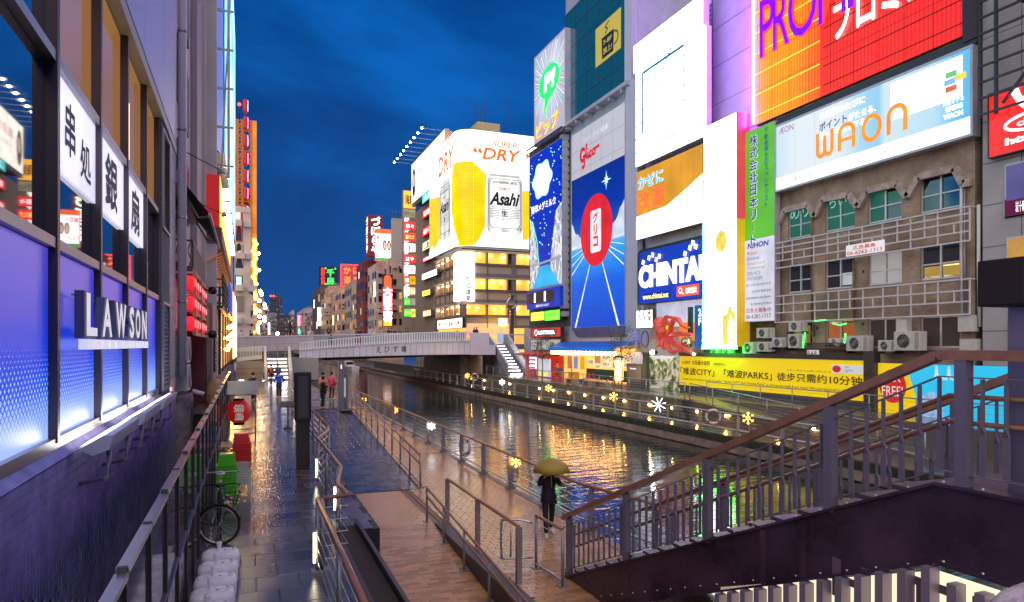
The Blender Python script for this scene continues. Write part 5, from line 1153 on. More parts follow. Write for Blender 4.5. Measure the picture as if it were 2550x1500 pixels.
# ------------------------------------------------------------------ grey panel building at the far right
XR = 31.3;yr1 = yat(2446,XR);fr2 = RF(XR,2446)
GP = mat('grey_panel',(.42,.40,.40),.5,var=.12,vscale=.6)
gp = thing('panel_building','grey panel-clad building at the right edge behind a black loudspeaker','building',(XR,yr1-4,0))
MB().box((XR+.1,yr1-9,0),(XR+12,yr1,24)).build('wall',mat('joint_dark',(.05,.05,.05),.7),gp)
for j in range(12):
 for i in range(3):
  q = MB();fr2.box(q,.02+i*1.7,1.68+i*1.7,.3+j*1.9,2.17+j*1.9,-.1,0);q.build('wall_panel',GP,gp)
def wn2(u0,vt,vb,m_,nm='window'):
 a0,b0 = fr2.q(u0,vb);b1 = fr2.q(u0,vt)[1];q = MB();fr2.box(q,a0-.08,a0+3.2,b0-.08,b1+.08,.01,.05);w_ = q.build(nm,WFR,gp);q = MB();fr2.quad(q,a0,a0+3.1,b0,b1,.07);q.build('pane',m_,w_);return a0,b0,b1,w_
wn2(2508,415,540,mat('night_room',(.03,.02,.08),.1,em=(.10,.05,.22),es=.6,var=.5,vscale=1));a0,b0,b1,w_ = wn2(2506,502,540,glow('wine',(.25,.01,.03),.5),'window_sign')
letters(w_,WLIT2,[('炭十輪',a0+.45,b0+.1,dict(w_=.4,h_=b1-b0-.2))],fr2,.1)
wn2(2512,596,650,mat('amber_room2',(.2,.1,.02),.2,em=(.6,.3,.05),es=.5,var=.8,vscale=.8));wn2(2516,782,880,mat('food_poster',(.4,.2,.1),.4,em=(.9,.7,.55),es=.9,var=.8,vscale=1.2),'lit_poster')
f3 = RF(XR-.3,2461);rs = panel('rooster_sign','red light box with a white rooster emblem at the right edge','sign',f3,0,5.5,f3.q(2462,396)[1],f3.q(2461,236)[1],.3,glow('rooster_red',(.85,.02,.015),.85),DSTEEL,.04)
r0 = f3.q(2462,396)[1];rH = f3.q(2461,236)[1]-r0
letters(rs,CW,[('http://www',.75,r0+rH*.1,dict(w_=3.9,h_=rH*.14,bold=.05))],f3,.04)
q = MB();stroke(q,f3,arc(2.2,r0+rH*.42,1.45,rH*.13,0,360,28),.12,.04);q.build('oval',CW,rs)
q = MB();f3.poly(q,[(.95,r0+rH*.92),(1.3,r0+rH*.95),(1.45,r0+rH*.8),(2.2,r0+rH*.78),(2.9,r0+rH*.95),(2.9,r0+rH*.7),(2.3,r0+rH*.55),(1.6,r0+rH*.58),(1.25,r0+rH*.72),(1.1,r0+rH*.83)],.04);q.build('emblem',CW,rs)
letters(rs,CW,[('chicken',1.25,r0+rH*.37,dict(w_=1.8,h_=rH*.1,bold=.02))],f3,.05)
# steel balcony lattice above it
lt2 = thing('steel_balcony','dark steel lattice balcony above the red rooster sign','balcony',(XR-.6,yr1-3,13))
f4 = RF(XR-.7,2436)
for i in range(8):
 b = 13.75+i*.72;MB().bar(f4.p(.0,b,0),f4.p(6,b,0),.09).build('rail',DSTEEL,lt2)
for a in (.05,.75,3.5): MB().bar(f4.p(a,13.6,-.05),f4.p(a,20,-.05),.12).build('upright',DSTEEL,lt2)
MB().bar(f4.p(1.0,14.0,-.1),f4.p(3.4,16.6,-.1),.1).build('brace',DSTEEL,lt2);MB().bar(f4.p(1.0,18.8,-.1),f4.p(3.4,16.6,-.1),.1).build('brace',DSTEEL,lt2)
# ================================================================== beyond the bridge: beer building, sign column, far rows
XA,YA = 31.5,103.0
fA = fr_front(XA,YA,0);fA.Yv = YA
def qa(u,v): P = at(u,v,Y=YA);return (P.x - XA,P.z)
def zA1(x,y): return (1050 + x/4.359,300 + y/4.359)
fAl = RF(XA,1083)
LA = fAl.o.y - YA                 # length of the canal side
az0,az1 = 19.0,37.3;RW = 14.2
beer = thing('beer_building','corner building wrapped in a bright beer advertisement above amber restaurant windows','building',(XA,YA,0))
BRN = mat('brown_cladding',(.20,.15,.12),.45,.2,var=.15,vscale=1);TANP = mat('tan_panel',(.52,.38,.26),.5);GRYB = mat('grey_band',(.22,.20,.20),.5)
MB().box((XA+.8,YA+.8,0),(XA+30,YA+LA,az0+1)).build('core',mat('dark_core',(.06,.05,.045),.7),beer)
# advertisement: curved skin from the canal side round to the front
ca = 1.6
path = [(XA,YA+LA,0)] + [(XA,YA+ca,0)] + [(XA+ca-ca*math.cos(R(d)),YA+ca-ca*math.sin(R(d)),0) for d in (15,30,45,60,75)] + [(XA+ca,YA,0),(XA+RW,YA,0)]
ad = thing('beer_advertisement','huge lit beer advertisement with a silver can on yellow and white','billboard',(XA,YA,az0))
def skin(zl,zh,m_,nm,off=0.0,parent=ad):
 """strip of the wrapped skin between two height functions"""
 q = MB();n = len(path)
 P = []
 for i,p_ in enumerate(path):
  if i < 2: d = Vector((-1,0,0))
  elif i > n-3: d = Vector((0,-1,0))
  else: d = Vector((p_[0]-XA-ca,p_[1]-YA-ca,0)).normalized()
  P.append(Vector(p_) + d*(.9+off))
 for i in range(n-1):
  a_,b_ = P[i],P[i+1]
  q.face([(a_.x,a_.y,zl(i)),(b_.x,b_.y,zl(i+1)),(b_.x,b_.y,zh(i+1)),(a_.x,a_.y,zh(i))],True)
 return q.build(nm,m_,parent)
skin(lambda i: az0,lambda i: az1,led('beer_white',(1,.97,.95),2.0,'z',22,.82),'white_skin')
YLW = led('beer_yellow',(1,.52,.0),1.25,'z',20,.7)
fF = fr_front(XA,YA-.95,0);fL = Fr((XA-.95,YA+LA,0),(0,-1,0),(-1,0,0))
def qF(x,y): P = at(*zA1(x,y),Y=YA-.95);return (P.x-XA,P.z)
def qL(x,y): P = at(*zA1(x,y),X=XA-.95);return (YA+LA-P.y,P.z)
zc_ = qF(520,450)[1]
q = MB();fF.poly(q,[(ca,az0+.02),qF(590,1335),qF(640,1260),qF(690,1150),qF(690,900),qF(705,590),qF(620,510),(ca,zc_)],.04);q.build('yellow_front',YLW,ad)
q = MB();fF.poly(q,[qF(1095,1300),(RW,qF(1150,1300)[1]),(RW,qF(1190,740)[1]),qF(1092,768)],.04);q.build('yellow_front_right',YLW,ad)
skin(lambda i: az0+.02,lambda i: zc_ + (.25 if i in (3,4,5) else 0),YLW,'yellow_corner',.02) if False else None
q = MB();n = len(path)
for i in range(1,n-2):
 a_,b_ = path[i],path[i+1]
 def off_(p_,i_): 
  d = Vector((-1,0,0)) if i_ < 2 else Vector((0,-1,0)) if i_ > n-3 else Vector((p_[0]-XA-ca,p_[1]-YA-ca,0)).normalized()
  return Vector(p_) + d*.96
 A_,B_ = off_(a_,i),off_(b_,i+1);q.face([(A_.x,A_.y,az0+.05),(B_.x,B_.y,az0+.05),(B_.x,B_.y,zc_+.1),(A_.x,A_.y,zc_+.1)],True)
q.build('yellow_corner',YLW,ad)
al = LA - ca
q = MB();fL.poly(q,[(al,az0+.05),(al,zc_+.1),qL(330,600),qL(325,1000),qL(360,1130),qL(412,1345)],.04);q.build('yellow_side',YLW,ad);q = MB();fL.poly(q,[(0,az0+.05),(0,qL(140,812)[1]),qL(205,830),qL(200,1290),qL(160,1370)],.04);q.build('yellow_side',YLW,ad)
# ice
ICE = mat('ice_print',(.6,.68,.7),.4,em=(.75,.86,.88),es=.85,var=.35,vscale=.9)
def ice(fr,a0,a1,b0,hs,nm):
 random.seed(4);top = []
 k = len(hs)
 for i,h in enumerate(hs): top.append((a0+(a1-a0)*i/(k-1),b0+h))
 q = MB();fr.poly(q,[(a0,b0),(a1,b0)] + top[::-1],.12);q.build(nm,ICE,ad)
ice(fF,qF(540,0)[0],RW,az0+.03,[.1,.5,1.3,2.2,1.7,1.9,1.4,1.1,1.7,1.3,1.9,1.0,.8,1.2],'ice_front');ice(fL,.0,qL(412,0)[0],az0+.03,[.9,2.0,1.0,1.3,1.6,2.3,3.4,4.2,2.2,.3],'ice_side')
# the can, drawn flat in a given box of each face
SIL = mat('can_silver',(.55,.55,.53),.35,.2,em=(.80,.80,.76),es=.95);SILD = mat('can_shade',(.3,.3,.3),.4,.2,em=(.36,.36,.34),es=.9)
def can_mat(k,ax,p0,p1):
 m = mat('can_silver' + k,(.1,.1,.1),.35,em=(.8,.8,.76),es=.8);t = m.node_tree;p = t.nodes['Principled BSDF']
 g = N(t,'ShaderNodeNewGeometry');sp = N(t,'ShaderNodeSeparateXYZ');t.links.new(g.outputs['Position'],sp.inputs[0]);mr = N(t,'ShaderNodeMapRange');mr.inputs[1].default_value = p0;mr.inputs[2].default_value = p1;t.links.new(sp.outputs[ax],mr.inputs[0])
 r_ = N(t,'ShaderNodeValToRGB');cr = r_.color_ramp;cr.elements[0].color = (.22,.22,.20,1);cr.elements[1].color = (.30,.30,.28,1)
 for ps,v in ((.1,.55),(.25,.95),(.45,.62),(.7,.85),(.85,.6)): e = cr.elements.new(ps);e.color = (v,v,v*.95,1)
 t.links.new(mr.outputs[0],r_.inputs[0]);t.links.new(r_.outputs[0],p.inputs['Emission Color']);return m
def can(fr,x0,x1,b0,b1,sfx):
 P0,P1 = fr.p(x0,0),fr.p(x1,0);SIL = can_mat(sfx,1 if sfx else 0,P0.y if sfx else P0.x,P1.y if sfx else P1.x)
 w_,h_ = x1-x0,b1-b0
 out_ = [(.02,.06),(.10,.015),(.3,0),(.7,0),(.9,.015),(.98,.06),(1,.12),(1,.83),(.93,.9),(.92,.955),(.8,.985),(.5,1),(.2,.985),(.08,.955),(.07,.9),(0,.83),(0,.12)]
 q = MB();fr.poly(q,[(x0+a*w_,b0+b*h_) for a,b in out_],.18);q.build('can_body' + sfx,SIL,ad)
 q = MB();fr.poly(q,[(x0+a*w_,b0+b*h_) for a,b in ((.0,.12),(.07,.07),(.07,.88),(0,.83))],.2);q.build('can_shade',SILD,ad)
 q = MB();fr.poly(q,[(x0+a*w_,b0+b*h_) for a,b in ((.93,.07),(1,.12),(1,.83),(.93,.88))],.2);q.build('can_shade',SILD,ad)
 q = MB();fr.poly(q,[(x0+a*w_,b0+b*h_) for a,b in ((.1,.885),(.9,.885),(.93,.9),(.92,.915),(.08,.915),(.07,.9))],.2);q.build('can_rim',SILD,ad)
 q = MB();stroke(q,fr,[(x0+a*w_,b0+b*h_) for a,b in ((.12,.85),(.88,.85),(.95,.77),(.95,.2),(.87,.12),(.13,.12),(.05,.2),(.05,.77),(.12,.85))],w_*.012,.22);stroke(q,fr,[(x0+.05*w_,b0+.4*h_),(x0+.95*w_,b0+.4*h_)],w_*.01,.22);q.build('can_border',BLK,ad)
 letters(ad,BLK,[('Asahi',x0+.06*w_,b0+.455*h_,dict(w_=.86*w_,h_=.2*h_,bold=.035,shear=.35)),('生',x0+.39*w_,b0+.295*h_,dict(w_=.2*w_,h_=.09*h_,bold=.03)),('洗練されたクリアな味、辛口',x0+.1*w_,b0+.415*h_,dict(w_=.78*w_,h_=.03*h_)),('350ml',x0+.4*w_,b0+.065*h_,dict(w_=.2*w_,h_=.04*h_)),('ASAHI BREWERIES LIMITED',x0+.16*w_,b0+.78*h_,dict(w_=.68*w_,h_=.04*h_,bold=.02)),('お酒',x0+.84*w_,b0+.09*h_,dict(w_=.12*w_,h_=.05*h_))],fr,.24)
 letters(ad,REDP,[('"DRY"',x0+.3*w_,b0+.685*h_,dict(w_=.4*w_,h_=.04*h_,shear=.3,bold=.01)),('スーパードライ',x0+.26*w_,b0+.235*h_,dict(w_=.48*w_,h_=.035*h_,bold=.02))],fr,.24)
 q = MB()
 for s_ in (.08,.64):
  for i in range(5): fr.quad(q,x0+s_*w_,x0+(s_+.26)*w_,b0+(.275+.024*i)*h_,b0+(.283+.024*i)*h_,.23)
 tag(q.build('can_small_print',mat('fine_print',(.3,.33,.4),.5),ad),kind='stuff')
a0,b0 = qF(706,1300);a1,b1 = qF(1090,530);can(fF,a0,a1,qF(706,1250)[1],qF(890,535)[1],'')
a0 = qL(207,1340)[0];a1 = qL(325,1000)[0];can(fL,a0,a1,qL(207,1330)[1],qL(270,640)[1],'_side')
OG = glow('dry_orange',(1,.20,.01),.8)
a0,b0 = qF(655,420);a1,_ = qF(1110,420);hD = qF(655,290)[1]-b0
letters(ad,OG,[('DRY',a0,b0,dict(w_=(a1-a0)*.93,h_=hD,shear=.22,bold=.03)),('“',qF(555,330)[0],b0+hD*.45,dict(w_=1.6,h_=hD*.5,bold=.04)),('”',qF(1125,0)[0],b0+hD*.35,dict(w_=1.4,h_=hD*.5,bold=.04)),('SUPER',qF(765,0)[0],b0+hD*1.15,dict(w_=(a1-a0)*.6,h_=hD*.5,shear=.22,bold=.02))],fF,.06)
a0,b0 = qL(185,660);a1 = qL(345,0)[0];hD = 3.4
letters(ad,OG,[('DRY',a0,b0+.4,dict(w_=(a1-a0)*1.05,h_=hD,shear=.1,bold=.03)),('SUPER',a0+2.0,b0+hD+1.0,dict(w_=(a1-a0)*.75,h_=1.9,shear=.1,bold=.02))],fL,.06)
# restaurant storeys under it
AMB = mat('amber_interior',(.6,.3,.05),.6,em=(1,.34,.03),es=1.0,var=.3,vscale=.35)
t = AMB.node_tree;p = t.nodes['Principled BSDF'];g = N(t,'ShaderNodeNewGeometry');n1 = N(t,'ShaderNodeTexNoise');n1.inputs['Scale'].default_value = .5;n1.inputs['Detail'].default_value = 2;t.links.new(g.outputs['Position'],n1.inputs['Vector'])
mr = N(t,'ShaderNodeMapRange');mr.inputs[1].default_value = .3;mr.inputs[2].default_value = .7;mr.inputs[3].default_value = .95;mr.inputs[4].default_value = 2.1;t.links.new(n1.outputs[0],mr.inputs[0]);t.links.new(mr.outputs[0],p.inputs['Emission Strength'])
PANE = mat('clear_pane',(.9,.8,.6),.05,alpha=.12)
LAMPD = glow('lamp_dome',(1,.85,.55),14.0)
rowsz = [(16.5,18.2),(12.35,14.0),(8.3,9.9)]
MB().box((XA+.05,YA+.05,18.75),(XA+RW+6,YA+LA,az0-.02)).build('soffit',GRYB,beer)
for k,(lo,hi) in enumerate(rowsz):
 for (fr,L_,wins) in ((fA,RW+2,[(.5+.0,4.1),(4.35,7.7),(9.1,12.4),(12.6,15.6)]),(Fr((XA,YA+LA,0),(0,-1,0),(-1,0,0)),LA,[(.6,3.2),(3.5,6.2),(6.5,9.2),(9.5,12.2),(12.5,15.4)])):
  q = MB();fr.box(q,0,L_,hi,hi+.32,-.7,.25);q.build('cornice',TANP,beer)
  q = MB();fr.box(q,0,L_,lo-.35,lo,-.7,.15);q.build('sill_band',BRN,beer)
  q = MB();fr.box(q,.2,L_,lo-1.6,lo-.36,-.7,-.1);q.build('spandrel',TANP,beer)
  q = MB();fr.box(q,.2,L_,lo-2.1,lo-1.61,-.7,-.05);q.build('grey_band',GRYB,beer)
  for (a0,a1) in wins:
   q = MB();fr.quad(q,a0,a1,lo,hi,-.65);q.build('lit_interior',AMB,beer)
   fr_ = MB();fr.box(fr_,a0-.1,a0,lo,hi,-.6,.02);fr.box(fr_,a1,a1+.1,lo,hi,-.6,.02);wo = fr_.build('window',BRN,beer)
   q = MB();fr.quad(q,a0,a1,lo,hi,-.05);q.build('pane',PANE,wo)
   for j in range(2):
    c_ = fr.p(a0+(a1-a0)*random.uniform(.15+.45*j,.4+.45*j),hi-random.uniform(.3,.7),-.35);MB().lathe([(.0,.16),(.13,.14),(.24,0),(0,-.02)],c_,10).build('lamp_dome',LAMPD,wo)
  for a_ in (0.0,(wins[1][1]+wins[2][0])/2,L_-.5): q = MB();fr.box(q,a_,a_+.75,lo-2.1,hi,-.5,.1);q.build('pier',GRYB,beer)
  for (a0,a1) in wins: q = MB();fr.box(q,a0-.16,a0-.02,lo-2.1,lo-.36,-.2,.06);q.build('fin',BRN,beer)
MB().box((XA+.5,YA+.5,2.3),(XA+RW+4,YA+LA-.5,6.2)).build('ground_storey',mat('amber_shop',(.4,.2,.08),.5,em=(1,.35,.05),es=1.6,var=.6,vscale=.5),beer)
q = MB();fA.quad(q,.6,8.2,5.0,6.9,-.02);q.build('menu_strip',mat('menu_strip',(.6,.3,.2),.5,em=(1,.42,.18),es=.8,var=.5,vscale=1.2),beer)
for k in range(3): q = MB();fA.box(q,1.0+k*2.6,3.2+k*2.6,2.4,4.6,-.3,-.05);q.build('shop_opening',glow('amber_open',(1,.5,.12),.9),beer)
# crab restaurant corner light column and lit board
cs2 = thing('corner_light_column','tall white corner light column with black vertical lettering below the beer advertisement','sign',(XA,YA,10))
MB().box((XA-.7,YA-.7,10.4),(XA+1.9,YA+2.2,18.1)).build('column',glow('corner_white',(.98,.95,1),2.2),cs2)
fcc = fr_front(XA-.7,YA-.72,0);q = MB();put_column(q,fcc,'かに道楽',1.5,14.3,.95,1.05,.02,bold=.03);q.build('lettering',BLK,cs2)
fcl = Fr((XA-.72,YA+2.2,0),(0,-1,0),(-1,0,0));q = MB();put_column(q,fcl,'かに道楽',1.5,14.3,.95,1.05,.02,bold=.03);q.build('lettering',BLK,cs2)
fcb = RF(XA-.6,1089);aB = fcb.a(1152);bb0,bb1 = fcb.q(1089,822)[1],fcb.q(1089,798)[1]
cb_ = panel('light_box','white light box with red lettering between crab drawings at the bridge corner','sign',fcb,0,aB,bb0,bb1,.4,glow('crab_white',(1,.95,.8),1.7),DSTEEL,.1)
letters(cb_,glow('brown_red',(.5,.06,.0),.6),[('かに道楽',aB*.3,bb0+(bb1-bb0)*.2,dict(w_=aB*.36,h_=(bb1-bb0)*.55,bold=.04))],fcb,.03)
q = MB()
for cx_ in (.12,.86):
 c0,c1 = aB*cx_,bb0+(bb1-bb0)*.5;fcb.poly(q,arc(c0,c1,aB*.035,.28,0,360,10),.04)
 for i in range(8): an = R(200+i*20) if i < 4 else R(280+i*10);stroke(q,fcb,[(c0,c1),(c0+aB*.08*math.cos(R(30*i+15)),c1+.6*math.sin(R(30*i+15)))],.09,.05)
q.build('crab_drawing',glow('crab_red',(.85,.06,.01),.8),cb_)
# roof plant on top
rp2 = thing('roof_plant','beige plant box with antennas on the beer building roof','roof plant',(XA+6,YA+6,az1));
MB().box((XA+4.2,YA+5,az1-.5),(XA+8.2,YA+9,az1+3.4)).build('tank',mat('beige_tank',(.5,.38,.2),.6),rp2)
for dx,h in ((4.4,7),(5.1,6),(5.8,7.5)): MB().tube([(XA+dx,YA+6,az1+3),(XA+dx,YA+6,az1+h)],.05,5).build('antenna',DSTEEL,rp2)
MB().tube([(XA+11,YA+8,az1-1),(XA+11,YA+8,az1+9)],.06,5).build('mast',DSTEEL,rp2)
MB().box((XA+1.2,YA+1.2,az1-1.2),(XA+RW-.3,YA+LA-.5,az1-.05)).build('roof',GRYB,beer)
# ------------------------------------------------------------------ sign-covered building left of it
XB2 = 31.5;yb_a,yb_b = yat(1083,XB2),yat(1036,XB2)
sbd = thing('bar_building','striped grey building with stacked horizontal bar signs left of the beer building','building',(XB2,(yb_a+yb_b)/2,0))
MB().box((XB2,yb_a+.05,0),(XB2+14,yb_b,30)).build('wall',mat('striped_wall',(.27,.22,.18),.6,var=.3,vscale=.8),sbd)
f_b = RF(XB2,1036);LB = yb_b - yb_a
for i in range(18): q = MB();f_b.box(q,LB*i/18,LB*i/18+.25,2,30,0,.15);q.build('rib',mat('rib_tan',(.35,.29,.23),.6),sbd)
def zB(x,y): return (1000 + x/3.7,460 + y/3.7)
LGRN = [('teal light box, topmost on the striped building',190,300,100,185,(.1,.75,.7),1.1,'上海'),('red light box with white brush lettering, second from the top',192,302,245,325,(.95,.03,.02),1.1,'茶茶 居酒屋'),('red light box with yellow lettering, third from the top',190,305,410,490,(.95,.05,.02),1.1,'相席ダイニング'),
 ('pale green light box, fourth from the top',192,305,540,620,(.75,.8,.6),1.0,'上'),('red strip light box in the middle of the striped building',190,292,680,725,(.95,.03,.02),1.0,'居酒屋はや'),('white light box, lower middle of the striped building',188,328,828,885,(1,.97,1),2.0,'日本酒 三'),('yellow light box, second lowest on the striped building',190,265,985,1035,(1,.65,.05),1.2,'焼肉'),('orange light box, lowest on the striped building',197,272,1165,1220,(1,.5,.1),1.4,'肉盛')]
for lab,x0,x1,y0_,y1_,c_,s_,tx in LGRN:
 u0,v0 = zB(x0,y0_);u1,_ = zB(x1,0);_,v1 = zB(x0,y1_);dk = sum(c_) > 1.6
 signbox('light_box',lab,u0,u1,v0,v1,c_,s_,[(tx,.12,.2,.75,.6,REDP if dk else CW,.02)],X=XB2-.8,group='light boxes of the bar building')
# white roof billboard with spotlights on arms
fbb = RF(30.8,1025);Lb = fbb.a(1108);c0,c1 = fbb.q(1028,508)[1],fbb.q(1028,408)[1]
rb = panel('roof_billboard','white roof billboard with a portrait and pale red lettering, lit by arm lamps','billboard',fbb,0,Lb,c0,c1,.8,glow('warm_white',(1,.93,.80),1.5),mat('beige_frame',(.5,.42,.3),.6),.08)
letters(rb,glow('rose_print',(.85,.25,.25),.9),[('高須クリニック',Lb*.22,c0+(c1-c0)*.55,dict(w_=Lb*.7,h_=(c1-c0)*.2,bold=.01))],fbb,.03);letters(rb,glow('grey_print2',(.4,.32,.3),.9),[('クリニック大阪院',Lb*.22,c0+(c1-c0)*.36,dict(w_=Lb*.65,h_=(c1-c0)*.08))],fbb,.03)
q = MB();fbb.poly(q,arc(Lb*.085,c0+(c1-c0)*.5,Lb*.055,(c1-c0)*.36,0,360,20),.03);q.build('portrait_hair',mat('dark_hair_print',(.03,.02,.02),.6),rb)
q = MB();fbb.poly(q,arc(Lb*.09,c0+(c1-c0)*.55,Lb*.03,(c1-c0)*.17,0,360,16),.05);q.build('portrait_face',glow('skin_print',(.85,.55,.4),.9),rb)
for i in range(9):
 a_ = Lb*(.02+.115*i);tip = fbb.p(a_,c1+.1,3.6);arm = MB().tube([fbb.p(a_,c1+.1,0),tip],.045,5).build('lamp_arm',STEEL,rb)
 MB().ball(tip,.17,10,6).build('lamp',glow('arm_lamp',(1,.93,.75),30),arm)
MB().box((31.3,yb_a,c0-.4),(40,yb_b,c0)).build('roof_deck',DCONC,sbd);MB().bar(fbb.p(0,c0-.3,-.3),fbb.p(Lb,c0-.3,-.3),.5,.3).build('truss',STEEL,rb)
# stacked sign column
Yc = 138.0;fq2 = fr_front(at(1004,700,Y=Yc).x,Yc,0);wC = at(1035,700,Y=Yc).x - at(1004,700,Y=Yc).x
def zcol(y): return at(1019,460 + y/3.7,Y=Yc).z
sc3 = thing('sign_column','tall column of stacked shop signs facing the camera beside the bar building','sign column',(fq2.o.x+wC/2,Yc,0))
q = MB();fq2.box(q,0,wC,4,zcol(55),-1.2,-.05);q.build('mast',mat('tan_mast',(.38,.30,.22),.6),sc3)
cells = [(60,218,.04,.96,(1,.45,.05),1.2,'海鮮',BLK),(232,305,.04,.96,(.4,.33,.2),.7,'ドウトン',BLK),(347,420,.08,.96,(.9,.03,.03),1.3,'茶々',CW),(447,520,.08,.96,(.95,.05,.02),1.3,'相席 ダイニング',glow('lemon',(1,1,1),1)),(545,618,.08,.96,(1,.96,.85),1.8,'上',BLK),(650,720,.1,.95,(.95,.03,.03),1.4,'はや',CW),(748,818,.08,.95,(1,.95,.92),2.0,'日本酒',REDP),(847,918,.08,.5,(.95,.1,.05),1.3,'280',CW),(847,918,.53,.97,(1,.42,.0),1.3,'280円',BLK),(948,1018,.08,.52,(1,.96,.95),1.9,'',CW),(948,1018,.55,.97,(.7,.5,.2),1.0,'山',CW),(1048,1112,.1,.52,(.05,.75,.05),1.2,'びっくり',glow('lemon',(1,1,1),1)),(1048,1112,.55,.97,(.5,.45,.4),.6,'',CW),(1150,1215,.1,.62,(.1,.8,.05),1.3,'びっくり ドンキー',glow('lemon',(1,1,1),1)),(1148,1218,.64,.98,(1,.85,.15),1.5,'焼',REDP)]
for (y0_,y1_,x0,x1,c_,s_,tx,m_) in cells:
 b0,b1 = zcol(y1_),zcol(y0_);q = MB();fq2.box(q,wC*x0,wC*x1,b0,b1,0,.12);co = q.build('sign_cell',glow('cell%d_%d' % (y0_,int(x0*100)),c_,s_),sc3)
 if tx: letters(co,m_,[(tx,wC*(x0+(x1-x0)*.12),b0+(b1-b0)*.2,dict(w_=wC*(x1-x0)*.76,h_=(b1-b0)*.58,bold=.02))],fq2,.16)
for i in range(8): letters(sc3,WLIT2,[('%dF' % (8-i),wC*.1,zcol(342+100*i),dict(h_=.75,bold=.02))],fq2,.03)
# ------------------------------------------------------------------ far right row, each building with its own front
WINL = glow('far_window_warm',(1,.5,.13),.6);WIND = mat('far_window_dark',(.03,.03,.04),.2);WINW = glow('far_window_white',(.95,.95,.85),.9)
def far(name,lab,uL,uR,vT,Y,dep,c_,side='left',nwx=3,nwz=5,litp=.25,cat='building',vB=842,emit=.0):
 x0,x1 = at(uL,700,Y=Y).x,at(uR,700,Y=Y).x;zt = at(uL,vT,Y=Y).z
 t_ = thing(name,lab,cat,((x0+x1)/2,Y,0))
 c_ = tuple(min(.8,x*k_) for x,k_ in zip(c_,(1.5,1.35,1.2)))  # walls lightened and warmed: orange street light put into their colour
 m_ = mat('far_wall_%d_%d' % (uL,Y),c_,.7,var=.25,vscale=.25,em=c_ if emit else None,es=emit)
 MB().box((x0,Y,-1),(x1,Y+dep,zt)).build('wall',m_,t_)
 f1 = fr_front(x0,Y,0);W = x1-x0;zb = max(4.5,zt - 30)
 for i in range(nwx):
  for j in range(nwz):
   if random.random() < .12: continue
   b = zb + (zt-zb-1.2)*j/nwz + .6;hh = (zt-zb-1.2)/nwz*.5;a0 = W*(i+.22)/nwx
   q = MB();f1.quad(q,a0,a0+W/nwx*.56,b,b+hh,.05);q.build('window',WINL if random.random() < litp*.6 else WIND,t_)
 f2 = Fr((x0,Y+dep,0),(0,-1,0),(-1,0,0)) if side == 'left' else Fr((x1,Y,0),(0,1,0),(1,0,0))
 for i in range(4):
  for j in range(nwz):
   if random.random() < .2: continue
   b = zb + (zt-zb-1.2)*j/nwz + .6;hh = (zt-zb-1.2)/nwz*.55;a0 = dep*(i+.2)/4
   q = MB();f2.quad(q,a0,a0+dep*.15,b,b+hh,.05);q.build('window',random.choice((WINL,WINW)) if random.random() < litp*.7 else WIND,t_)
 rm = mat('roof_clutter',(.22,.20,.20),.6);xr = x0 if side == 'left' else x1-.6
 MB().box((x0+W*.25,Y+2,zt),(x0+W*.6,Y+6,zt+W*.18)).build('roof_box',rm,t_);MB().tube([(x0+W*.75,Y+3,zt),(x0+W*.75,Y+3,zt+W*.45)],.1,4).build('antenna',rm,t_);MB().box((x0,Y-.15,zt-.5),(x1,Y,zt+.35)).build('parapet',m_,t_)
 for j in range(4):
  b = zb+(zt-zb)*(j+.45)/4;MB().box((x0+W*.05,Y-.9,b),(x0+W*(.45+.1*(j % 3)),Y,b+.9)).build('balcony',m_,t_)
  q = MB();a0 = W*random.uniform(.6,.85);f1.box(q,a0,a0+1.0,b,b+.8,0,.5);q.build('aircon_box',ACW,t_)
 return t_,f1,W,zt
random.seed(21)
TANB = (.40,.30,.22)
far('far_building','grey-beige building with roof frame at the far end of the right bank',756,792,769,430,60,(.36,.33,.33),nwx=2)
far('far_building','slim building with a pale pink banner at the far right bank',778,800,776,385,40,(.34,.26,.24))
bq,f1,W,zt = far('okonomiyaki_building','dark building under the green neon sign on the right bank',797,843,713,330,40,(.10,.08,.08),nwx=1,nwz=4)
q = MB();f1.box(q,0,W,zt,at(820,664,Y=330).z,-6,-.05);sgn = tag(q.build('neon_sign_frame',mat('neon_back',(.03,.028,.04),.6)),'dark roof sign with green and red neon characters','neon sign')
NG,NR = glow('neon_green',(.03,1,.08),2.6),glow('neon_red',(1,.03,.02),2.6)
zt2 = at(820,664,Y=330).z;q = MB();put_column(q,f1,'千房',W*.56,zt2-1.2,3.4,1.15,.2,bold=.03);q.build('green_lettering',NG,sgn)
q = MB();put_column(q,f1,'お好み焼',W*.16,zt2-.6,1.9,1.05,.2,bold=.02);q.build('red_lettering',NR,sgn)
for (x,y_) in ((.3,.12),(.82,.14),(.3,.9),(.82,.9)): q = MB();f1.quad(q,W*x-.3,W*x+.3,zt+(zt2-zt)*y_-.3,zt+(zt2-zt)*y_+.3,.2);q.build('green_lamp',NG,sgn)
far('far_building','beige box building right of the green neon sign',818,872,714,315,30,(.42,.31,.24),nwx=1,nwz=3)
far('far_building','pale building below the beige box on the right bank',811,836,742,300,20,(.40,.33,.27));far('far_building','brown building with white lit slots on the right bank',834,852,724,285,20,(.36,.26,.19),litp=.5);far('far_building','orange-tinted building with the red vertical sign',846,876,722,270,20,(.46,.28,.17))
x_,Y_ = 846,268;f1 = fr_front(at(846,700,Y=Y_).x,Y_,0);W = at(859,700,Y=Y_).x-f1.o.x
vs_ = panel('vertical_neon','red vertical sign with white characters far along the right bank','sign',f1,0,W,at(850,777,Y=Y_).z,at(850,751,Y=Y_).z,.5,glow('far_red',(.95,.05,.03),1.3),DSTEEL,.1)
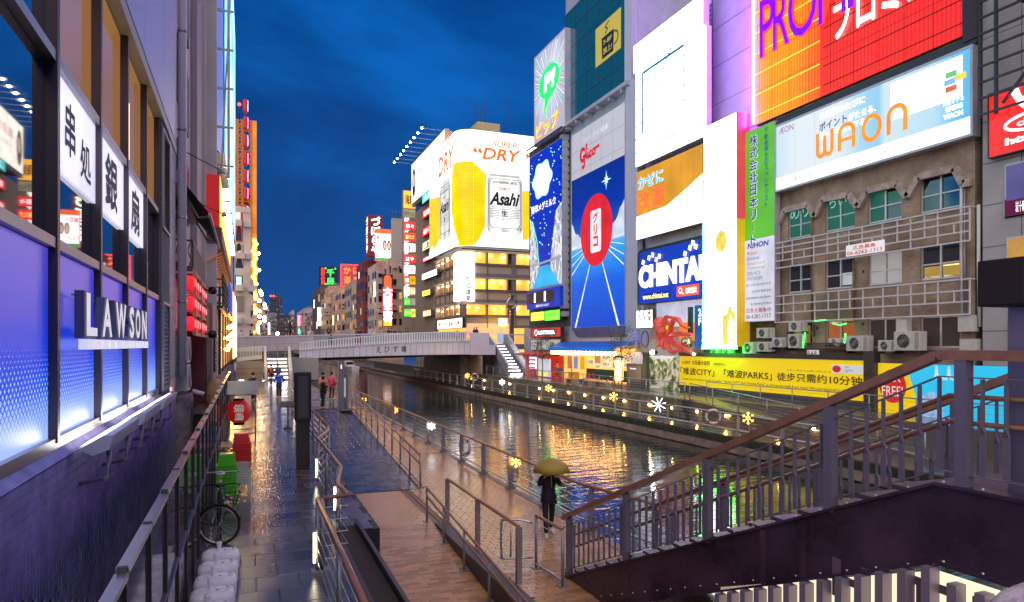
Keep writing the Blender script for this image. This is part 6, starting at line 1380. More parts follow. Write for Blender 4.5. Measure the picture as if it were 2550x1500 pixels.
q = MB();put_column(q,f1,'道頓',W/2,at(850,752,Y=Y_).z,W*.8,1.05,.06,bold=.03);q.build('lettering',CW,vs_)
kb,f1,W,zt = far('crab_building','tan building carrying the square red neon sign',849,905,714,250,22,(.45,.33,.23),nwx=4)
k0,k1 = at(849,713,Y=249),at(901,660,Y=249);fkk = fr_front(k0.x,249,0);wK = k1.x-k0.x
kn = panel('square_neon','square red neon roof sign with four glowing characters','neon sign',fkk,0,wK,k0.z,k1.z,1.0,mat('mauve_back',(.25,.08,.09),.6,em=(.45,.05,.05),es=.5),mat('red_frame',(.4,.02,.02),.4,em=(1,.04,.02),es=2.2),.35)
OR_ = glow('neon_orange_out',(1,.22,.03),2.4)
for i,c_ in enumerate('かに道楽'):
 cx_,cy_ = wK*(.12+.45*(i % 2)),k0.z+(k1.z-k0.z)*(.55 if i < 2 else .12);letters(kn,NR,[(c_,cx_,cy_,dict(w_=wK*.34,h_=(k1.z-k0.z)*.34,bold=.04))],fkk,.1);letters(kn,OR_,[(c_,cx_+.1,cy_+.1,dict(w_=wK*.32,h_=(k1.z-k0.z)*.32))],fkk,.2)
far('far_building','grey tower block left of the dark red building',876,908,700,228,18,(.30,.27,.25),nwx=2);far('far_building','yellowish building left of the dark red building',889,910,714,214,12,(.46,.34,.16),nwx=2)
dr,f1,W,zt = far('red_building','dark red building under the tall sign with white characters',906,946,651,196,14,(.17,.035,.035),nwx=2,nwz=6,litp=.1)
t0,t1 = at(913,637,Y=192),at(953,537,Y=192);fz2 = fr_front(t0.x,192,0);wz = t1.x-t0.x
zb_ = thing('puffer_sign','tall dark red roof sign with white-green outlined characters','sign',(t0.x+wz/2,192,t0.z))
q = MB();fz2.box(q,.5,wz,t0.z,t1.z,-4,0);q.build('box',mat('maroon',(.16,.015,.02),.5,em=(.2,.01,.015),es=.4),zb_)
WG = glow('white_green',(.75,1,.8),2.4)
q = MB();put_column(q,fz2,'づぼらや',wz*.56,t1.z-.4,(t1.z-t0.z)*.225,1.06,.1,bold=.045);q.build('lettering',WG,zb_)
q = MB();put_column(q,Fr((t0.x+.48,196,0),(0,-1,0),(-1,0,0)),'づぼらや',2,t1.z-.4,(t1.z-t0.z)*.21,1.06,.1,bold=.04);q.build('lettering',WG,zb_)
for dx in (1.0,wz-.6): MB().bar((t0.x+dx,191.5,zt-1),(t0.x+dx+.4,191.8,t0.z),.25).build('strut',DSTEEL,zb_)
far('far_building','pale building behind the red dumpling sign',938,978,655,176,14,(.44,.40,.38),nwx=2,nwz=6,litp=.15);far('far_building','beige building with red balcony rails beside the sign column',975,1006,640,160,12,(.42,.33,.25),nwx=2,nwz=6,litp=.3)
# recruitment billboard and blank billboard
m0,m1 = at(934,650,Y=172),at(975,572,Y=172);fm = fr_front(m0.x,172,0);wm = m1.x-m0.x;hm = m1.z-m0.z
rbm = panel('photo_billboard','white and red roof billboard with two portraits','billboard',fm,0,wm,m0.z,m1.z,.5,glow('white_bill',(1,.95,.93),1.6),mat('pink_frame',(.6,.1,.15),.5,em=(.9,.1,.2),es=.6),.15)
q = MB();fm.quad(q,.15,wm-.15,m1.z-hm*.14,m1.z-.15,.03);q.build('red_strip',glow('redstrip',(.9,.12,.02),1.2),rbm);q = MB();fm.quad(q,.15,wm-.15,m0.z+.15,m0.z+hm*.1,.03);q.build('green_strip',glow('greenstrip',(.02,.5,.12),.9),rbm)
letters(rbm,glow('magenta_print',(.8,.03,.2),1),[('高収入',.3,m0.z+hm*.66,dict(w_=wm*.6,h_=hm*.15,bold=.02)),('15分',.3,m0.z+hm*.2,dict(w_=wm*.6,h_=hm*.12))],fm,.05)
for cx_ in (.58,.84):
 q = MB();fm.poly(q,arc(wm*cx_,m0.z+hm*.5,wm*.12,hm*.16,0,360,16),.05);q.build('portrait_hair',mat('brown_hair_print',(.12,.04,.02),.6,em=(.15,.05,.02),es=.5),rbm);q = MB();fm.poly(q,arc(wm*cx_,m0.z+hm*.49,wm*.075,hm*.11,0,360,16),.08);q.build('portrait_face',glow('skin_print',(0,0,0)),rbm)
n0,n1 = at(975,655,Y=150),at(1004,545,Y=150);fbk = fr_front(n0.x,150,0)
bk = panel('blank_billboard','blank grey-beige billboard left of the sign column','billboard',fbk,0,n1.x-n0.x,n0.z,n1.z,.5,None,mat('blank_beige',(.42,.36,.30),.6,em=(.4,.32,.25),es=.15),0)
for i in range(5): a_ = (n1.x-n0.x)*i/5;MB().tube([fbk.p(a_,n1.z+.1,0),fbk.p(a_-.8,n1.z+1.0,2.5)],.06,4).build('lamp_arm',STEEL,bk)
# red vertical dumpling sign
d0,d1 = at(954,812,Y=156),at(977,684,Y=156);fd = fr_front(d0.x,156,0);wd = d1.x-d0.x;hd_ = d1.z-d0.z
dv = thing('vertical_neon','tall glowing red vertical sign with white characters by the bridge','neon sign',(d0.x+wd/2,156,d0.z))
q = MB();fd.poly(q,[(0,d0.z+hd_*.24),(wd,d0.z+hd_*.24),(wd,d0.z+hd_*.74),(0,d0.z+hd_*.74)],0);q.build('red_face',glow('dumpling_red',(1,.03,.04),5.0),dv)
q = MB();put_column(q,fd,'大阪王将',wd/2,d0.z+hd_*.755,wd*.95,1.0,.15,bold=.04);q.build('lettering',glow('hot_white',(1,.75,.75),7.0),dv)
q = MB();fd.poly(q,[(.2,d0.z+hd_*.74),(wd-.2,d0.z+hd_*.74)] + arc(wd/2,d0.z+hd_*.9,wd*.42,hd_*.09,0,180,10),0);q.build('cap',glow('cap_red',(1,.10,.03),1.2),dv)
q = MB();fd.quad(q,.1,wd-.1,d0.z,d0.z+hd_*.235,0);q.build('orange_box',glow('orange_box',(1,.38,.02),1.8),dv);q = MB();fd.box(q,-.1,wd+.1,d0.z-.2,d1.z,-.6,-.05);q.build('casing',DSTEEL,dv)
# small vertical light strips far along the bank
for i,(u,v0_,v1_,Y,c_,s_) in enumerate(((788,747,768,360,(.8,.9,1),4),(797,766,812,322,(1,.8,.4),2),(835,786,810,280,(1,.75,.3),2.5),(866,792,812,262,(.85,.9,1),3),(886,757,806,226,(.6,.6,1),2.5),(748,786,812,460,(1,.12,.15),4),(936,702,740,178,(.8,1,.7),1.2),(922,762,796,192,(.7,.6,.5),.8))):
 P0,P1 = at(u,v1_,Y=Y),at(u,v0_,Y=Y);wv = 2.2*Y/300
 o = MB().box((P0.x-wv/2,Y-.4,P0.z),(P0.x+wv/2,Y,P1.z)).build('strip_light',glow('strip%d' % i,c_,s_));tag(o,('bluish white strip sign, farthest but one','amber strip sign left of the green neon building','amber strip sign below the brown building','white strip sign near the tan building','violet lit strip sign by the yellowish building','red strip sign, farthest on the right bank','pale green strip sign beside the dark red building','dim beige strip sign on the dark red building')[i],'sign','strip signs along the far right bank')
# ------------------------------------------------------------------ skyline at the end of the canal
tw,f1,W,zt = far('skyscraper','dark high-rise tower with a few lit windows at the end of the canal',674,703,741,1000,40,(.05,.06,.10),nwx=8,nwz=14,litp=.10)
MB().box((f1.o.x+W*.3,1005,zt),(f1.o.x+W*.7,1030,zt+6)).build('roof_block',mat('far_roof',(.05,.06,.1),.7),tw)
for dx in (0,W*.25): MB().ball((f1.o.x+dx,999,zt+2),1.2,8,6).build('beacon',glow('beacon_red',(1,.05,.03),5),tw)
for (lab,a,b,v,Y,c_,lp) in (('pale slab building left of the far tower',672,690,781,760,(.24,.22,.26),.1),('dark rounded block below the far tower',690,720,785,700,(.04,.04,.06),.12),('brown block right of the far tower',724,735,788,650,(.09,.04,.05),.3),('low dark block at the end of the canal',690,718,798,620,(.09,.07,.08),.15),('tan block at the end of the canal',728,742,797,600,(.14,.11,.10),.2),('grey building on the far left bank with white signs',660,682,793,520,(.16,.17,.18),.3),('chimney-like pale tower at the end of the canal',726,733,774,640,(.35,.33,.34),0)):
 far('distant_building',lab,a,b,v,Y,40,c_,nwx=4,nwz=6,litp=lp)
# ================================================================== people
SKIN_ = mat('skin',(.62,.38,.27),.55);HAIRM = mat('black_hair',(.015,.012,.012),.5)
def skin_chain(name,verts,edges,radii,m_,parent,lev=1):
 me = bpy.data.meshes.new(name);me.from_pydata(verts,edges,[]);me.materials.append(m_)
 o = bpy.data.objects.new(name,me);link(o,parent)
 o.modifiers.new('skin','SKIN');sv = me.skin_vertices[0].data
 for i,r_ in enumerate(radii): sv[i].radius = r_ if isinstance(r_,tuple) else (r_,r_)
 sv[0].use_root = True
 s_ = o.modifiers.new('subdivision','SUBSURF');s_.levels = lev;s_.render_levels = lev
 o.modifiers['skin'].use_smooth_shade = True
 return o
def person(label,loc,rz,coat=(.03,.03,.04),legs=(.03,.03,.05),shoes=(.6,.6,.6),arms='down',stride=0.0,hat=None,bag=None,h=1.7,hair=HAIRM,group=None,long_coat=False,name='person'):
 t_ = thing(name,label,'person',loc,rz,group);k = h/1.72
 s = lambda p: (p[0]*k,p[1]*k,p[2]*k)
 J = {'pel': (0,0,.96),'spi': (0,-.01,1.14),'che': (0,.0,1.34),'nec': (0,.0,1.47),'hb': (0,.02,1.56),'hd': (0,.03,1.66)}
 for sd,sg in (('L',-1),('R',1)):
  J['sh'+sd] = (sg*.175,0,1.40)
  if arms == 'down': J['el'+sd] = (sg*.24,-.03,1.13);J['wr'+sd] = (sg*.25,.06,.89);J['ha'+sd] = (sg*.245,.08,.80)
  elif arms == 'phone': J['el'+sd] = (sg*.25,.02,1.14);J['wr'+sd] = (sg*.10,.26,1.24);J['ha'+sd] = (sg*.06,.31,1.29)
  elif arms == 'hips': J['el'+sd] = (sg*.36,-.08,1.15);J['wr'+sd] = (sg*.22,.06,1.02);J['ha'+sd] = (sg*.17,.09,1.0)
  elif arms == 'raise': J['el'+sd] = (sg*.27,.14,1.26);J['wr'+sd] = (sg*.14,.26,1.48);J['ha'+sd] = (sg*.09,.28,1.55)
  st_ = stride*sg
  J['hi'+sd] = (sg*.095,0,.92);J['kn'+sd] = (sg*.1,st_*.5+.02,.50);J['an'+sd] = (sg*.1,st_-.02 if st_ > 0 else st_-.04,.09);J['to'+sd] = (sg*.115,st_+.13,.035)
 def chain(nm,keys,edges,rad,m_): 
  ix = {q_: i for i,q_ in enumerate(keys)};return skin_chain(nm,[s(J[q_]) for q_ in keys],[(ix[a],ix[b]) for a,b in edges],[(r_[0]*k,r_[1]*k) if isinstance(r_,tuple) else r_*k for r_ in rad],m_,t_)
 keys = ['pel','spi','che','nec','hb','hd','shL','elL','wrL','haL','shR','elR','wrR','haR','hiL','knL','anL','toL','hiR','knR','anR','toR']
 E_ = [('pel','spi'),('spi','che'),('che','nec'),('nec','hb'),('hb','hd')] + [(a+d,b+d) for d in 'LR' for a,b in (('sh','el'),('el','wr'),('wr','ha'),('hi','kn'),('kn','an'),('an','to'))] + [('che','sh'+d) for d in 'LR'] + [('pel','hi'+d) for d in 'LR']
 chain('body',keys,E_,[(.14,.10),(.12,.095),(.14,.10),.055,(.07,.08),(.085,.105)] + [.055,.042,.03,.042]*2 + [.085,.055,.035,.03]*2,SKIN_)
 cm = mat('coat_%02d%02d%02d' % tuple(int(c*99) for c in coat),coat,.7,var=.25,vscale=8);lm = mat('legs_%02d%02d%02d' % tuple(int(c*99) for c in legs),legs,.75)
 ck = ['pel','spi','che','nec','shL','elL','wrL','shR','elR','wrR'];ce = [('pel','spi'),('spi','che'),('che','nec')] + [(a+d,b+d) for d in 'LR' for a,b in (('sh','el'),('el','wr'))] + [('che','sh'+d) for d in 'LR'];cr_ = [(.19,.145),(.165,.135),(.185,.14),.075] + [.085,.07,.052]*2
 J['hem'] = (0,0,.62 if long_coat else .85);ck.append('hem');ce.append(('pel','hem'));cr_.append((.2,.16))
 chain('coat',ck,ce,cr_,cm)
 lk = ['pel','hiL','knL','anL','hiR','knR','anR'];chain('trousers',lk,[('pel','hiL'),('hiL','knL'),('knL','anL'),('pel','hiR'),('hiR','knR'),('knR','anR')],[(.155,.12),.105,.075,.06,.105,.075,.06],lm)
 for d in 'LR':
  a_,b_ = Vector(s(J['an'+d])),Vector(s(J['to'+d]));MB().tube([a_ + Vector((0,-.05*k,-.03*k)),a_ + Vector((0,0,-.02*k)),b_,b_ + Vector((0,.05*k,0))],[.035*k,.055*k,.045*k,.02*k],8).build('shoe',mat('shoe_%02d' % int(shoes[0]*99),shoes,.6),t_,local=True)
 hd = Vector(s(J['hd']))
 if hat: MB().ball(hd + Vector((0,-.012,.035))*k,.108*k,12,8,(.98,1.1,1.12)).build('hat',mat('hat_%02d%02d%02d' % tuple(int(c*99) for c in hat),hat,.8),t_,local=True)
 else: MB().ball(hd + Vector((0,-.03,.035))*k,.104*k,12,8,(.95,1.08,1.08)).build('hair',hair,t_,local=True)
 MB().ball(hd + Vector((0,.108,-.02))*k,.016*k,6,5,(1,1.2,1.3)).build('nose',SKIN_,t_,local=True)
 for sg in (-1,1): MB().ball(hd + Vector((sg*.034,.096,.012))*k,.010*k,6,5).build('eye',BLK,t_,local=True)
 if bag: MB().ball(Vector((0,-.2,1.22))*k,.17*k,10,8,(.9,.65,1.3)).build('backpack',mat('bag_%02d%02d%02d' % tuple(int(c*99) for c in bag),bag,.7),t_,local=True)
 return t_
# ================================================================== the bridge
YB = 78.0;XB0,XB1 = 5.3,24.9
def bz(x,a,b): return a + (b-a)*math.sin(max(0,min(1,(x-XB0)/(XB1-XB0)))*math.pi*.5)
br = thing('bridge','pale curved bridge over the canal with white balusters and brush lettering','bridge',((XB0+XB1)/2,YB,0))
PANL = mat('bridge_panel',(.68,.66,.74),.28,.2,var=.06,vscale=.5);BAL = mat('white_baluster',(.72,.72,.74),.35,.15)
npn = 27
for i in range(npn):
 x0,x1 = XB0+(XB1-XB0)*i/npn+.02,XB0+(XB1-XB0)*(i+1)/npn-.02;q = MB()
 v = [(x,y,z) for y in (YB,YB+.12) for x,z in ((x0,bz(x0,2.0,2.34)),(x1,bz(x1,2.0,2.34)),(x1,bz(x1,2.88,3.92)),(x0,bz(x0,2.88,3.92)))]
 q.v = v;q.f = [(0,1,2,3),(7,6,5,4),(0,4,5,1),(1,5,6,2),(2,6,7,3),(3,7,4,0)];q.sm = [False]*6;q.build('girder_panel',PANL,br)
q = MB();P = [(XB0+(XB1-XB0)*i/20) for i in range(21)]
for i in range(20): q.face([(P[i],YB+.1,bz(P[i],2.02,2.36)),(P[i+1],YB+.1,bz(P[i+1],2.02,2.36)),(P[i+1],YB+22,bz(P[i+1],2.02,2.36)),(P[i],YB+22,bz(P[i],2.02,2.36))])
q.build('soffit',mat('soffit',(.10,.09,.10),.6),br)
q = MB()
for i in range(20): q.bar((P[i],YB-.05,bz(P[i],2.93,3.97)),(P[i+1],YB-.05,bz(P[i+1],2.93,3.97)),.3,.09)
q.build('kerb',PANL,br)
q = MB()
for i in range(20): q.bar((P[i],YB+.02,bz(P[i],3.7,5.06)),(P[i+1],YB+.02,bz(P[i+1],3.7,5.06)),.16,.09)
q.build('handrail',BAL,br)
nb = 68
for i in range(nb):
 x = XB0+.1+(XB1-XB0-.2)*i/(nb-1);z0,z1 = bz(x,2.95,4.0),bz(x,3.68,5.03);q = MB()
 q.obox((x,YB+.02,(z0*.4+z1*.6)),(.05,0,0),(0,.05,0),(0,0,(z1-z0)*.4));q.obox((x,YB+.02,z0+(z1-z0)*.15),(.085,0,0),(0,.04,0),(0,0,(z1-z0)*.145));q.build('baluster',BAL,br)
fB = fr_front(XB0,YB,0)
for i,c_ in enumerate('えびす橋'):
 x = at(936+21*i,872,Y=YB).x-XB0;letters(br,BLK,[(c_,x,bz(x+XB0,2.3,2.75),dict(w_=.62,h_=.72,bold=.012))],fB,.02)
# upper parapet wall of stone panels and the deck behind it
YU = 88.0;x0_,x1_ = -3.5,27.5;npu = 36
def uz(x): return 4.55 + .65*max(0,min(1,(x-2)/22))
for i in range(npu):
 a0,a1 = x0_+(x1_-x0_)*i/npu+.012,x0_+(x1_-x0_)*(i+1)/npu-.012
 for j,(d0,d1) in enumerate(((-.98,-.13),(-1.85,-1.0))):
  q = MB();q.v = [(x,y,z) for y in (YU,YU+.1) for x,z in ((a0,uz(a0)+d0),(a1,uz(a1)+d0),(a1,uz(a1)+d1),(a0,uz(a0)+d1))];q.f = [(0,1,2,3),(7,6,5,4),(0,4,5,1),(1,5,6,2),(2,6,7,3),(3,7,4,0)];q.sm = [False]*6
  q.build('parapet_panel',mat('parapet_stone',(.52,.46,.48),.35,var=.12,vscale=.6) if i < 13 else mat('parapet_metal',(.55,.52,.54),.22,.45),br)
q = MB()
for i in range(12): a0,a1 = x0_+(x1_-x0_)*i/12,x0_+(x1_-x0_)*(i+1)/12;q.bar((a0,YU+.05,uz(a0)-.05),(a1,YU+.05,uz(a1)-.05),.3,.14)
q.build('coping',PANL,br)
q = MB()
for i in range(12): a0,a1 = x0_+(x1_-x0_)*i/12,x0_+(x1_-x0_)*(i+1)/12;q.face([(a0,YU+.06,uz(a0)-.98),(a1,YU+.06,uz(a1)-.98),(a1,YU+16,uz(a1)-.98),(a0,YU+16,uz(a0)-.98)]);q.face([(a0,YU+.11,uz(a0)-3.2),(a1,YU+.11,uz(a1)-3.2),(a1,YU+.11,uz(a1)-.12),(a0,YU+.11,uz(a0)-.12)])
q.build('deck',DCONC,br)
MB().box((XB0,YB+.15,2.5),(XB1,YU,2.9)).build('ramp_floor',CONC,br)
# abutments
MB().box((4.6,YB+.5,-1),(7.8,YU+10,2.0)).build('left_abutment',CONC,br);MB().box((24.6,YB+3,-1.2),(31,YU+12,3.4)).build('right_abutment',DCONC,br)
MB().box((24.85,YB-.3,2.3),(28.0,YB+4,3.5)).box((24.85,YB-.3,3.51),(27.2,YB-.1,4.95)).build('corner_block',PANL,br)
# warm-lit underside on the right bank
MB().box((25.9,YB-1,-1.15),(26.1,YB+22,2.2)).build('under_wall',mat('warm_underwall',(.35,.24,.16),.6,var=.2),br)
# left stairs with lit risers
ls = thing('bridge_stairs','flight of steps with white light bars in the risers at the left bank','stairs',(2.9,72,0));STP = mat('step_stone',(.30,.28,.28),.4)
LB_ = glow('step_light',(1,.97,1),7.0)
for i in range(12):
 y0 = 70.7+i*.32;z0 = .177*i;stp = MB().box((1.85,y0,-.2),(4.0,y0+.33,z0+.17)).build('step',STP,ls)
 if i % 2 == 1:
  for (a,b) in ((1.95,2.75),(2.95,3.75)): MB().box((a,y0-.02,z0+.03),(b,y0-.003,z0+.12)).build('light_bar',LB_,stp)
WST = mat('pale_stair_wall',(.62,.58,.56),.45)
for x in (1.7,4.05):
 q = MB();q.v = [(xx,y,z) for xx in (x-.11,x+.11) for y,z in ((70.5,-.1),(74.7,2.0),(74.7,3.3),(74.4,3.35),(70.5,1.05))];q.f = [(0,1,2,3,4),(9,8,7,6,5),(0,5,6,1),(1,6,7,2),(2,7,8,3),(3,8,9,4),(4,9,5,0)];q.sm = [False]*7;q.build('parapet',WST,ls)
MB().box((1.85,74.55,-.2),(7,78.4,2.12)).build('landing',STP,ls)
for x in (2.1,3.0,3.8): MB().bar((x,76.5,2.1),(x,76.5,3.25),.06).build('post',STEEL,ls)
for z in (2.6,2.95,3.25): MB().bar((1.9,76.5,z),(4.0,76.5,z),.05).build('rail',STEEL,ls)
# left wall with baluster fence above
lf = thing('baluster_fence','white baluster fence above a stone wall left of the bridge stairs','fence',(0,75,0))
xa,xb = at(588,880,Y=75.2).x,at(654,880,Y=75.2).x
MB().box((xa,75.2,-.2),(xb,77.8,1.75)).build('stone_wall',mat('tan_stone_wall',(.40,.34,.28),.6,var=.15,vscale=.8),lf)
for k in range(2): MB().box((xa,75.17,.55+k*.5),(xb,75.2,.57+k*.5)).build('joint',JOINT,lf)
nbf = 17
for i in range(nbf):
 x = xa+.12+(xb-xa-.24)*i/(nbf-1);zb_ = 1.76+.25*i/(nbf-1);q = MB();q.obox((x,75.4,zb_+.75),(.035,0,0),(0,.035,0),(0,0,.52));q.obox((x,75.4,zb_+.22),(.07,0,0),(0,.04,0),(0,0,.2));q.build('baluster',BAL,lf)
MB().bar((xa-.1,75.4,3.05),(xb+.1,75.4,3.32),.16,.1).build('handrail',BAL,lf)
MB().box((xa-1.7,75.0,1.5),(xa-.25,75.6,3.1)).build('vent_grille',mat('dark_grille',(.06,.03,.03),.6),lf)
for i in range(4): o = MB().box((xa+.3,62+i*3.0,.02),(xa+.75,62.1+i*3.0,.08)).build('path_light',glow('path_light',(1,.95,.55),6));tag(o,('nearest','second','third','farthest')[i] + ' low light bar at the left edge of the path to the bridge','lamp','low path lights')
# right staircase
rs_ = thing('bridge_stairs','steep flight with white light bars descending to the right bank','stairs',(29.5,78,0))
for i in range(20):
 y0 = 74.5+i*.325;z0 = .18*i;stp = MB().box((28.45,y0,-.2),(30.6,y0+.34,z0+.17)).build('step',STP,rs_)
 if i % 2 == 0: MB().box((28.7,y0-.02,z0+.03),(30.2,y0-.003,z0+.13)).build('light_bar',LB_,stp)
GST = mat('grey_stair_panel',(.45,.45,.48),.35,.3)
for x in (28.3,30.75):
 q = MB();q.v = [(xx,y,z) for xx in (x-.07,x+.07) for y,z in ((74.3,-.1),(81,3.6),(82.5,3.6),(82.5,4.85),(81,4.85),(74.3,1.25))];q.f = [(0,1,2,3,4,5),(11,10,9,8,7,6)] + [(j,(j+1) % 6,6+(j+1) % 6,6+j) for j in range(6)];q.sm = [False]*8;q.build('parapet',GST,rs_)
 MB().bar((x,74.3,1.28),(x,81,4.88),.2,.08).build('handrail',BAL,rs_)
MB().box((24.9,81.05,2.9),(33.5,90,3.6)).build('landing',GST,rs_)
for i in range(14): MB().bar((30.9+i*.22,81.2,3.6),(30.9+i*.22,81.2,4.75),.07).build('baluster',BAL,rs_)
MB().bar((30.8,81.2,4.8),(34,81.2,4.8),.14).build('top_rail',BAL,rs_)
# ring sculpture and street lamp near the bridge head
rx,ry = at(1274,800,Y=86).x,86.0
sc5 = thing('ring_sculpture','steel post carrying a polished ring beside the right bridge head','sculpture',(rx,ry,3.5));MET = mat('brushed_metal',(.55,.52,.45),.25,.9)
MB().bar((rx,ry,3.5),(rx,ry,8.3),.5).build('post',MET,sc5);MB().tube([(rx+.62*math.cos(i*.3142),ry,9.0+.72*math.sin(i*.3142)) for i in range(21)],.2,8).build('ring',MET,sc5);MB().bar((rx,ry,9.6),(rx,ry,10.2),.4).build('cap',MET,sc5)
lp = at(1252,803,Y=100.5);ll = thing('wall_lantern','glowing amber wall lantern on the restaurant corner','lamp',lp);MB().box((lp.x-.55,100.1,lp.z-.55),(lp.x+.55,101.0,lp.z+.6)).build('shade',glow('amber_lantern',(1,.52,.10),9),ll);MB().bar((lp.x,101,lp.z),(lp.x,103,lp.z),.12).build('arm',DSTEEL,ll)
ab = at(1246,842,Y=80.9);a_b = thing('sandwich_board','pale blue sandwich board at the top of the right stairs','sign',(ab.x,80.9,3.6));MB().box((ab.x-.45,80.95,3.75),(ab.x+.45,81.0,5.0)).build('board',glow('board_blue',(.45,.6,.85),.6),a_b)
for sg in (-.42,.42): MB().bar((ab.x+sg,81,3.6),(ab.x+sg,81,5.02),.05).build('leg',WHITEP,a_b)
# people on the bridge
random.seed(11)
coats = [((.6,.58,.56),(.1,.1,.12)),((.03,.03,.04),(.03,.03,.05)),((.30,.05,.06),(.05,.05,.06)),((.18,.13,.09),(.05,.05,.08)),((.5,.42,.36),(.06,.06,.09)),((.05,.08,.2),(.04,.04,.05))]
spots = [(601,92,0,'person in a pale coat at the left end of the bridge parapet'),(623,90.5,1,'person in black near the white light strip on the bridge'),(638,91,4,'person in beige left of the bridge lamp'),(655,93,3,'person in brown behind the left part of the bridge parapet'),(662,92,2,'person in dark red left of the far tower on the bridge'),(770,90,0,'person in a white jacket leaning over the parapet'),(778,91,4,'person in a beige coat beside the white jacket'),(805,90.5,2,'hatted person in dark red right of the pale pink banner'),(819,90,1,'person in black with pale scarf on the bridge'),(843,90.3,0,'person in white under the brown building'),(886,91,3,'person in brown below the yellowish building'),(896,91.5,1,'person in black below the dark red building'),(921,90,0,'person in white raising both hands on the bridge'),(947,90.4,4,'person in beige below the red vertical sign'),(968,91,1,'person in black right of the red vertical sign'),(975,91.6,2,'person in dark red right of the red vertical sign'),(1010,91,3,'person in brown under the sign column'),(1016,91.4,1,'long-haired person in black under the sign column'),(1139,84,0,'person in white by the crab light box'),(1181,92,1,'person in black before the amber shopfront'),(1187,92,5,'person in blue before the amber shopfront')]
for u,Y_,ci,lab in spots:
 P = at(u,830,Y=Y_);z_ = uz(P.x)-.98 if Y_ > YU else 3.6
 person(lab,(P.x,Y_,z_),random.uniform(-2,2),*coats[ci],arms='raise' if 'raising' in lab else random.choice(('down','phone')),group='people on the bridge',h=random.uniform(1.6,1.78))
for u,Y_,ci,lab in ((824,82,5,'person in blue walking up the bridge ramp'),(889,82,3,'person in brown on the bridge ramp, left of the pair'),(896,82.2,2,'person in dark red on the bridge ramp, right of the pair')):
 P = at(u,840,Y=Y_);person(lab,(P.x,Y_,2.92),random.uniform(-1,1),*coats[ci],group='people on the bridge',stride=.2)
# ================================================================== left bank
XL = -1.8
lw = thing('store_building','convenience store building with lit blue panels, dark windows and violet tiled wall','building',(XL,12,0))
LTILE = mat('violet_lit_tile',(.46,.42,.74),.2,var=.25,vscale=3)  # violet light falling on the wall is put into the tile colour
GROUT = mat('tile_grout',(.12,.12,.16),.8)
MB().box((XL-.3,2,-1.1),(XL-.02,20.6,2.28)).build('wall',GROUT,lw)
MB().box((XL-9,2,-1.1),(XL-.62,20.6,24)).build('core',DARK,lw)
TS = .1;q = MB();a_ = TS/2-.004
q.v = [(0,-a_,-a_),(0,a_,-a_),(0,a_,a_),(0,-a_,a_),(-.02,-a_-.002,-a_-.002),(-.02,a_+.002,-a_-.002),(-.02,a_+.002,a_+.002),(-.02,-a_-.002,a_+.002)]
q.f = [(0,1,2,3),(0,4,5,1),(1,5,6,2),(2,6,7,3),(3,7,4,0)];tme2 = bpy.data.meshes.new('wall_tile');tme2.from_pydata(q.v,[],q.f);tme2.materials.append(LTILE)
cells = []
for j in range(32):
 for i in range(int((20.5-4.6)/TS)): cells.append((4.6+TS*(i+.5),-.95+TS*(j+.5)))
vis = [c for c in cells if 0 < U0+FPX*(XL*CT-c[0]*ST)/(XL*ST+c[0]*CT) and V0-FPX*(c[1]-HC)/(XL*ST+c[0]*CT) < 1500]
vis.sort(key=lambda c: c[0]);near = set(vis[:290]);rest = MB()
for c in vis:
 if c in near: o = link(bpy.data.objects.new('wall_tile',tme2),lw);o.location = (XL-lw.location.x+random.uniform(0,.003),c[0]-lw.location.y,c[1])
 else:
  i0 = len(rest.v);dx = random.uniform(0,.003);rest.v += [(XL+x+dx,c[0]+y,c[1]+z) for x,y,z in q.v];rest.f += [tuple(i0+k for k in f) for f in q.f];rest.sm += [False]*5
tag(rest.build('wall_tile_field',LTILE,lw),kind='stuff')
# sloping tile coping
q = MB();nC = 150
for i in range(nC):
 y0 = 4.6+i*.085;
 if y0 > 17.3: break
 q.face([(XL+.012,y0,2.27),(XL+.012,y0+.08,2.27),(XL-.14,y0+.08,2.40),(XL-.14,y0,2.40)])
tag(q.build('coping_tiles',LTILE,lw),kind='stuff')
MB().box((XL-.3,2,2.2),(XL-.02,17.4,2.262)).build('coping_bed',GROUT,lw)
# window bays
MULL = mat('bronze_mullion',(.09,.07,.085),.35,.6);RAILM = mat('steel_rail',(.32,.30,.36),.35,.7)
ymu = [1.6,3.9,6.2,8.46,10.74,13.0,15.3,17.4]
BP = mat('blue_film',(.03,.04,.16),.3,em=(.1,.15,.7),es=.8);t = BP.node_tree;p = t.nodes['Principled BSDF']
g = N(t,'ShaderNodeNewGeometry');sp = N(t,'ShaderNodeSeparateXYZ');t.links.new(g.outputs['Position'],sp.inputs[0])
def mth(op,a,b=None,c=None):
 n = N(t,'ShaderNodeMath',operation=op)
 for i,x in enumerate((a,b,c)):
  if x is None: continue
  if isinstance(x,(int,float)): n.inputs[i].default_value = x
  else: t.links.new(x,n.inputs[i])
 return n.outputs[0]
yy,zz = mth('MULTIPLY',sp.outputs[1],1/.105),mth('MULTIPLY',sp.outputs[2],1/.10)
fa_ = mth('ABSOLUTE',mth('SUBTRACT',mth('FRACT',mth('ADD',yy,zz)),.5));fb_ = mth('ABSOLUTE',mth('SUBTRACT',mth('FRACT',mth('SUBTRACT',yy,zz)),.5))
dd = mth('MAXIMUM',fa_,fb_)
mr = N(t,'ShaderNodeMapRange');mr.inputs[1].default_value = 3.55;mr.inputs[2].default_value = 2.5;mr.inputs[3].default_value = .0;mr.inputs[4].default_value = .5;t.links.new(sp.outputs[2],mr.inputs[0])
dot = mth('LESS_THAN',dd,mr.outputs[0])
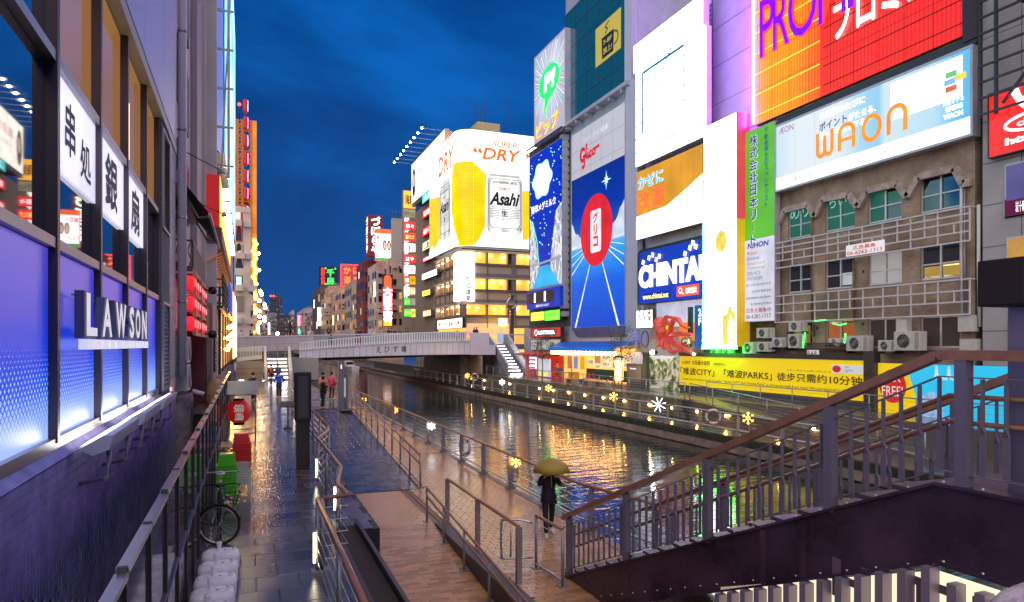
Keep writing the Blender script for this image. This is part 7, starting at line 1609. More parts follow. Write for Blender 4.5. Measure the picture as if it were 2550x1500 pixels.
r_ = N(t,'ShaderNodeValToRGB');cr = r_.color_ramp;cr.elements[0].position = 0;cr.elements[0].color = (.5,.62,1,1);cr.elements[1].position = 1;cr.elements[1].color = (.075,.05,.44,1)  # pale low end: wash of the trough lights put into the film colour
e = cr.elements.new(.45);e.color = (.0,.035,.60,1);e = cr.elements.new(.7);e.color = (.012,.03,.50,1);e = cr.elements.new(.1);e.color = (.12,.3,.95,1);e = cr.elements.new(.28);e.color = (0,.08,.75,1)
m2 = N(t,'ShaderNodeMapRange');m2.inputs[1].default_value = 2.4;m2.inputs[2].default_value = 4.5;t.links.new(sp.outputs[2],m2.inputs[0]);t.links.new(m2.outputs[0],r_.inputs[0])
mx = N(t,'ShaderNodeMixRGB');mx.inputs[2].default_value = (.34,.48,.98,1);t.links.new(dot,mx.inputs[0]);t.links.new(r_.outputs[0],mx.inputs[1]);t.links.new(mx.outputs[0],p.inputs['Emission Color'])
WINR = mat('reflective_glass',(.010,.014,.03),.025,spec=1.0);WINR.node_tree.nodes['Principled BSDF'].inputs['Coat Weight'].default_value = 1.0;WINR.node_tree.nodes['Principled BSDF'].inputs['Coat Roughness'].default_value = .02;WINR.node_tree.nodes['Principled BSDF'].inputs['IOR'].default_value = 1.9
WARMW = mat('warm_upper_glass',(.12,.07,.03),.06,em=(.55,.24,.06),es=.34,spec=.9,var=.4,vscale=.5)
PNL = glow('lavender_white_sign',(.70,.70,.92),.78,(.7,.7,.75))
fl_ = fr_left(0,XL-.14,0)
for i in range(len(ymu)-1):
 y0,y1 = ymu[i]+.06,ymu[i+1]-.06
 q = MB();fl_.quad(q,y0,y1,2.42,4.46,0);q.build('blue_panel',BP,lw)
 q = MB();fl_.quad(q,y0,y1,4.58,6.42,-.03);wn = q.build('window_pane',WINR,lw)
 q = MB();fl_.quad(q,y0,y1,6.54,8.6,-.03);q.build('window_pane',WARMW if i >= 3 else WINR,lw)
 for z in (2.36,4.47,6.43): q = MB();fl_.box(q,y0-.06,y1+.06,z,z+.11,-.05,.07);q.build('rail',RAILM,lw)
for y in ymu: q = MB();fl_.box(q,y-.05,y+.05,2.42,8.66,-.05,.085);q.build('mullion',MULL,lw)
# warm rooms seen in the upper panes
for (y,z,w_,h_) in ((13.35,6.75,.45,1.0),): q = MB();fl_.quad(q,y,y+w_,z,z+h_,-.015);q.build('lamp_glow',glow('room_lamp',(1,.62,.15),3.0),lw)
chs = ['串処','銀','扇']
sgb = thing('restaurant_sign','white window sign with brush characters on the dark store windows','sign',(XL,12,5.4))
for k in range(3):
 y0,y1 = ymu[3+k]+.065,ymu[4+k]-.065;q = MB();fl_.box(q,y0,y1,5.37,6.42,-.02,.02);pn = q.build('sign_panel',PNL,sgb)
 q = MB()
 if k == 0: put_text(q,fl_,'串',y0+.45,5.62,.5,.62,.03,bold=.02);put_text(q,fl_,'処',y0+1.2,5.52,.62,.5,.03,bold=.02)
 else: put_text(q,fl_,chs[k],y0+(.5 if k == 1 else .6),5.48,1.0,.82,.03,bold=.03)
 q.build('lettering',mat('ink',(.03,.028,.04),.6),pn)
MB().box((XL-.62,2,8.62),(XL+.02,20.6,8.85)).build('soffit_trim',mat('pale_trim',(.5,.52,.5),.5),lw)
PERF = mat('perforated_cladding',(.45,.42,.62),.35,.35);t = PERF.node_tree;p = t.nodes['Principled BSDF']
g = N(t,'ShaderNodeNewGeometry');vo = N(t,'ShaderNodeTexVoronoi');vo.inputs['Scale'].default_value = 11;vo.inputs['Randomness'].default_value = 0;t.links.new(g.outputs['Position'],vo.inputs['Vector'])
r_ = N(t,'ShaderNodeValToRGB');r_.color_ramp.elements[0].position = .32;r_.color_ramp.elements[0].color = (.16,.14,.30,1);r_.color_ramp.elements[1].position = .4;r_.color_ramp.elements[1].color = (.62,.58,.80,1);t.links.new(vo.outputs['Distance'],r_.inputs[0]);t.links.new(r_.outputs[0],p.inputs['Base Color'])
nS = 6
for i in range(nS):
 y0,y1 = 2.2+i*3.05,2.2+(i+1)*3.05-.02
 for j in range(4): q = MB();q.box((XL-.3,y0,8.9+j*3.6),(XL+.02,y1,8.9+j*3.6+3.58));q.build('cladding_panel',PERF,lw)
# tile pier, louvres
MB().box((XL-.3,17.47,2.3),(XL-.03,20.6,8.6)).build('pier_bed',GROUT,lw)
q = MB()
for j in range(21):
 for i in range(6):
  y0 = 19.1+i*.25+(.0 if j % 2 else .0);q.box((XL-.03,y0+.004,2.32+j*.3),(XL-.012,y0+.246,2.61+j*.3))
q.build('pier_tiles',mat('pale_pier_tile',(.55,.55,.60),.25,var=.15,vscale=2),lw)
for (z0,z1) in ((2.45,4.4),(6.2,8.4)):
 fr3 = MB();fl_.box(fr3,17.5,18.95,z0-.06,z0,0,.16);fl_.box(fr3,17.5,18.95,z1,z1+.06,0,.16);fl_.box(fr3,17.5,17.56,z0,z1,0,.16);fl_.box(fr3,18.89,18.95,z0,z1,0,.16);lo_ = fr3.build('louvre_vent',RAILM,lw)
 n_ = int((z1-z0)/.1)
 for i in range(n_): z = z0+i*.1;q = MB();q.face([fl_.p(17.56,z,.14),fl_.p(18.89,z,.14),fl_.p(18.89,z+.09,.04),fl_.p(17.56,z+.09,.04)]);q.build('slat',mat('louvre_grey',(.28,.27,.32),.4,.4),lo_)
# LAWSON letters
lt_ = thing('store_letters','white block letters spelling LAWSON mounted on the blue panels','letters',(XL,11.6,3.4))
WL = mat('letter_face',(.78,.78,.82),.4,em=(.9,.9,1),es=.4);xs = [9.05,9.98,10.95,12.15,12.78,13.52];wsz = [.78,.85,1.1,.58,.66,.72]
for ch,y0,w_ in zip('LAWSON',xs,wsz):
 q = MB();q2 = MB();put_text(q2,fl_,ch,y0+.02,3.53,w_*.84,.55,.2,bold=.055,depth=.1);tag(q2.build('letter_side',mat('letter_side',(.10,.11,.2),.5),lt_),kind='stuff');put_text(q,fl_,ch,y0+.06,3.56,w_*.78,.50,.215,bold=.03);fl_.box(q,y0+.02,y0+w_*.36,3.40,3.52,.14,.24);fl_.box(q,y0+w_*.56,y0+w_*.9,3.40,3.52,.14,.24);tag(q.build('letter',WL,lt_),kind='stuff')
q = MB();fl_.box(q,9.0,14.3,3.56,3.575,.08,.1);fl_.box(q,9.0,14.3,4.02,4.035,.08,.1);q.build('mounting_bar',RAILM,lt_)
# light troughs
TR = mat('trough_metal',(.62,.62,.66),.4,.3);TL = glow('trough_light',(1,.95,.80),5.0)
for k,(y0,y1,lab) in enumerate(((8.75,10.8,'nearest light trough on the violet tiled wall'),(11.4,13.4,'middle light trough on the violet tiled wall'),(14.0,16.3,'farthest light trough, carrying the beer bottle'))):
 tr = thing('light_trough',lab,'lamp',(XL+.3,(y0+y1)/2,2.0),group='light troughs on the store wall')
 prof = [(XL+.06,2.30),(XL+.30,2.44),(XL+.40,2.44),(XL+.36,2.28),(XL+.2,2.22)]
 q = MB();q.v = [(x,y,z) for y in (y0,y1) for x,z in prof];q.f = [(0,1,2,3,4)[::-1],(5,6,7,8,9)] + [(i,(i+1) % 5,5+(i+1) % 5,5+i) for i in range(5)];q.sm = [False]*7;q.build('housing',TR,tr)
 q = MB();q.face([(XL+.055,y0+.06,2.315),(XL+.055,y1-.06,2.315),(XL+.29,y1-.06,2.45),(XL+.29,y0+.06,2.45)]);q.build('lens',TL,tr)
 for yb in (y0+.35,y1-.35):
  q = MB();q.tube([(XL+.3,yb,2.24),(XL+.3,yb,1.92),(XL+.0,yb,1.86)],.03,6);q.bar((XL+.3,yb-.18,1.92),(XL+.3,yb+.18,1.92),.04);q.build('bracket',RAILM,tr)
bt_ = thing('beer_bottle','brown beer bottle standing on the far light trough','bottle',(XL+.33,15.9,2.445))
MB().lathe([(0,0),(.036,0),(.036,.15),(.030,.19),(.014,.23),(.013,.29),(.015,.30),(0,.30)],(XL+.33,15.9,2.445),14).build('glass',mat('brown_glass',(.25,.07,.01),.08,em=(.5,.16,.02),es=.25),bt_);MB().lathe([(.0365,.05),(.0365,.13)],(XL+.33,15.9,2.445),14).build('label',WHITEP,bt_)
# white drain pipe at the corner
dp = thing('drain_pipe','tall white drain pipe at the corner of the store building','pipe',(-1.62,20.72,2))
MB().tube([(-1.66,20.72,2.6),(-1.66,20.72,22)],.115,14).build('pipe',mat('pvc',(.66,.63,.72),.35),dp)
for z in (4.6,6.9,9.3,12,15): MB().lathe([(.118,0),(.13,.01),(.13,.07),(.118,.08)],(-1.66,20.72,z),14).build('clamp',STEEL,dp)
# ------------------------------------------------------------------ second building: balcony, awning, lantern rack
b2 = thing('balcony_building','narrow beige building with dark windows behind the red lantern rack','building',(-2.3,27,0))
BEI = mat('beige_render',(.50,.44,.42),.6,var=.12,vscale=1);MAR = mat('maroon_wall',(.16,.05,.05),.6,var=.2,vscale=2)
MB().box((-9,20.75,4.0),(-2.15,34.2,24)).build('wall',BEI,b2);MB().box((-9,20.75,-1),(-2.1,27.8,4.0)).build('lower_wall',mat('dark_wood_wall',(.05,.025,.02),.6,bump=.3),b2)
MB().box((-9,27.85,-1),(-1.45,31.0,4.9)).build('porch_wall',MAR,b2);MB().box((-9,31.02,-1),(-1.35,34.3,5.2)).build('side_wall',mat('pink_wall',(.42,.26,.26),.6),b2)
MB().box((-1.62,28.0,1.2),(-1.42,30.8,3.9)).build('porch_opening',DARK,b2)
q = MB();q.box((-1.34,31.6,2.3),(-1.27,33.6,4.0));gv = q.build('vent_grille',DSTEEL,b2)
for i in range(9): MB().bar((-1.25,31.7,2.4+i*.18),(-1.25,33.5,2.4+i*.18),.07).build('slat',RAILM,gv)
for k in range(3): 
 for yy0 in (22.0,24.6,27.2): q = MB();q.box((-2.14,yy0,8.0+k*3.4),(-2.08,yy0+1.7,10.2+k*3.4));w_ = q.build('window',MULL,b2);q = MB();fr_left(0,-2.07,0).quad(q,yy0+.08,yy0+1.62,8.08+k*3.4,10.12+k*3.4,0);q.build('pane',WINR,w_)
MB().box((-2.14,30.6,5.4),(-1.9,33.4,20)).build('pilaster',mat('mauve_panel',(.36,.31,.36),.5),b2);MB().box((-2.2,33.7,4),(-1.75,34.2,24)).build('pale_column',mat('pale_column',(.62,.56,.52),.5),b2)
bl2 = thing('iron_balcony','black wrought iron balcony with a flower pot above the lantern rack','balcony',(-1.8,25,5.6))
MB().box((-2.1,21.9,5.55),(-1.48,28.4,5.68)).build('floor',mat('brown_floor',(.15,.07,.04),.6),bl2)
for z in (5.72,6.5): MB().bar((-1.5,21.95,z),(-1.5,28.4,z),.05).bar((-2.1,21.95,z),(-1.5,21.95,z),.05).build('rail',DSTEEL,bl2)
for i in range(30): y = 21.95+i*.222;MB().bar((-1.5,y,5.7),(-1.5,y,6.5),.022).build('baluster',DSTEEL,bl2)
for i in range(4): MB().tube(smooth([(-2.05+i*.15,21.95,5.72),(-1.98+i*.15,21.95,5.95),(-2.06+i*.15,21.95,6.2),(-1.98+i*.15,21.95,6.5)],3),.014,5).build('scroll',DSTEEL,bl2)
MB().box((-1.49,22.1,5.75),(-1.47,28.3,6.45)).build('mesh_sheet',mat('dark_mesh',(.04,.035,.06),.5,alpha=.8),bl2)
MB().lathe([(.08,5.68),(.12,5.9),(.11,5.9),(0,5.88)],(-1.85,22.3,0),12).build('flower_pot',mat('terracotta',(.3,.1,.05),.7),bl2)
aw2 = thing('folded_awning','half-open dark green awning with white arms above the balcony','awning',(-1.8,25,7.5))
MB().box((-2.05,21.4,8.05),(-1.75,28.8,8.4)).build('cassette',WHITEP,aw2)
q = MB();q.face([(-1.76,21.5,8.2),(-1.76,28.8,8.2),(-1.02,28.8,7.25),(-1.02,21.5,7.25)]);q.face([(-1.76,21.5,8.19),(-1.02,21.5,7.24),(-1.02,28.8,7.24),(-1.76,28.8,8.19)]);q.build('cloth',mat('green_cloth',(.015,.04,.04),.75),aw2)
for y in (22.3,27.8): MB().tube([(-1.75,y,8.0),(-1.35,y,7.25),(-1.02,y,7.3)],.035,6).build('arm',WHITEP,aw2)
MB().bar((-1.01,21.45,7.22),(-1.01,28.85,7.22),.07).build('front_bar',LAV,aw2)
for k,(y,z) in enumerate(((22.5,9.4),(24.5,8.35))):
 L1 = thing('arm_spotlight',('upper' if k == 0 else 'lower') + ' spotlight on a long thin arm over the awning','lamp',(-1.8,y,z),group='arm spotlights');tip = Vector((-.75,y+1.6,z-.3))
 MB().tube([(-2.1,y,z),tip],.02,5).build('arm',DSTEEL,L1);MB().lathe([(.03,.12),(.06,.05),(.11,-.06),(0,-.06)],tip,10).build('lamp_head',WHITEP,L1)
# lantern rack
WOODL = mat('pale_timber',(.55,.36,.19),.6,var=.25,vscale=5)
rk = thing('lantern_rack','pale timber rack for red lanterns on the left wall','rack',(-1.5,24.7,3.8))
for y,xx in ((21.7,-1.42),(24.4,-1.42),(27.6,-1.42)): MB().box((xx-.05,y-.06,3.75),(xx+.05,y+.06,5.62)).build('post',WOODL,rk)
for z in (3.78,4.38,4.95,5.56): MB().box((-1.46,21.76,z-.05),(-1.40,27.54,z+.05)).build('beam',WOODL,rk)
for z in (3.9,5.55): MB().bar((-2.15,21.75,z),(-1.45,21.75,z),.06).build('bracket',WHITEP,rk)
REDL = mat('red_lantern',(.65,.015,.025),.45,em=(.95,.015,.03),es=.75)
def ribbed(mb,c,r_,h_,n=18,k=14,ax='z'):
 prof = []
 for i in range(k*2+1):
  s_ = i/(k*2);z = -h_/2 + h_*s_;rr = r_*(max(0.0,1-(2*s_-1)**2*.86))**.5;prof.append((rr*(1 if i % 2 == 0 else .975),z))
 return mb.lathe(prof,c,n,ax)
fi = None;rowlab = ('lowest','middle','top')
for j in range(3):
 for i in range(6):
  lc = (-1.56,21.25+i*1.1,4.06+j*.575)
  if fi is None:
   fi = thing('red_lantern','','lantern',lc);ribbed(MB(),lc,.2,.42).build('shade',REDL,fi)
   MB().lathe([(.09,-.22),(.09,-.18),(0,-.22)],lc,10).build('base_ring',DSTEEL,fi);MB().lathe([(.09,.22),(.09,.18),(0,.22)],lc,10).build('top_ring',DSTEEL,fi)
   q = MB();fq3 = fr_left(lc[1],lc[0]+.205,lc[2]);put_text(q,fq3,'鳥',-.1,-.12,.2,.24,.0,bold=.03);q.build('lettering',glow('lantern_print',(1,.75,.75),.9),fi);o = fi
  else: o = copy_tree(fi);o.location = lc
  tag(o,'red paper lantern in the %s row of the rack, %s from the near end' % (rowlab[j],('first','second','third','fourth','fifth','sixth')[i]),'lantern','red lanterns on the rack')
for z in (3.85,5.45): 
 f5 = thing('black_floodlight',('lower' if z < 5 else 'upper') + ' black floodlight at the far end of the lantern rack','lamp',(-1.25,27.3,z),group='floodlights of the lantern rack');MB().lathe([(0,-.14),(.12,-.1),(.15,.05),(.10,.16),(0,.17)],(-1.2,27.2,z),12,'x').build('housing',mat('gloss_black',(.01,.01,.015),.2),f5);MB().bar((-1.42,27.2,z),(-1.3,27.2,z),.05).build('arm',DSTEEL,f5)
# aircon stack at the corner
fac = fr_front(-2.05,21.15,0)
for k,(z0,lab) in enumerate(((3.35,'lower'),(4.15,'upper'))):
 t_ = thing('air_conditioner',lab + ' tall white aircon unit beside the drain pipe','air conditioner',(-1.75,21.4,z0-1.2));fq4 = fr_left(21.15,-1.52,0)
 MB().box((-1.95,21.15,z0-1.2),(-1.55,22.1,z0-.45)).build('casing',ACW,t_,bevel=.02)
 q = MB();fq4.poly(q,arc(.48,z0-.82,.3,.3,0,360,20),-.02);q.build('fan_opening',mat('grille_grey',(.3,.3,.33),.5),t_)
 q = MB();[q.tube([fq4.p(.48+rr*math.cos(i*.4189),z0-.82+rr*math.sin(i*.4189),0) for i in range(16)],.008,4) for rr in (.3,.2,.1)];q.build('fan_grille',STEEL,t_)
cbn = thing('rusty_cabinet','weathered metal cabinet with a floodlight below the aircon units','cabinet',(-1.6,21.6,0));MB().box((-1.95,21.0,-.9),(-1.5,22.3,2.05)).build('body',mat('stained_metal',(.35,.30,.33),.5,.3,var=.6,vscale=3),cbn);MB().box((-1.5,21.05,.2),(-1.48,22.25,1.9)).build('door',mat('stained_metal',(0,0,0)),cbn);MB().tube([(-1.45,21.3,2.15),(-1.15,21.3,2.05)],.07,10).build('floodlight',WHITEP,cbn)
# ------------------------------------------------------------------ third building: red sign, screens, glazing
b3 = thing('screen_building','tall pale building with a cyan LED screen and a red and yellow sign','building',(-1.8,50,0))
PAL = mat('pale_block',(.60,.55,.55),.55,var=.1,vscale=.6)
MB().box((-9,34.4,6.2),(-1.72,73,34)).build('wall',PAL,b3)
for y in (34.5,57.5,66,72.4): MB().box((-1.72,y,2),(-1.32,y+.5,34)).build('column',PAL,b3)
MB().box((-9,35.5,-1),(-1.75,73,6.2)).build('lower_wall',mat('plum_wall',(.18,.08,.10),.6),b3)
rsn = thing('red_yellow_sign','red sign box with a yellow lit face projecting from the left facade','sign',(-1.5,44,9))
MB().box((-1.9,34.2,8.95),(-1.19,54.5,11.3)).build('red_box',mat('red_box',(.55,.015,.015),.35,em=(.6,.01,.01),es=.35),rsn)
MB().box((-1.18,34.22,9.0),(-1.165,54.5,11.25)).build('yellow_face',mat('yellow_face',(.8,.45,.02),.4,em=(1,.62,.04),es=1.2,var=.3,vscale=.8),rsn)
for i in range(7): MB().box((-1.1,36.5+i*2.6,11.0-.16*i),(-.86,38.6+i*2.6,11.16-.16*i)).build('tube_lamp',glow('sign_tube',(1,.88,.55),14),rsn)
MB().box((-2.0,34.3,8.3),(-1.1,56,8.9)).build('soffit',mat('plum_soffit',(.2,.09,.07),.5),rsn)
ws2 = thing('slatted_canopy','warm timber slatted canopy under the red sign','canopy',(-1.6,40,7.4));OW = mat('orange_timber',(.45,.17,.05),.5,em=(.8,.22,.03),es=.22)
for i in range(16): MB().bar((-1.95,34.4+i*1.0,7.2+.0*i),(-1.05,34.4+i*1.0,7.75),.12,.06).build('slat',OW,ws2)
MB().bar((-1.03,34.2,7.75),(-1.03,50.5,7.75),.1).build('edge',mat('plum_soffit',(0,0,0)),ws2)
for nm,lab,y0,y1,z0,z1,m_ in (('slat_balcony','dark slatted balcony right of the lantern rack',34.6,44,5.3,6.8,DSTEEL),('blue_balcony','blue lit railing balcony before the glazed restaurant',46,60,5.6,7.4,glow('blue_rail',(.02,.08,.6),.7))):
 bb = thing(nm,lab,'balcony',(-1.2,(y0+y1)/2,z0));MB().box((-1.8,y0,z0-.15),(-1.05,y1,z0)).build('floor',DSTEEL,bb)
 for i in range(5): MB().bar((-1.07,y0,z0+.1+(z1-z0)*i/5),(-1.07,y1,z0+.1+(z1-z0)*i/5),.06).build('rail',m_,bb)
 for i in range(9): y = y0+(y1-y0)*i/8;MB().bar((-1.07,y,z0),(-1.07,y,z1),.07).build('upright',m_,bb)
 for i in range(4): z = z0+.1+(z1-z0)*i/4;MB().bar((-1.8,y0,z),(-1.07,y0,z),.06).build('end_rail',m_,bb)
# big cyan LED screen with steel outriggers
CYS = mat('cyan_screen',(.1,.4,.5),.4,em=(.2,.8,1),es=1.3);t = CYS.node_tree;p = t.nodes['Principled BSDF'];g = N(t,'ShaderNodeNewGeometry');mp_ = N(t,'ShaderNodeMapping');mp_.inputs['Scale'].default_value = (1,.25,.18);t.links.new(g.outputs['Position'],mp_.inputs[0]);n1 = N(t,'ShaderNodeTexNoise');n1.inputs['Scale'].default_value = 1.4;n1.inputs['Detail'].default_value = 3;t.links.new(mp_.outputs[0],n1.inputs['Vector'])
r_ = N(t,'ShaderNodeValToRGB');cr = r_.color_ramp;cr.elements[0].position = .3;cr.elements[0].color = (.0,.12,.8,1);cr.elements[1].position = .7;cr.elements[1].color = (.0,.8,.35,1);e = cr.elements.new(.45);e.color = (.1,.7,1,1);e = cr.elements.new(.56);e.color = (.75,1,1,1);t.links.new(n1.outputs[0],r_.inputs[0]);t.links.new(r_.outputs[0],p.inputs['Emission Color'])
ls2 = thing('led_screen','tall cyan and green LED screen high on the left facade','LED screen',(-1.2,50,13));MB().box((-1.5,37.5,13.2),(-1.1,72,33)).build('casing',DSTEEL,ls2);q = MB();fr_left(0,-1.08,0).quad(q,38,71.5,13.4,33,0);q.build('screen',CYS,ls2)
q = MB();q.face([(-1.7,35.0,13.0),(-1.12,37.4,13.0),(-1.12,37.4,33),(-1.7,35.0,33)]);q.build('side_panel',mat('blue_side',(.2,.25,.5),.35,em=(.15,.25,.8),es=.35),ls2)
for i in range(9):
 z = 12.2+i*1.9;og = MB().bar((-1.7,36.2+i*.0,z),(-.62,36.2,z),.1).build('outrigger',STEEL,ls2)
MB().bar((-.85,36.2,11.6),(-.85,36.2,22),.12).build('outrigger_post',STEEL,ls2);MB().bar((-1.2,36.25,11.6),(-.62,36.25,24),.08).build('brace',STEEL,ls2)
# glazed restaurant with pendant lights below
GLW = mat('glazing_glow',(.25,.18,.12),.1,em=(.9,.45,.15),es=.9,var=.6,vscale=.5)
gr3 = thing('glazed_restaurant','glazed restaurant front with strings of warm lights near the bridge','shopfront',(-1.3,55,2));
for i in range(8):
 y0 = 37+i*4.4
 for (z0,z1) in ((2.2,4.1),(4.15,6.1)): q = MB();fr_left(0,-1.30,0).quad(q,y0+.06,y0+4.3,z0,z1,0);q.build('pane',GLW,gr3)
 MB().box((-1.34,y0-.05,2.0),(-1.22,y0+.05,6.3)).build('mullion',DSTEEL,gr3)
for i in range(14): y0 = 45+i*1.9;MB().ball((-1.12,y0,3.2+1.9*(i*.37 % 1)),.13,8,6).build('pendant_lamp',glow('pendant',(1,.45,.07),70),gr3)
for i in range(4): MB().box((-1.05,56+i*4.5,2.4),(-.95,57.2+i*4.5,7.5)).build('lit_post',glow('lit_post%d' % i,((1,.25,.1),(1,.8,.35),(1,.75,.6),(1,.9,.4))[i],(3,6,5,6)[i]),gr3)
# ------------------------------------------------------------------ beyond the bridge on the left: posters, golden tower, lamps
pb,f1,W,zt = far('poster_building','beige corner building with tall posters beyond the bridge',584,624,520,110,30,(.50,.45,.40),side='right',nwx=1,nwz=1,litp=0)
def pz(v): return at(604,v,Y=110).z
for (x0,x1,v0_,v1_,c_,s_,lab) in ((.02,.5,512,602,(.75,.05,.05),.8,'red poster with a pale hat shape on the corner building'),(.05,.55,612,668,(.45,.42,.42),.7,'grey fashion poster on the corner building')):
 pt = panel('wall_poster',lab,'poster',f1,W*x0,W*x1,pz(v1_),pz(v0_),.2,glow('poster_%d' % v0_,c_,s_),DSTEEL,.06)
 if v0_ == 512: q = MB();f1.poly(q,arc(W*.22,pz(540),W*.16,1.6,0,360,18),.03);q.build('pale_shape',glow('pale_shape',(.9,.8,.7),.9),pt);q = MB();f1.poly(q,[(W*.05,pz(600)),(W*.45,pz(600)),(W*.4,pz(570)),(W*.2,pz(560))],.04);q.build('dark_shape',mat('dark_print',(.05,.04,.06),.5),pt)
 else: q = MB();f1.poly(q,arc(W*.25,pz(630),W*.12,1.1,0,360,18),.03);q.build('portrait',glow('skin_print',(0,0,0)),pt);q = MB();f1.poly(q,arc(W*.27,pz(623),W*.15,1.0,0,200,12),.05);q.build('portrait_hair',mat('dark_hair_print',(0,0,0)),pt);q = MB();f1.poly(q,[(W*.06,pz(667)),(W*.54,pz(667)),(W*.42,pz(642)),(W*.15,pz(645))],.04);q.build('dark_coat',mat('dark_print',(0,0,0)),pt)
sv = panel('small_led_screen','small pale cyan LED screen on the corner building','LED screen',f1,W*.04,W*.5,pz(722),pz(687),.3,mat('pale_screen',(.3,.5,.6),.4,em=(.55,.9,1),es=1.2,var=.5,vscale=.5),DSTEEL,.15)
q = MB();f1.box(q,W*.05,W*.55,pz(775),pz(738),.0,.3);q.build('scaffold_panel',mat('tan_net',(.35,.27,.2),.7),pb)
# golden ferris tower
ft_ = thing('ferris_tower','tall orange lattice ferris wheel tower with red capsules','tower',(0,170,0));GOLD = mat('golden_steel',(.35,.13,.01),.45,em=(1,.28,.0),es=.2);GOLDB = mat('golden_front',(.65,.28,.02),.45,em=(1,.25,.0),es=.32,var=.5,vscale=.25)
Yt = 170.0;tx = lambda u: at(u,700,Y=Yt).x;tz = lambda v: at(612,v,Y=Yt).z
z0t,z1t = 4.0,tz(300)
for u in (591,604,626,634): MB().bar((tx(u),Yt,z0t),(tx(u),Yt,z1t),.55 if u < 630 else .9).build('upright',GOLD if u < 630 else GOLDB,ft_)
nL_ = 22
for i in range(nL_):
 za,zb = z0t+(z1t-z0t)*i/nL_,z0t+(z1t-z0t)*(i+1)/nL_
 for (ua,ub) in ((591,604),(618,634)):
  MB().bar((tx(ua),Yt+.3,za),(tx(ub),Yt+.3,zb),.22).build('brace',GOLD,ft_);MB().bar((tx(ub),Yt+.6,za),(tx(ua),Yt+.6,zb),.22).build('brace',GOLD,ft_)
 MB().bar((tx(591),Yt+.2,zb),(tx(634),Yt+.2,zb),.25).build('tie',GOLD,ft_)
MB().box((tx(590),Yt+2,z0t),(tx(634),Yt+3,z1t*.7)).build('rear_sheet',mat('dark_gold',(.15,.06,.01),.6),ft_)
RC = mat('red_capsule',(.45,.02,.02),.35,em=(.6,.02,.02),es=.3)
for i,v in enumerate((270,312,356,400,443,486,530)): 
 zc2 = tz(v);MB().box((tx(605),Yt-2.2,zc2-1.55),(tx(617),Yt-.4,zc2+1.5)).build('capsule',RC,ft_,bevel=.4);MB().box((tx(616.5),Yt-2.0,zc2-1.2),(tx(618),Yt-1.6,zc2+1.2)).build('neon_tube',glow('neon_%d' % (i % 2),((.4,.5,1),(1,.25,.8))[i % 2],3),ft_)
MB().tube([(tx(596),Yt,z1t),(tx(596),Yt,tz(262))],.12,5).build('mast',DSTEEL,ft_);MB().ball((tx(596),Yt,tz(262)),.4,8,6).build('beacon',glow('beacon_red',(0,0,0)),ft_)
MB().box((tx(628),Yt-1,z0t),(tx(640),Yt+8,tz(600))).build('golden_front',GOLDB,ft_);MB().box((tx(606),Yt-3,tz(572)),(tx(626),Yt-1,tz(545))).build('red_board',RC,ft_)
for i in range(22): MB().ball((tx(634+4*math.sin(i*1.7)),Yt-1.3,tz(600+i*9)),.42,8,6).build('gold_bulb',glow('gold_bulb',(1,.45,.04),14),ft_)
# far-left row
for (lab,a,b,v,Y,c_,lp) in (('grey building beside the golden tower',612,632,700,150,(.42,.36,.30),.2),('brown building with signs beyond the golden tower',628,645,722,230,(.28,.22,.18),.5),('tan building with white lamps on the far left bank',640,656,738,290,(.34,.28,.22),.6),('pale narrow building at the end of the left bank',650,668,762,360,(.40,.36,.32),.4)):
 far('far_building',lab,a,b,v,Y,40,c_,side='right',nwx=2,nwz=5,litp=lp)
lamps = [(644,632,150,(1,.45,.05),'upper orange starburst lamp by the golden tower'),(645,673,150,(1,.45,.05),'lower orange starburst lamp by the golden tower'),(648,725,200,(1,.9,.6),'highest white lamp on the far left bank'),(652,733,205,(1,.9,.6),'second white lamp on the far left bank'),(646,749,195,(1,.9,.65),'big white lamp in the far left row'),(659,759,240,(1,.9,.6),'white lamp right of the big one'),(660,767,250,(1,.92,.65),'white lamp above the tan far building'),(646,775,200,(1,.85,.5),'lamp halfway down the far left row'),(646,789,200,(1,.85,.5),'lamp low in the far left row'),(658,791,250,(1,.9,.6),'lamp low on the tan far building'),(658,799,250,(1,.9,.6),'lowest but one lamp on the tan far building'),(646,804,200,(1,.8,.5),'lowest lamp in the far left row'),(691,831,300,(1,.35,.08),'small orange lamp on the bridge horizon')]
for u,v,Y,c_,lab in lamps:
 P = at(u,v,Y=Y);t_ = thing('street_lamp',lab,'lamp',P,group='lamps of the far left bank');MB().ball(P,.42*Y/200,10,6).build('bulb',glow('far_lamp_%d' % int(c_[1]*100),c_,60),t_);MB().bar((P.x-.6,P.y+.3,P.z),(P.x-.1,P.y+.3,P.z),.1).build('arm',DSTEEL,t_)
for u0,u1,v0_,v1_,Y,c_,s_,lab in ((638,646,807,832,140,(1,.75,.4),4,'tall white-orange sign post on the far left'),(668,672,804,833,300,(.8,.8,1),5,'bluish white strip sign above the parapet'),(632,636,824,835,138,(1,.75,0),2.5,'short yellow sign above the parapet'),(743,747,820,832,420,(.05,1,.35),4,'green sign at the far end of the canal')):
 a_,b_ = at(u0,v1_,Y=Y),at(u1,v0_,Y=Y);tag(MB().box((a_.x,Y,a_.z),(b_.x,Y+.5,b_.z)).build('strip_sign',glow('lst%d' % u0,c_,s_)),lab,'sign','strip signs beyond the bridge')
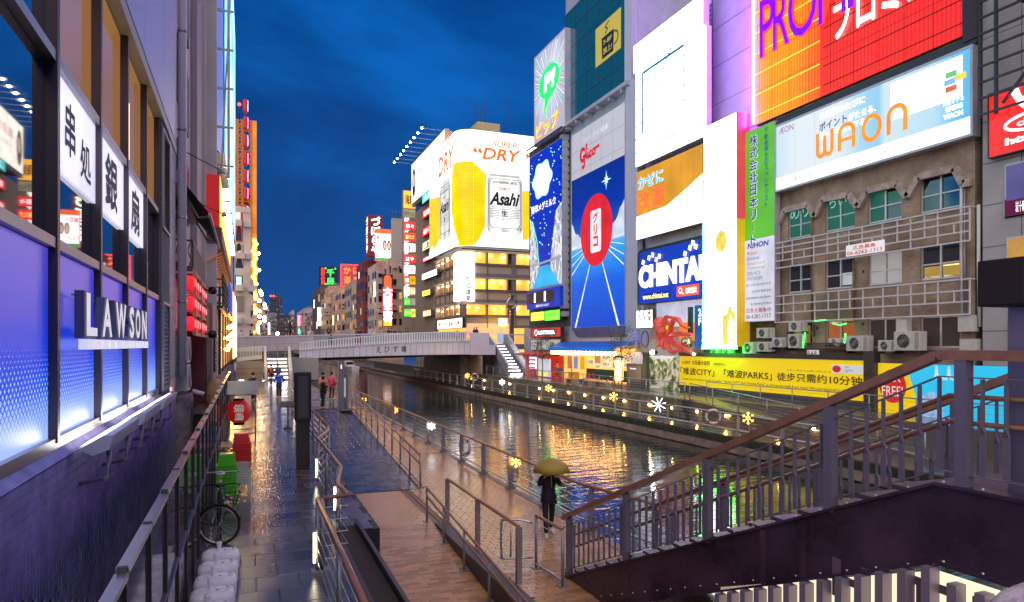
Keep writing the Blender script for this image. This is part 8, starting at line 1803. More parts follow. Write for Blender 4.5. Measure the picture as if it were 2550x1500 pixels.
# ================================================================== railings
BRH = mat('brown_handrail',(.36,.17,.095),.3,var=.2,vscale=6);SSR = mat('stainless',(.55,.54,.56),.28,.85);POST = mat('grey_post',(.36,.34,.36),.35,.5);CBL = mat('cable',(.6,.6,.62),.3,.8)
TUBE = glow('post_tube',(1,.92,.6),9)
def railing(name,label,pts,h,step,hand=((1.0,BRH,.035),),cables=5,post='round',pm=POST,low=None,group=None,tubes=()):
 """pts: base line (sampled for posts every step metres)"""
 P = [Vector(p_) for p_ in pts];t_ = thing(name,label,'railing',P[0],group=group);L_ = [0]
 for i in range(len(P)-1): L_.append(L_[-1] + (P[i+1]-P[i]).length)
 n = max(1,round(L_[-1]/step));bases = []
 for k in range(n+1):
  d = L_[-1]*k/n;i = max(j for j in range(len(P)-1) if L_[j] <= d+1e-6);f = (d-L_[i])/max(1e-6,L_[i+1]-L_[i]);bases.append(P[i].lerp(P[i+1],f))
 up = Vector((0,0,1));me = None
 for k,b in enumerate(bases):
  dr = (P[-1]-P[0]).normalized()
  if me is None:
   q = MB();o0 = wloc(t_)
   if post == 'round': q.tube([b,b+up*h],.032,8);q.box(b-Vector((.09,.09,0)),b+Vector((.09,.09,.02)))
   elif post == 'plate': q.obox(b+up*h*.45,dr*.028,dr.cross(up)*.075,up*h*.45);q.obox(b+up*.05,dr*.03,dr.cross(up)*.16,up*.05);q.bar(b+up*h*.88,b+up*h+dr.cross(up)*-.0,.056,.12)
   else: q.obox(b+up*h*.5,dr*.05,dr.cross(up)*.05,up*h*.5)
   o = q.build('post',pm,t_);me = o.data;b0_ = b
  else: o = link(bpy.data.objects.new('post',me),t_);o.location = b-b0_
  if k in tubes: MB().box(b+Vector((-.065,-.065,.14)),b+Vector((-.04,-.04,.6))).build('light_tube',TUBE,t_)
 for zf,m_,r_ in hand: MB().tube([p_+up*h*zf for p_ in P],r_,8).build('handrail',m_,t_)
 for i in range(cables): z = h*(.14+.72*i/max(1,cables-1));MB().tube([p_+up*z for p_ in P],.006,4).build('cable',CBL,t_)
 if low: MB().tube([p_+up*low for p_ in P],.03,6).build('lower_pipe',SSR,t_)
 return t_,bases
railing('promenade_railing','near brown-topped railing at the right edge of the stone path',[(1.0,5.5,0),(1.0,10.8,0)],1.1,2.7,tubes=(2,))
railing('promenade_railing','zigzag brown-topped railing around the planters',[(1.08,10.85,0),(1.47,10.9,0),(1.43,11.9,0),(1.69,13.5,0),(1.66,17.8,0),(2.11,19.5,0)],1.1,1.7,tubes=(2,4))
railing('promenade_railing','far brown-topped railing beside the black display pillar',[(2.2,20.5,0),(2.2,37.5,0)],1.1,2.4,tubes=(3,6))
railing('ramp_railing','double handrail between the stone ramp and the lower deck',[(5.28,21.9,-1.2)] + [(5.28,y,ramp_z(y)) for y in (26,30,34,37.5)],1.05,1.55,hand=((1.0,BRH,.03),(.72,BRH,.025),(.12,SSR,.025)),cables=0)
railing('deck_railing','cable railing of the lower deck above the brick ramp',[(4.95,12.4,-1.2),(4.95,17.5,-1.2)],1.1,2.5,post='square')
railing('ramp_railing','two-bar handrail running down the brick ramp',[(4.42,17.6,-1.2),(4.42,14.5,tan_z(14.5)),(4.42,6,tan_z(6))],.88,1.6,hand=((1,BRH,.028),(.75,BRH,.028)),cables=0)
railing('deck_railing','short cable railing beside the tube gate at the foot of the stairs',[(5.62,13.1,-1.2),(5.66,11.9,-1.2)],1.1,1.2,low=.1)
gt = thing('tube_gate','rounded grey tube gate hinged to the short railing','gate',(5.6,13.2,-1.2));gp_ = [(5.58,13.2,-.28),(5.35,13.3,-.22),(5.05,13.42,-.22),(4.98,13.45,-.3),(4.98,13.45,-.95),(5.05,13.42,-1.03),(5.58,13.2,-1.0)]
MB().tube(smooth(gp_,3),.025,8).build('frame',SSR,gt)
for f in (.3,.65): MB().tube([Vector((4.98,13.45,-1.0)).lerp(Vector((5.58,13.2,-1.0)),f),Vector((4.98,13.45,-.24)).lerp(Vector((5.58,13.2,-.24)),f)],.018,6).build('bar',SSR,gt)
_,wb1 = railing('waterside_railing','long curved-post railing along the left water edge',[(8.6,12.6,-1.2),(7.95,15.7,-1.2),(7.95,40,-1.2),(7.95,72,-1.2)],1.1,2.75,post='plate',hand=((1.0,BRH,.045),),low=.22)
_,wb2 = railing('waterside_railing','long railing along the right quay edge',[(23.3,22,-1.2),(23.3,100,-1.2)],1.1,3.1,post='plate',hand=((1.0,POST,.045),),low=.3)
railing('upper_railing','grey cable railing along the right upper promenade',[(25.95,36.5,0),(25.95,75,0)],1.05,2.3,hand=((1.0,POST,.03),(.06,POST,.03)),cables=5)
railing('upper_railing','cable railing curving down the right ramp',[(25.95,36,0),(25.95,20,-1.2)],1.05,2.2,hand=((1.0,POST,.03),(.06,POST,.03)))
railing('upper_railing','rear cable railing of the right ramp before the hoardings',[(28.0,37,0),(28.0,12,0)],1.05,2.4,hand=((1.0,POST,.03),),cables=4)
# snowflake lights, lifebuoys, wall lamps
SFW,SFA = glow('flake_white',(.85,.92,1),6),glow('flake_amber',(1,.45,.06),6)
def flake(c,r_,m_,lab,pts=6,twig=True):
 c = Vector(c);t_ = thing('snowflake_light',lab,'light',c,group='snowflake lights on the railings');rt = Vector((CT,-ST,0));u_ = Vector((0,0,1))
 for i in range(pts):
  an = math.pi*2*i/pts+.26*(pts == 8)+math.pi/2;d = rt*math.cos(an)+u_*math.sin(an);nn = rt*-math.sin(an)+u_*math.cos(an);q = MB();q.tube([c+d*(.16*r_ if twig else 0),c+d*r_],.016,5)
  if twig:
   for sg in (-1,1): q.tube([c+d*r_*.6,c+d*r_*.85+nn*sg*r_*.22],.013,4)
  q.build('arm',m_,t_)
 if twig: MB().tube([c+(rt*math.cos(k*.5236)+u_*math.sin(k*.5236))*r_*.25 for k in range(13)],.02,5).build('ring',m_,t_)
 MB().bar(c-u_*r_+rt*.05,c-u_*(r_+.35)+rt*.05,.05).build('stem',POST,t_)
for (u,v,m_,lab) in ((907,995,SFA,'amber snowflake light on the left railing, farthest'),(984,1022,SFA,'amber snowflake light on the left railing, nearer the pylon'),(1075,1062,SFW,'white snowflake light on the left railing'),(1285,1150,SFA,'amber snowflake light on the left railing, nearest the stairs')): P = at(u,v,X=8.05);flake(P,.18,m_,lab)
for (u,v,m_,n_,tw,lab) in ((1164,936,SFA,6,1,'amber snowflake light on the right quay, farthest'),(1250,952,SFW,6,1,'white snowflake light on the right quay, farther one'),(1366,967,SFA,6,1,'amber snowflake light on the right quay, before the booth'),(1528,988,SFA,6,1,'amber snowflake light on the right quay, before the kiosk'),(1640,1008,SFW,8,0,'eight-rayed white star light on the right quay'),(1863,1042,SFA,6,1,'amber snowflake light on the right quay, nearest')): P = at(u,v,X=23.2);flake(P,.46 if n_ == 8 else .31,m_,lab,n_,tw)
def buoy(c,nr,lab,r_=.3):
 t_ = thing('lifebuoy',lab,'lifebuoy',c,group='lifebuoys');c = Vector(c);a = Vector(nr).cross(Vector((0,0,1))).normalized();u_ = Vector((0,0,1));ring = lambda k0,k1,n: [c+(a*math.cos(x)+u_*math.sin(x))*r_ for x in [k0+(k1-k0)*i/n for i in range(n+1)]]
 MB().tube(ring(0,2*math.pi,24),.065,10,False).build('ring',WHITEP,t_)
 for k in range(4): MB().tube(ring(k*1.571+.55,k*1.571+.95,3),.068,10).build('red_band',mat('buoy_red',(.6,.04,.03),.5),t_)
 MB().tube(smooth([c+(a*math.cos(x)+u_*math.sin(x))*(r_+.1) for x in (3.6,4.2,4.7,5.2,5.8)],3),.012,4).build('rope',mat('rope',(.6,.3,.2),.8),t_)
buoy(at(1158,1112,X=8.05),(-1,-.4,0),'white and red lifebuoy on the left railing');buoy(at(1776,1038,X=23.15),(-.6,-1,0),'white and red lifebuoy on the right quay near the stairs',.36);buoy(at(1182,939,X=23.15),(-.6,-1,0),'white lifebuoy far along the right quay',.36)
for i,u in enumerate((1176,1207,1270,1345,1379,1417,1458,1504,1556,1619,1676,1738,1810,1940,2030)):
 Xw = 25.72 if u < 1620 else 25.8;P = at(u,930,X=Xw);P.z = -.62;t_ = thing('wall_lamp',ORD[i]+' amber wall lamp from the bridge along the right quay','lamp',P,group='amber wall lamps of the right quay');MB().ball(P+Vector((-.08,0,0)),.075,8,6).build('bulb',glow('quay_lamp',(1,.55,.12),60),t_);MB().box(P+Vector((-.05,-.1,.07)),P+Vector((.03,.1,.12))).build('hood',DSTEEL,t_)
for i,u in enumerate((1425,1468,1500)): # benches on the promenade
 P = at(u,930,X=27.0);t_ = thing('bench',('far','middle','near')[i] + ' stone bench with steel hoop arms on the right promenade','bench',(27,P.y,0),group='stone benches');MB().box((26.75,P.y-.9,.38),(27.25,P.y+.9,.46)).build('seat',mat('bench_tan',(.45,.3,.16),.5),t_);
 for k in (-.8,.8): MB().box((26.8,P.y+k-.12,0),(27.2,P.y+k+.12,.38)).build('leg',CONC,t_)
 for k in (-.85,0,.85): MB().tube([(27,P.y+k+.22*math.cos(x*.45),.46+.25*math.sin(x*.45)) for x in range(8)],.02,5).build('hoop_arm',SSR,t_)
# ================================================================== trees
LEAF = mat('leaf_green',(.06,.11,.035),.55,var=.5,vscale=3);BARK = mat('bark',(.16,.11,.07),.8)
def tree(u,X,h,cr_,lab,seed):
 random.seed(seed);y = yat(u,X);t_ = thing('street_tree',lab,'tree',(X,y,0),group='young trees on the right promenade');q = MB();tips = []
 q.tube(smooth([(X,y,0),(X+.05,y,h*.35),(X-.04,y+.05,h*.7),(X,y,h*.95)],4),lerpl([.06,.05,.035,.015],4),7)
 for i in range(11):
  z = h*(.42+.05*i);an = i*2.4;e_ = Vector((X+cr_*math.cos(an)*random.uniform(.5,1),y+cr_*math.sin(an)*random.uniform(.5,1),z+cr_*.5));q.tube([(X,y,z),e_],[.018,.006],5);tips.append(e_)
 q.build('trunk',BARK,t_);lf_ = MB()
 for i in range(900):
  c = random.choice(tips)+Vector([random.gauss(0,cr_*.25) for _ in range(3)]);d = Vector([random.gauss(0,1) for _ in range(3)]).normalized();s_ = random.uniform(.045,.09);a = d.orthogonal().normalized()*s_;b = d.cross(a).normalized()*s_*.5;lf_.face([c-a,c-b,c+a,c+b])
 tag(lf_.build('crown',LEAF,t_),kind='stuff')
tree(1350,27.6,4.3,.85,'slim young tree before the red food booth',3);tree(1548,27.4,4.6,.95,'slim young tree beside the tall cream lantern',5)
# ================================================================== props on the stone path
fn_ = thing('glass_fence','dark translucent panel fence between the stone path and the store alley','fence',(-.75,16,0));FG = mat('smoked_panel',(.12,.075,.08),.07,alpha=.86,spec=.8)
ys_ = [2.6,3.8,5.0,6.2,7.4,8.6,9.8,11.0,12.2,13.4,14.6,15.8,17.0,18.2,20,22,24,26,28,30,32,34]
for i,y in enumerate(ys_):
 zt_ = 1.98+.025*(i//2);MB().box((-.78,y-.02,0),(-.72,y+.02,zt_+.02)).build('post',DSTEEL,fn_)
 if i < len(ys_)-1:
  y1 = ys_[i+1]-.025;MB().box((-.758,y+.025,.08),(-.742,y1,zt_-.03)).build('panel',FG,fn_);MB().box((-.79,y+.02,zt_-.03),(-.71,y1,zt_+.01)).build('cap',SSR,fn_);MB().bar((-.735,y+.02,.95),(-.735,y1,.98+.06),.03).build('brace',RAILM,fn_)
WPL = mat('white_plastic',(.9,.9,.95),.35,var=.08,vscale=9)
def weight():
 t_ = thing('base_weight','','weight',(0,0,0));pts = []
 q = MB();fz_ = Fr((0,0,0),(1,0,0),(0,-1,0));sh = []
 for (sx_,sy_,d0) in ((1,1,0),(-1,1,90),(-1,-1,180),(1,-1,270)): sh += arc(sx_*.15,sy_*.07,.12,.1,d0,d0+90,6)
 n = len(sh);lv = ((.9,0),(1,.06),(1,.22),(.93,.29),(.7,.315))
 q.v = [(x*s_,y*s_,z) for s_,z in lv for x,y in sh]
 for k in range(len(lv)-1):
  for j in range(n): q.f.append((k*n+j,k*n+(j+1) % n,(k+1)*n+(j+1) % n,(k+1)*n+j));q.sm.append(True)
 q.f.append(tuple((len(lv)-1)*n+j for j in range(n)));q.sm.append(False);q.build('body',WPL,t_)
 MB().lathe([(.035,.31),(.028,.36),(.04,.41),(.04,.44),(0,.44)],(-.02,.02,0),12).build('knob',WPL,t_);MB().tube([(.17,-.07,.3),(.21,0,.325),(.17,.07,.3)],.022,6).build('handle',WPL,t_);MB().lathe([(.02,.318),(0,.318)],(.06,-.03,0),8).build('cap',DARK,t_)
 return t_
wt = weight()
for i,y in enumerate((11.35,10.72,10.12,9.55,9.0)):
 o = wt if i == 0 else copy_tree(wt);o.location = (-.38-.012*i,y,0);o.rotation_euler.z = .1*math.sin(i*3);tag(o,'white plastic base weight, %s in the row by the fence' % ('farthest','second','third','fourth','nearest')[i],'weight','white base weights')
# bicycles
BLKM = mat('bike_black',(.012,.012,.014),.3,.2);RUB = mat('rubber',(.012,.012,.012),.7)
def wheel(t_,c,ax,r_=.335):
 c = Vector(c);ax = Vector(ax).normalized();a = ax.cross(Vector((0,0,1))).normalized();u_ = Vector((0,0,1));C_ = lambda rr,n=32: [c+(a*math.cos(6.2832*i/n)+u_*math.sin(6.2832*i/n))*rr for i in range(n+1)]
 w_ = MB().tube(C_(r_),.022,8,False).build('wheel',RUB,t_);MB().tube(C_(r_-.028),.011,6,False).build('rim',SSR,w_);q = MB()
 for i in range(20): an = 6.2832*i/20;q.tube([c+ax*.02*(1 if i % 2 else -1),c+(a*math.cos(an)+u_*math.sin(an))*(r_-.03)],.0028,3)
 q.tube([c-ax*.05,c+ax*.05],.025,8);q.build('spokes',SSR,w_)
def bike(lab,x,y,fm,turn,basket=True):
 t_ = thing('bicycle',lab,'bicycle',(x,y,0));V = Vector;fh_ = V((x,y,.335));ta = V((math.cos(turn),math.sin(turn),0));wheel(t_,fh_,ta if turn else (1,0,0));fh2 = V((x,y+1.08,.335)) if True else 0;wheel(t_,fh2,(1,.0,0))
 hd,bb_,st_ = V((x+.02,y+.16,.86)),V((x,y+.62,.30)),V((x,y+.76,.82));tb = lambda nm,*p,r_=.017,m_=fm: MB().tube(p,r_,8).build(nm,m_,t_)
 q = MB();q.tube([hd,hd+V((0,.05,-.22)),bb_],.02,8);q.tube([hd+V((0,.02,-.06)),st_+V((0,-.03,-.12))],.017,8);q.tube([bb_,st_],.017,8);q.tube([bb_,fh2+V((.05,0,0))],.012,6);q.tube([st_+V((0,-.03,-.12)),fh2+V((.05,0,0))],.011,6);q.build('frame',fm,t_)
 ax_ = (ta if turn else V((1,0,0)))*.06;q = MB();q.tube([hd,V((x,y+.03,.70)),fh_+ax_],.014,6);q.tube([V((x,y+.03,.70)),fh_-ax_],.014,6);q.build('fork',fm,t_)
 tb('stem',hd,hd+V((0,-.02,.14)),r_=.015);tb('handlebar',hd+V((-.30,.16,.10)),hd+V((-.24,-.02,.15)),hd+V((0,-.04,.15)),hd+V((.24,-.02,.15)),hd+V((.30,.16,.10)),r_=.013)
 for sg in (-1,1): tb('grip',hd+V((sg*.30,.16,.10)),hd+V((sg*.31,.26,.09)),r_=.018,m_=RUB)
 MB().ball(st_+V((0,0,.06)),.13,10,6,(.7,1.15,.3)).build('saddle',RUB if basket else WPL,t_);tb('crank',bb_+V((-.1,0,-.1)),bb_+V((-.06,0,0)),bb_+V((.06,0,0)),bb_+V((.1,0,.1)),r_=.01)
 for sg in (-1,1): MB().box(bb_+V((sg*.12-.04,-.04,sg*.1-.01)),bb_+V((sg*.12+.04,.04,sg*.1+.01))).build('pedal',RUB,t_)
 if basket:
  b_ = MB();c = hd+V((.16,-.12,-.08))
  for k in range(5): w_ = .09+.02*k;z = -.14+.07*k;b_.tube([c+V((-w_,-w_,z)),c+V((w_,-w_,z)),c+V((w_,w_,z)),c+V((-w_,w_,z)),c+V((-w_,-w_,z))],.005,4)
  for i in range(12): a = 6.2832*i/12;b_.tube([c+V((.09*math.cos(a),.09*math.sin(a),-.14)),c+V((.19*math.cos(a),.19*math.sin(a),.14))],.004,4)
  b_.build('basket',BLKM,t_);MB().tube([fh_+V((.36*math.cos(a)*ta.y if turn else 0,.36*math.cos(a)*-ta.x if turn else .36*math.cos(a),.36*math.sin(a))) for a in (.2,.7,1.2,1.7,2.2,2.7,3.2)],.02,5).build('mudguard',BLKM,t_)
 tb('kickstand',fh2+V((-.05,0,0)),fh2+V((-.16,.08,-.33)),r_=.009)
bike('black city bicycle with its front wheel turned towards the camera',-.46,12.86,BLKM,R(80));bike('white-framed bicycle standing behind the black one',-.5,14.15,mat('bike_white',(.6,.55,.58),.35),0,False)
# stool stacks
def stool(m_):
 t_ = thing('stool','','stool',(0,0,0));q = MB();a,b = .15,.2;n = 0
 for (w_,z) in ((a,.45),(a+.01,.43),(b-.02,.2)): q.v += [(-w_,-w_,z),(w_,-w_,z),(w_,w_,z),(-w_,w_,z)]
 for k in (0,1):
  for j in range(4): q.f.append((k*4+j,(k+1)*4+j,(k+1)*4+(j+1) % 4,k*4+(j+1) % 4))
 q.f.append((0,1,2,3));q.sm = [False]*len(q.f);q.build('seat',m_,t_,bevel=.012)
 for sx_ in (-1,1):
  for sy_ in (-1,1): MB().obox((sx_*(b-.035),sy_*(b-.035),.1),(.032,0,0),(0,.032,0),(sx_*.008,sy_*.008,-.1)).build('leg',m_,t_)
 for j in range(4): MB().bar((Matrix.Rotation(j*1.5708,3,'Z') @ Vector((-b,-b,.2))),(Matrix.Rotation(j*1.5708,3,'Z') @ Vector((b,-b,.2))),.02,.03).build('rim',m_,t_)
 return t_
GP_,RP_,WP_ = mat('green_plastic',(.09,.6,.015),.28),mat('red_plastic',(.8,.015,.015),.28),mat('cream_plastic',(.7,.68,.62),.35)
def stack(x,y,runs):
 k = 0
 for m_,n,lab,grp in runs:
  s0 = None
  for i in range(n):
   o = stool(m_) if s0 is None else copy_tree(s0);s0 = s0 or o;o.location = (x+random.uniform(-.006,.006),y+random.uniform(-.006,.006),k*.062);o.rotation_euler.z = random.uniform(-.03,.03);tag(o,lab % ORD[i],'stool',grp);k += 1
stack(-.42,16.3,[(GP_,11,'%s green plastic stool from the floor in the green stack','green stools')]);stack(-.12,17.35,[(WP_,9,'%s white plastic stool from the floor under the red ones','white stools'),(RP_,7,'%s red plastic stool above the white ones','red stools')])
wt2 = thing('wooden_table','folding wooden table beside the red stools','table',(-.3,20.4,0));
for i in range(5): MB().box((-.68+i*.15,19.9,.68),(-.54+i*.15,20.9,.72)).build('slat',WOODL,wt2)
for sy_ in (19.98,20.8):
 for sg in (-1,1): MB().bar((-.3-sg*.3,sy_,0),(-.3+sg*.3,sy_,.68),.04).build('leg',WOODL,wt2)
# yakitori lantern on its wheeled frame
yl_ = thing('wheeled_frame','black wheeled frame with a small roof for the big red lantern','frame',(-.3,28,0))
for x in (-.95,.3):
 for y in (27.5,28.6): MB().bar((x,y,.05),(x,y,1.72),.045).build('post',DSTEEL,yl_);MB().lathe([(.06,-.02),(.06,.02)],(x,y,.06),10,'x').build('caster',RUB,yl_)
q = MB();q.face([(-1.3,27.2,1.62),(.4,27.2,1.62),(.4,28.9,2.05),(-1.3,28.9,2.05)]);q.face([(-1.3,27.2,1.59),(-1.3,28.9,2.02),(.4,28.9,2.02),(.4,27.2,1.59)]);q.build('roof',mat('grey_roof',(.2,.18,.2),.4),yl_)
for k in (.15,.3): MB().bar((-.95,27.5,k),(.3,27.5,k),.03).build('rail',DSTEEL,yl_)
yk_ = thing('yakitori_lantern','big red paper lantern with black brush characters','lantern',(-.3,28,.91));BR = mat('big_red_lantern',(.55,.02,.02),.5,em=(.8,.03,.02),es=.15);ribbed(MB(),(-.3,28,.93),.47,.86,24).build('shade',BR,yk_);MB().lathe([(.2,.0),(.2,.08),(0,.08)],(-.3,28,1.33),14).lathe([(.2,.0),(.2,-.1),(0,-.1)],(-.3,28,.52),14).build('ring',DARK,yk_)
fY = Fr((-.3,28,.93),(1,-.05,0),(-.0,-1,0));q = MB();put_text(q,fY,'焼',-.16,.02,.34,.28,.492,bold=.05);put_text(q,fY,'鳥',-.14,-.3,.32,.28,.47,bold=.05);q.build('lettering_edge',glow('edge_white',(1,.9,.85),.7),yk_);q = MB();put_text(q,fY,'焼',-.15,.03,.32,.26,.50,bold=.02);put_text(q,fY,'鳥',-.13,-.29,.30,.26,.48,bold=.02);q.build('lettering',BLK,yk_)
ct = thing('bar_counter','dark wooden counter with a carved board behind the panel fence','counter',(-1.2,27,0));MB().box((-1.6,24.5,-.5),(-.85,31,1.2)).build('body',mat('dark_wood',(.05,.03,.025),.5),ct);MB().box((-1.7,24.4,1.2),(-.8,31,1.27)).build('top',mat('grey_top',(.2,.17,.18),.4),ct);MB().lathe([(0,0),(.3,0),(.34,.3),(.28,.8),(.12,1.0),(0,1.02)],(-1.05,26.2,1.27),10).build('carved_board',WOODL,ct)
ms = thing('menu_stand','black pedestal stand with an open menu on the stone path','stand',(1.58,29.8,0));MB().lathe([(.2,0),(.2,.02),(.05,.05),(.03,.12),(.03,.92),(0,.92)],(1.58,29.8,0),12).build('pedestal',DSTEEL,ms);q = MB();q.obox((1.58,29.8,1.0),(.3,0,0),(0,.2,.09),(0,-.01,.02));q.build('tray',mat('tray_brown',(.12,.08,.05),.5),ms)
pl_ = thing('display_pillar','tall black display pillar with a dark screen beside the railing','pillar',(1.46,19.86,0));MB().box((1.26,19.7,0),(1.62,20.05,1.35)).build('plinth',mat('pillar_black',(.012,.012,.013),.35),pl_);MB().box((1.22,19.66,1.352),(1.66,20.1,2.7)).build('housing',mat('pillar_black',(0,0,0)),pl_,bevel=.02);MB().box((1.31,19.65,1.45),(1.57,19.658,2.6)).build('screen',mat('grey_screen',(.10,.09,.085),.15),pl_)
py = thing('information_pylon','grey information pylon with a tall post on the upper landing','pylon',(5.0,37.2,0));SG = mat('pylon_grey',(.26,.25,.30),.4,.3);MB().box((4.5,37.0,0),(4.8,37.3,2.55)).build('post',SG,py);MB().box((4.85,36.7,.1),(4.98,37.6,1.95)).build('board',SG,py);MB().box((4.83,36.8,.7),(4.848,37.5,1.7)).build('map',glow('map_face',(.55,.58,.65),.5),py);MB().box((4.6,36.6,0),(5.2,37.7,.08)).build('base',SG,py);letters(py,CW,[('i',.12,2.2,dict(h_=.22,bold=.03))],fr_front(4.5,36.99,0),.01)
bn = thing('concrete_planter','low concrete block planter beside the landing','planter',(3.1,39.5,0));MB().box((2.5,39,0),(3.3,41.5,.5)).build('block',CONC,bn,bevel=.03);MB().box((2.6,39.1,.5),(3.2,41.4,.52)).build('soil',DARK,bn)
pb2 = thing('planter_box','long dark stone planter box between the path and the brick ramp','planter',(1.7,10,0));PBM = mat('planter_stone',(.035,.028,.03),.4);MB().box((1.46,6.0,-3),(1.95,13.2,-.05)).build('body',PBM,pb2)
for x0,x1 in ((1.46,1.52),(1.89,1.95)): MB().box((x0,6,-.05),(x1,13.2,.16)).build('rim',PBM,pb2)
MB().box((1.53,6.1,.02),(1.88,13.1,.05)).build('soil',mat('soil',(.05,.035,.025),.9),pb2)
# ================================================================== people on the path
person('person in a dark jacket with backpack holding a phone on the stone path',(.34,45.4,0),R(-60),(.015,.02,.045),(.02,.02,.03),(.5,.5,.5),'phone',bag=(.01,.015,.03))
person('person in a bright blue jacket and blue hood on the stone path',(1.96,47.6,0),R(10),(.0,.07,.75),(.012,.012,.015),(.8,.25,.12),'hips',hat=(.0,.06,.7),h=1.68)
person('person in black with a red shoulder bag heading to the stairs',(1.9,62,0),R(8),(.03,.015,.02),(.02,.02,.03),(.4,.4,.4),'down',.28,bag=(.45,.02,.03));person('person in dark teal walking up to the bridge stairs',(2.6,65,0),R(0),(.03,.06,.08),(.02,.03,.06),(.4,.4,.4),'down',.25)
person('person in a long black coat reading a phone by the pylon',(3.85,38.4,0),R(-80),(.012,.012,.015),(.02,.04,.05),(.8,.8,.8),'phone',long_coat=True)
person('person in a pink jacket at the waterside railing, right one',(5.0,44.5,0),R(-30),(.75,.08,.22),(.05,.05,.08),group='pair in pink');person('person in a pale pink jacket at the waterside railing, left one',(4.4,44.0,0),R(-30),(.75,.28,.28),(.05,.05,.08),group='pair in pink')
person('cook in orange light working in the stall',(30.6,yat(1388,30.6),0),R(90),(.7,.4,.2),(.1,.08,.07),arms='phone')
person('walker in black under a mustard umbrella on the deck by the stairs',(6.9,15.3,-1.2),R(165),(.012,.012,.014),(.02,.02,.02),arms='raise',stride=.28)
um = thing('umbrella','mustard umbrella held by the walker near the stairs','umbrella',(6.86,15.05,.2));MB().lathe([(0,.42),(.2,.38),(.38,.27),(.48,.1),(.47,.1),(.37,.25),(.19,.35),(0,.39)],(6.86,15.05,.3),8).build('canopy',mat('mustard_cloth',(.42,.30,.04),.6),um);MB().tube([(6.86,15.05,-.0),(6.86,15.05,.74)],.01,6).build('shaft',SSR,um)
q = MB();random.seed(8)
for i in range(90):
 x,y,an = random.uniform(2.1,4.3),random.uniform(8.5,21),random.uniform(0,6.3);s_ = random.uniform(.012,.035);z = tan_z(y)+.006;q.face([(x+s_*math.cos(an+k)*(.5 if k % 2 else 1.2),y+s_*math.sin(an+k),z) for k in (0,1.57,3.14,4.71)])
tag(q.build('fallen_leaves',mat('leaf_litter',(.03,.02,.015),.6)),'small dark fallen leaves scattered on the brick ramp','leaves',kind='stuff')
# ================================================================== foreground staircase
PURP = mat('violet_steel',(.085,.05,.08),.32,.4,var=.45,vscale=1.3,bump=.25,bscale=9,rvar=.12);BALU = mat('baluster_steel',(.27,.24,.30),.4,.5)
sc6 = thing('steel_staircase','dark violet steel staircase rising from the lower deck to the bridge','stairs',(6.9,8,-1.2));X0s,X1s = 6.0,8.0;yb_,yt_,zb3,zt3 = 12.5,4.48,-1.25,2.16
def sz(y): return zb3+(zt3-zb3)*(yb_-y)/(yb_-yt_) if y > yt_ else zt3
for x in (X0s,X1s):
 q = MB();pr_ = [(12.5,sz(12.5)),(12.5,sz(12.5)-.45),(11.9,sz(12.5)-.45),(yt_,zt3-.72),(1.0,zt3-.72),(1.0,zt3),(yt_,zt3)];q.v = [(xx,y,z) for xx in (x-.02,x+.02) for y,z in pr_];n = len(pr_);q.f = [tuple(range(n)),tuple(range(2*n-1,n-1,-1))]+[(j,(j+1) % n,n+(j+1) % n,n+j) for j in range(n)];q.sm = [False]*len(q.f);q.build('stringer',PURP,sc6)
 for (ya,yb2) in ((12.5,yt_),(yt_,1.0)): MB().bar((x,ya,sz(ya)+.01),(x,yb2,sz(yb2)+.01),.16,.03).build('top_flange',PURP,sc6);MB().bar((x,min(ya,11.9),sz(ya)-(.45 if ya > 12 else .72)),(x,yb2,zt3-.72),.16,.03).build('bottom_flange',PURP,sc6)
for y in (6.1,6.75): MB().box((X0s-.09,y-.02,sz(y)-.69),(X0s-.02,y+.02,sz(y)-.02)).build('stiffener',PURP,sc6)
for i in range(19): y = 12.35-i*.42;MB().box((X0s+.03,y-.2,sz(y)-.02),(X1s-.03,y+.22,sz(y)+.03)).build('tread',mat('tread',(.12,.09,.10),.5),sc6)
MB().box((X0s+.03,1,zt3-.06),(X1s+2.5,yt_-.02,zt3)).build('landing',mat('tread',(0,0,0)),sc6)
for i in range(26):
 y = 11.6-i*.36
 for dz in (.03,-.70 if y < yt_ else -(.47+.25*(12.5-y)/8)): MB().lathe([(.016,0),(.016,.014),(0,.016)],(X0s-.055,y,(sz(y) if dz > 0 else sz(y))+dz+.005),6).build('bolt',SSR,sc6)
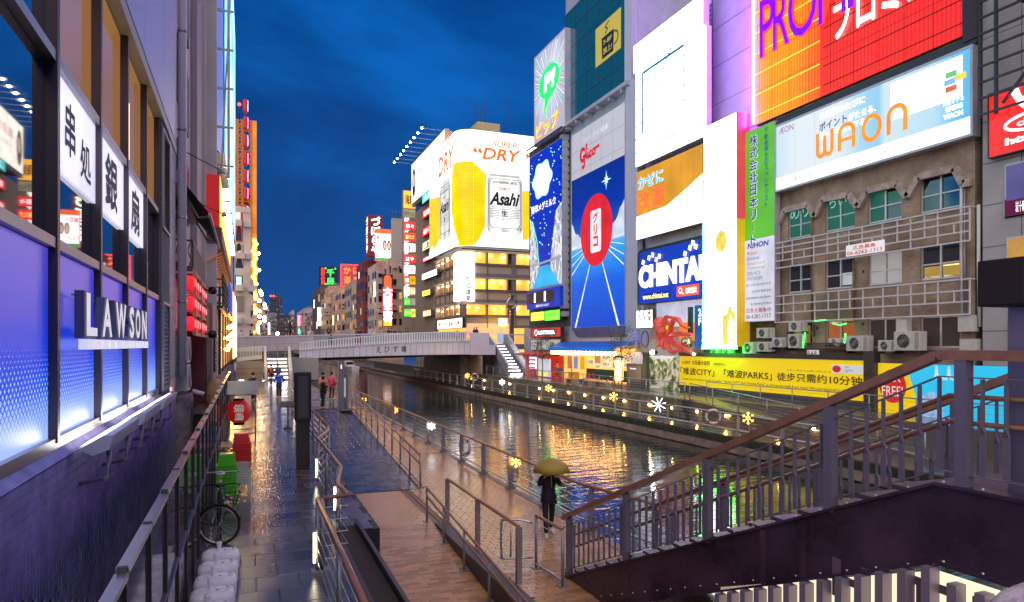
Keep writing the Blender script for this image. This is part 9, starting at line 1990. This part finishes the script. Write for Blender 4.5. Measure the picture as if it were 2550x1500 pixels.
def srail(x,lab,near):
 t_ = thing('stair_railing',lab,'railing',(x,8,0),group='stair railings');hb = [(12.55,sz(12.5)),(yt_,zt3),(1.2,zt3)]
 for a,b in zip(hb,hb[1:]): MB().bar((x,a[0],a[1]+1.2),(x,b[0],b[1]+1.2),.11,.09).build('handrail',BRH,t_)
 for dz in (1.0,.13):
  for a,b in zip(hb,hb[1:]): MB().bar((x,a[0],a[1]+dz),(x,b[0],b[1]+dz),.035,.012).build('rail',BALU,t_)
 if near:
  for dz in (.82,.58): MB().tube([(x+.14,12.3,sz(12.3)+dz),(x+.14,yt_,zt3+dz),(x+.14,yt_-.9,zt3+dz)],.024,8).build('inner_handrail',BRH,t_)
 for y in (12.3,10.1,7.9,5.75,4.25,3.35,2.3): MB().box((x-.05,y-.055,sz(y)),(x+.05,y+.055,sz(y)+1.16)).build('post',BALU,t_)
 y = 12.08;first_ = None
 while y > 1.5:
  if all(abs(y-p_) > .09 for p_ in (12.3,10.1,7.9,5.75,4.25,3.35,2.3)):
   if first_ is None:
    q = MB();q.obox((0,0,.78),(.024,0,0),(0,.006,0),(0,0,.21));q.obox((0,0,.32),(.005,0,0),(0,.03,0),(0,0,.18))
    i0 = len(q.v);q.v += [(-.024,-.006,.57),(.024,-.006,.57),(.024,.006,.57),(-.024,.006,.57),(-.005,-.03,.5),(.005,-.03,.5),(.005,.03,.5),(-.005,.03,.5)];q.f += [(i0+j,i0+(j+1) % 4,i0+4+(j+1) % 4,i0+4+j) for j in range(4)];q.sm += [False]*4
    o = q.build('baluster',BALU,t_,local=True);first_ = o.data
   else: o = link(bpy.data.objects.new('baluster',first_),t_)
   o.location = Vector((x,y,sz(y)))-Vector(t_.location)
  y -= .2
srail(X0s,'near railing of the steel staircase with twisted flat bars and brown handrail',True);srail(X1s,'far railing of the steel staircase seen through the near one',False)
# lit translucent panel with louvres below the landing
lp_ = thing('backlit_panel','cream backlit panel with vertical louvres under the steel staircase','light panel',(5.9,4,0));fP = Fr((5.98,7.6,0),(0,-1,0),(-1,0,0));q = MB();fP.poly(q,[(0,-1.2),(6.4,-1.2),(6.4,zt3-.80),(7.6-yt_,zt3-.80),(0,sz(7.6)-.66)],0);q.build('diffuser',mat('cream_diffuser',(.7,.65,.5),.5,em=(1,.88,.58),es=.75,var=.15,vscale=3),lp_)
for i in range(25): a = .1+i*.25;y = 7.6-a;MB().box((5.84,y-.045,-1.2),(5.97,y+.045,(sz(y)-.75 if y > yt_ else zt3-.84))).build('louvre',mat('louvre_violet',(.30,.25,.32),.45,.3),lp_)
letters(lp_,mat('letter_shadow',(.16,.11,.14),.7),[('H',1.9,.72,dict(w_=.5,h_=.42,bold=.03)),('T',2.7,.82,dict(w_=.55,h_=.42,bold=.03)),('E',3.45,.82,dict(w_=.45,h_=.42,bold=.03))],fP,.012)  # shadow of the sign letters on the diffuser, drawn as flat dark shapes
# loudspeaker on its post, granite parapet end
spk = thing('loudspeaker','black loudspeaker box on a grey post at the right edge','loudspeaker',(8.2,4.6,2));c = at(2530,705,Y=3.9);MB().box((c.x-.2,3.7,c.z-.2),(c.x+.25,4.1,c.z+.2)).build('cabinet',mat('speaker_black',(.02,.012,.014),.6),spk,bevel=.015);MB().lathe([(.13,0),(.12,.012),(0,.012)],(c.x-.0,3.695,c.z),18,'y').build('cone',mat('cone_black',(.012,.01,.011),.5),spk);MB().box((c.x+.05,3.8,zt3-.1),(c.x+.2,4.0,c.z-.205)).build('post',BALU,spk)
gpp = at(2560,1490,Z=2.55);tag(MB().ball((gpp.x+.35,gpp.y-.1,2.35),.42,20,12,(1,1,.55)).build('granite_post',mat('pink_granite',(.4,.28,.33),.4,var=.5,vscale=40)),'rounded pink granite post end at the lower right corner','post')
# small boat moored beyond the bridge
bt2 = thing('moored_boat','small white boat moored beyond the bridge by the right quay','boat',(21.2,150,WZ));q = MB();hs = [(-4.5,.9,1.0),(-2,1.25,.9),(2,1.3,.9),(4.5,.15,1.25)]
for i in range(3):
 (a,wa,za),(b,wb,zb4) = hs[i],hs[i+1]
 for sg in (-1,1): q.face([(21.2+sg*wa*.7,150+a,WZ-.2),(21.2+sg*wb*.7,150+b,WZ-.2),(21.2+sg*wb,150+b,WZ+zb4),(21.2+sg*wa,150+a,WZ+za)][::sg])
 q.face([(21.2-wa,150+a,WZ+za-.05),(21.2+wa,150+a,WZ+za-.05),(21.2+wb,150+b,WZ+zb4-.05),(21.2-wb,150+b,WZ+zb4-.05)])
q.face([(21.2-.63,145.5,WZ-.2),(21.2+.63,145.5,WZ-.2),(21.2+.9,145.5,WZ+1),(21.2-.9,145.5,WZ+1)]);q.build('hull',WHITEP,bt2);MB().box((19.7,149,WZ+.86),(21.3,152,WZ+2.1)).build('cabin',WHITEP,bt2,bevel=.1);MB().box((19.8,148.98,WZ+1.35),(21.2,148.995,WZ+1.9)).build('window',GLASSD,bt2)
bpy.data.scenes.remove(_ts)
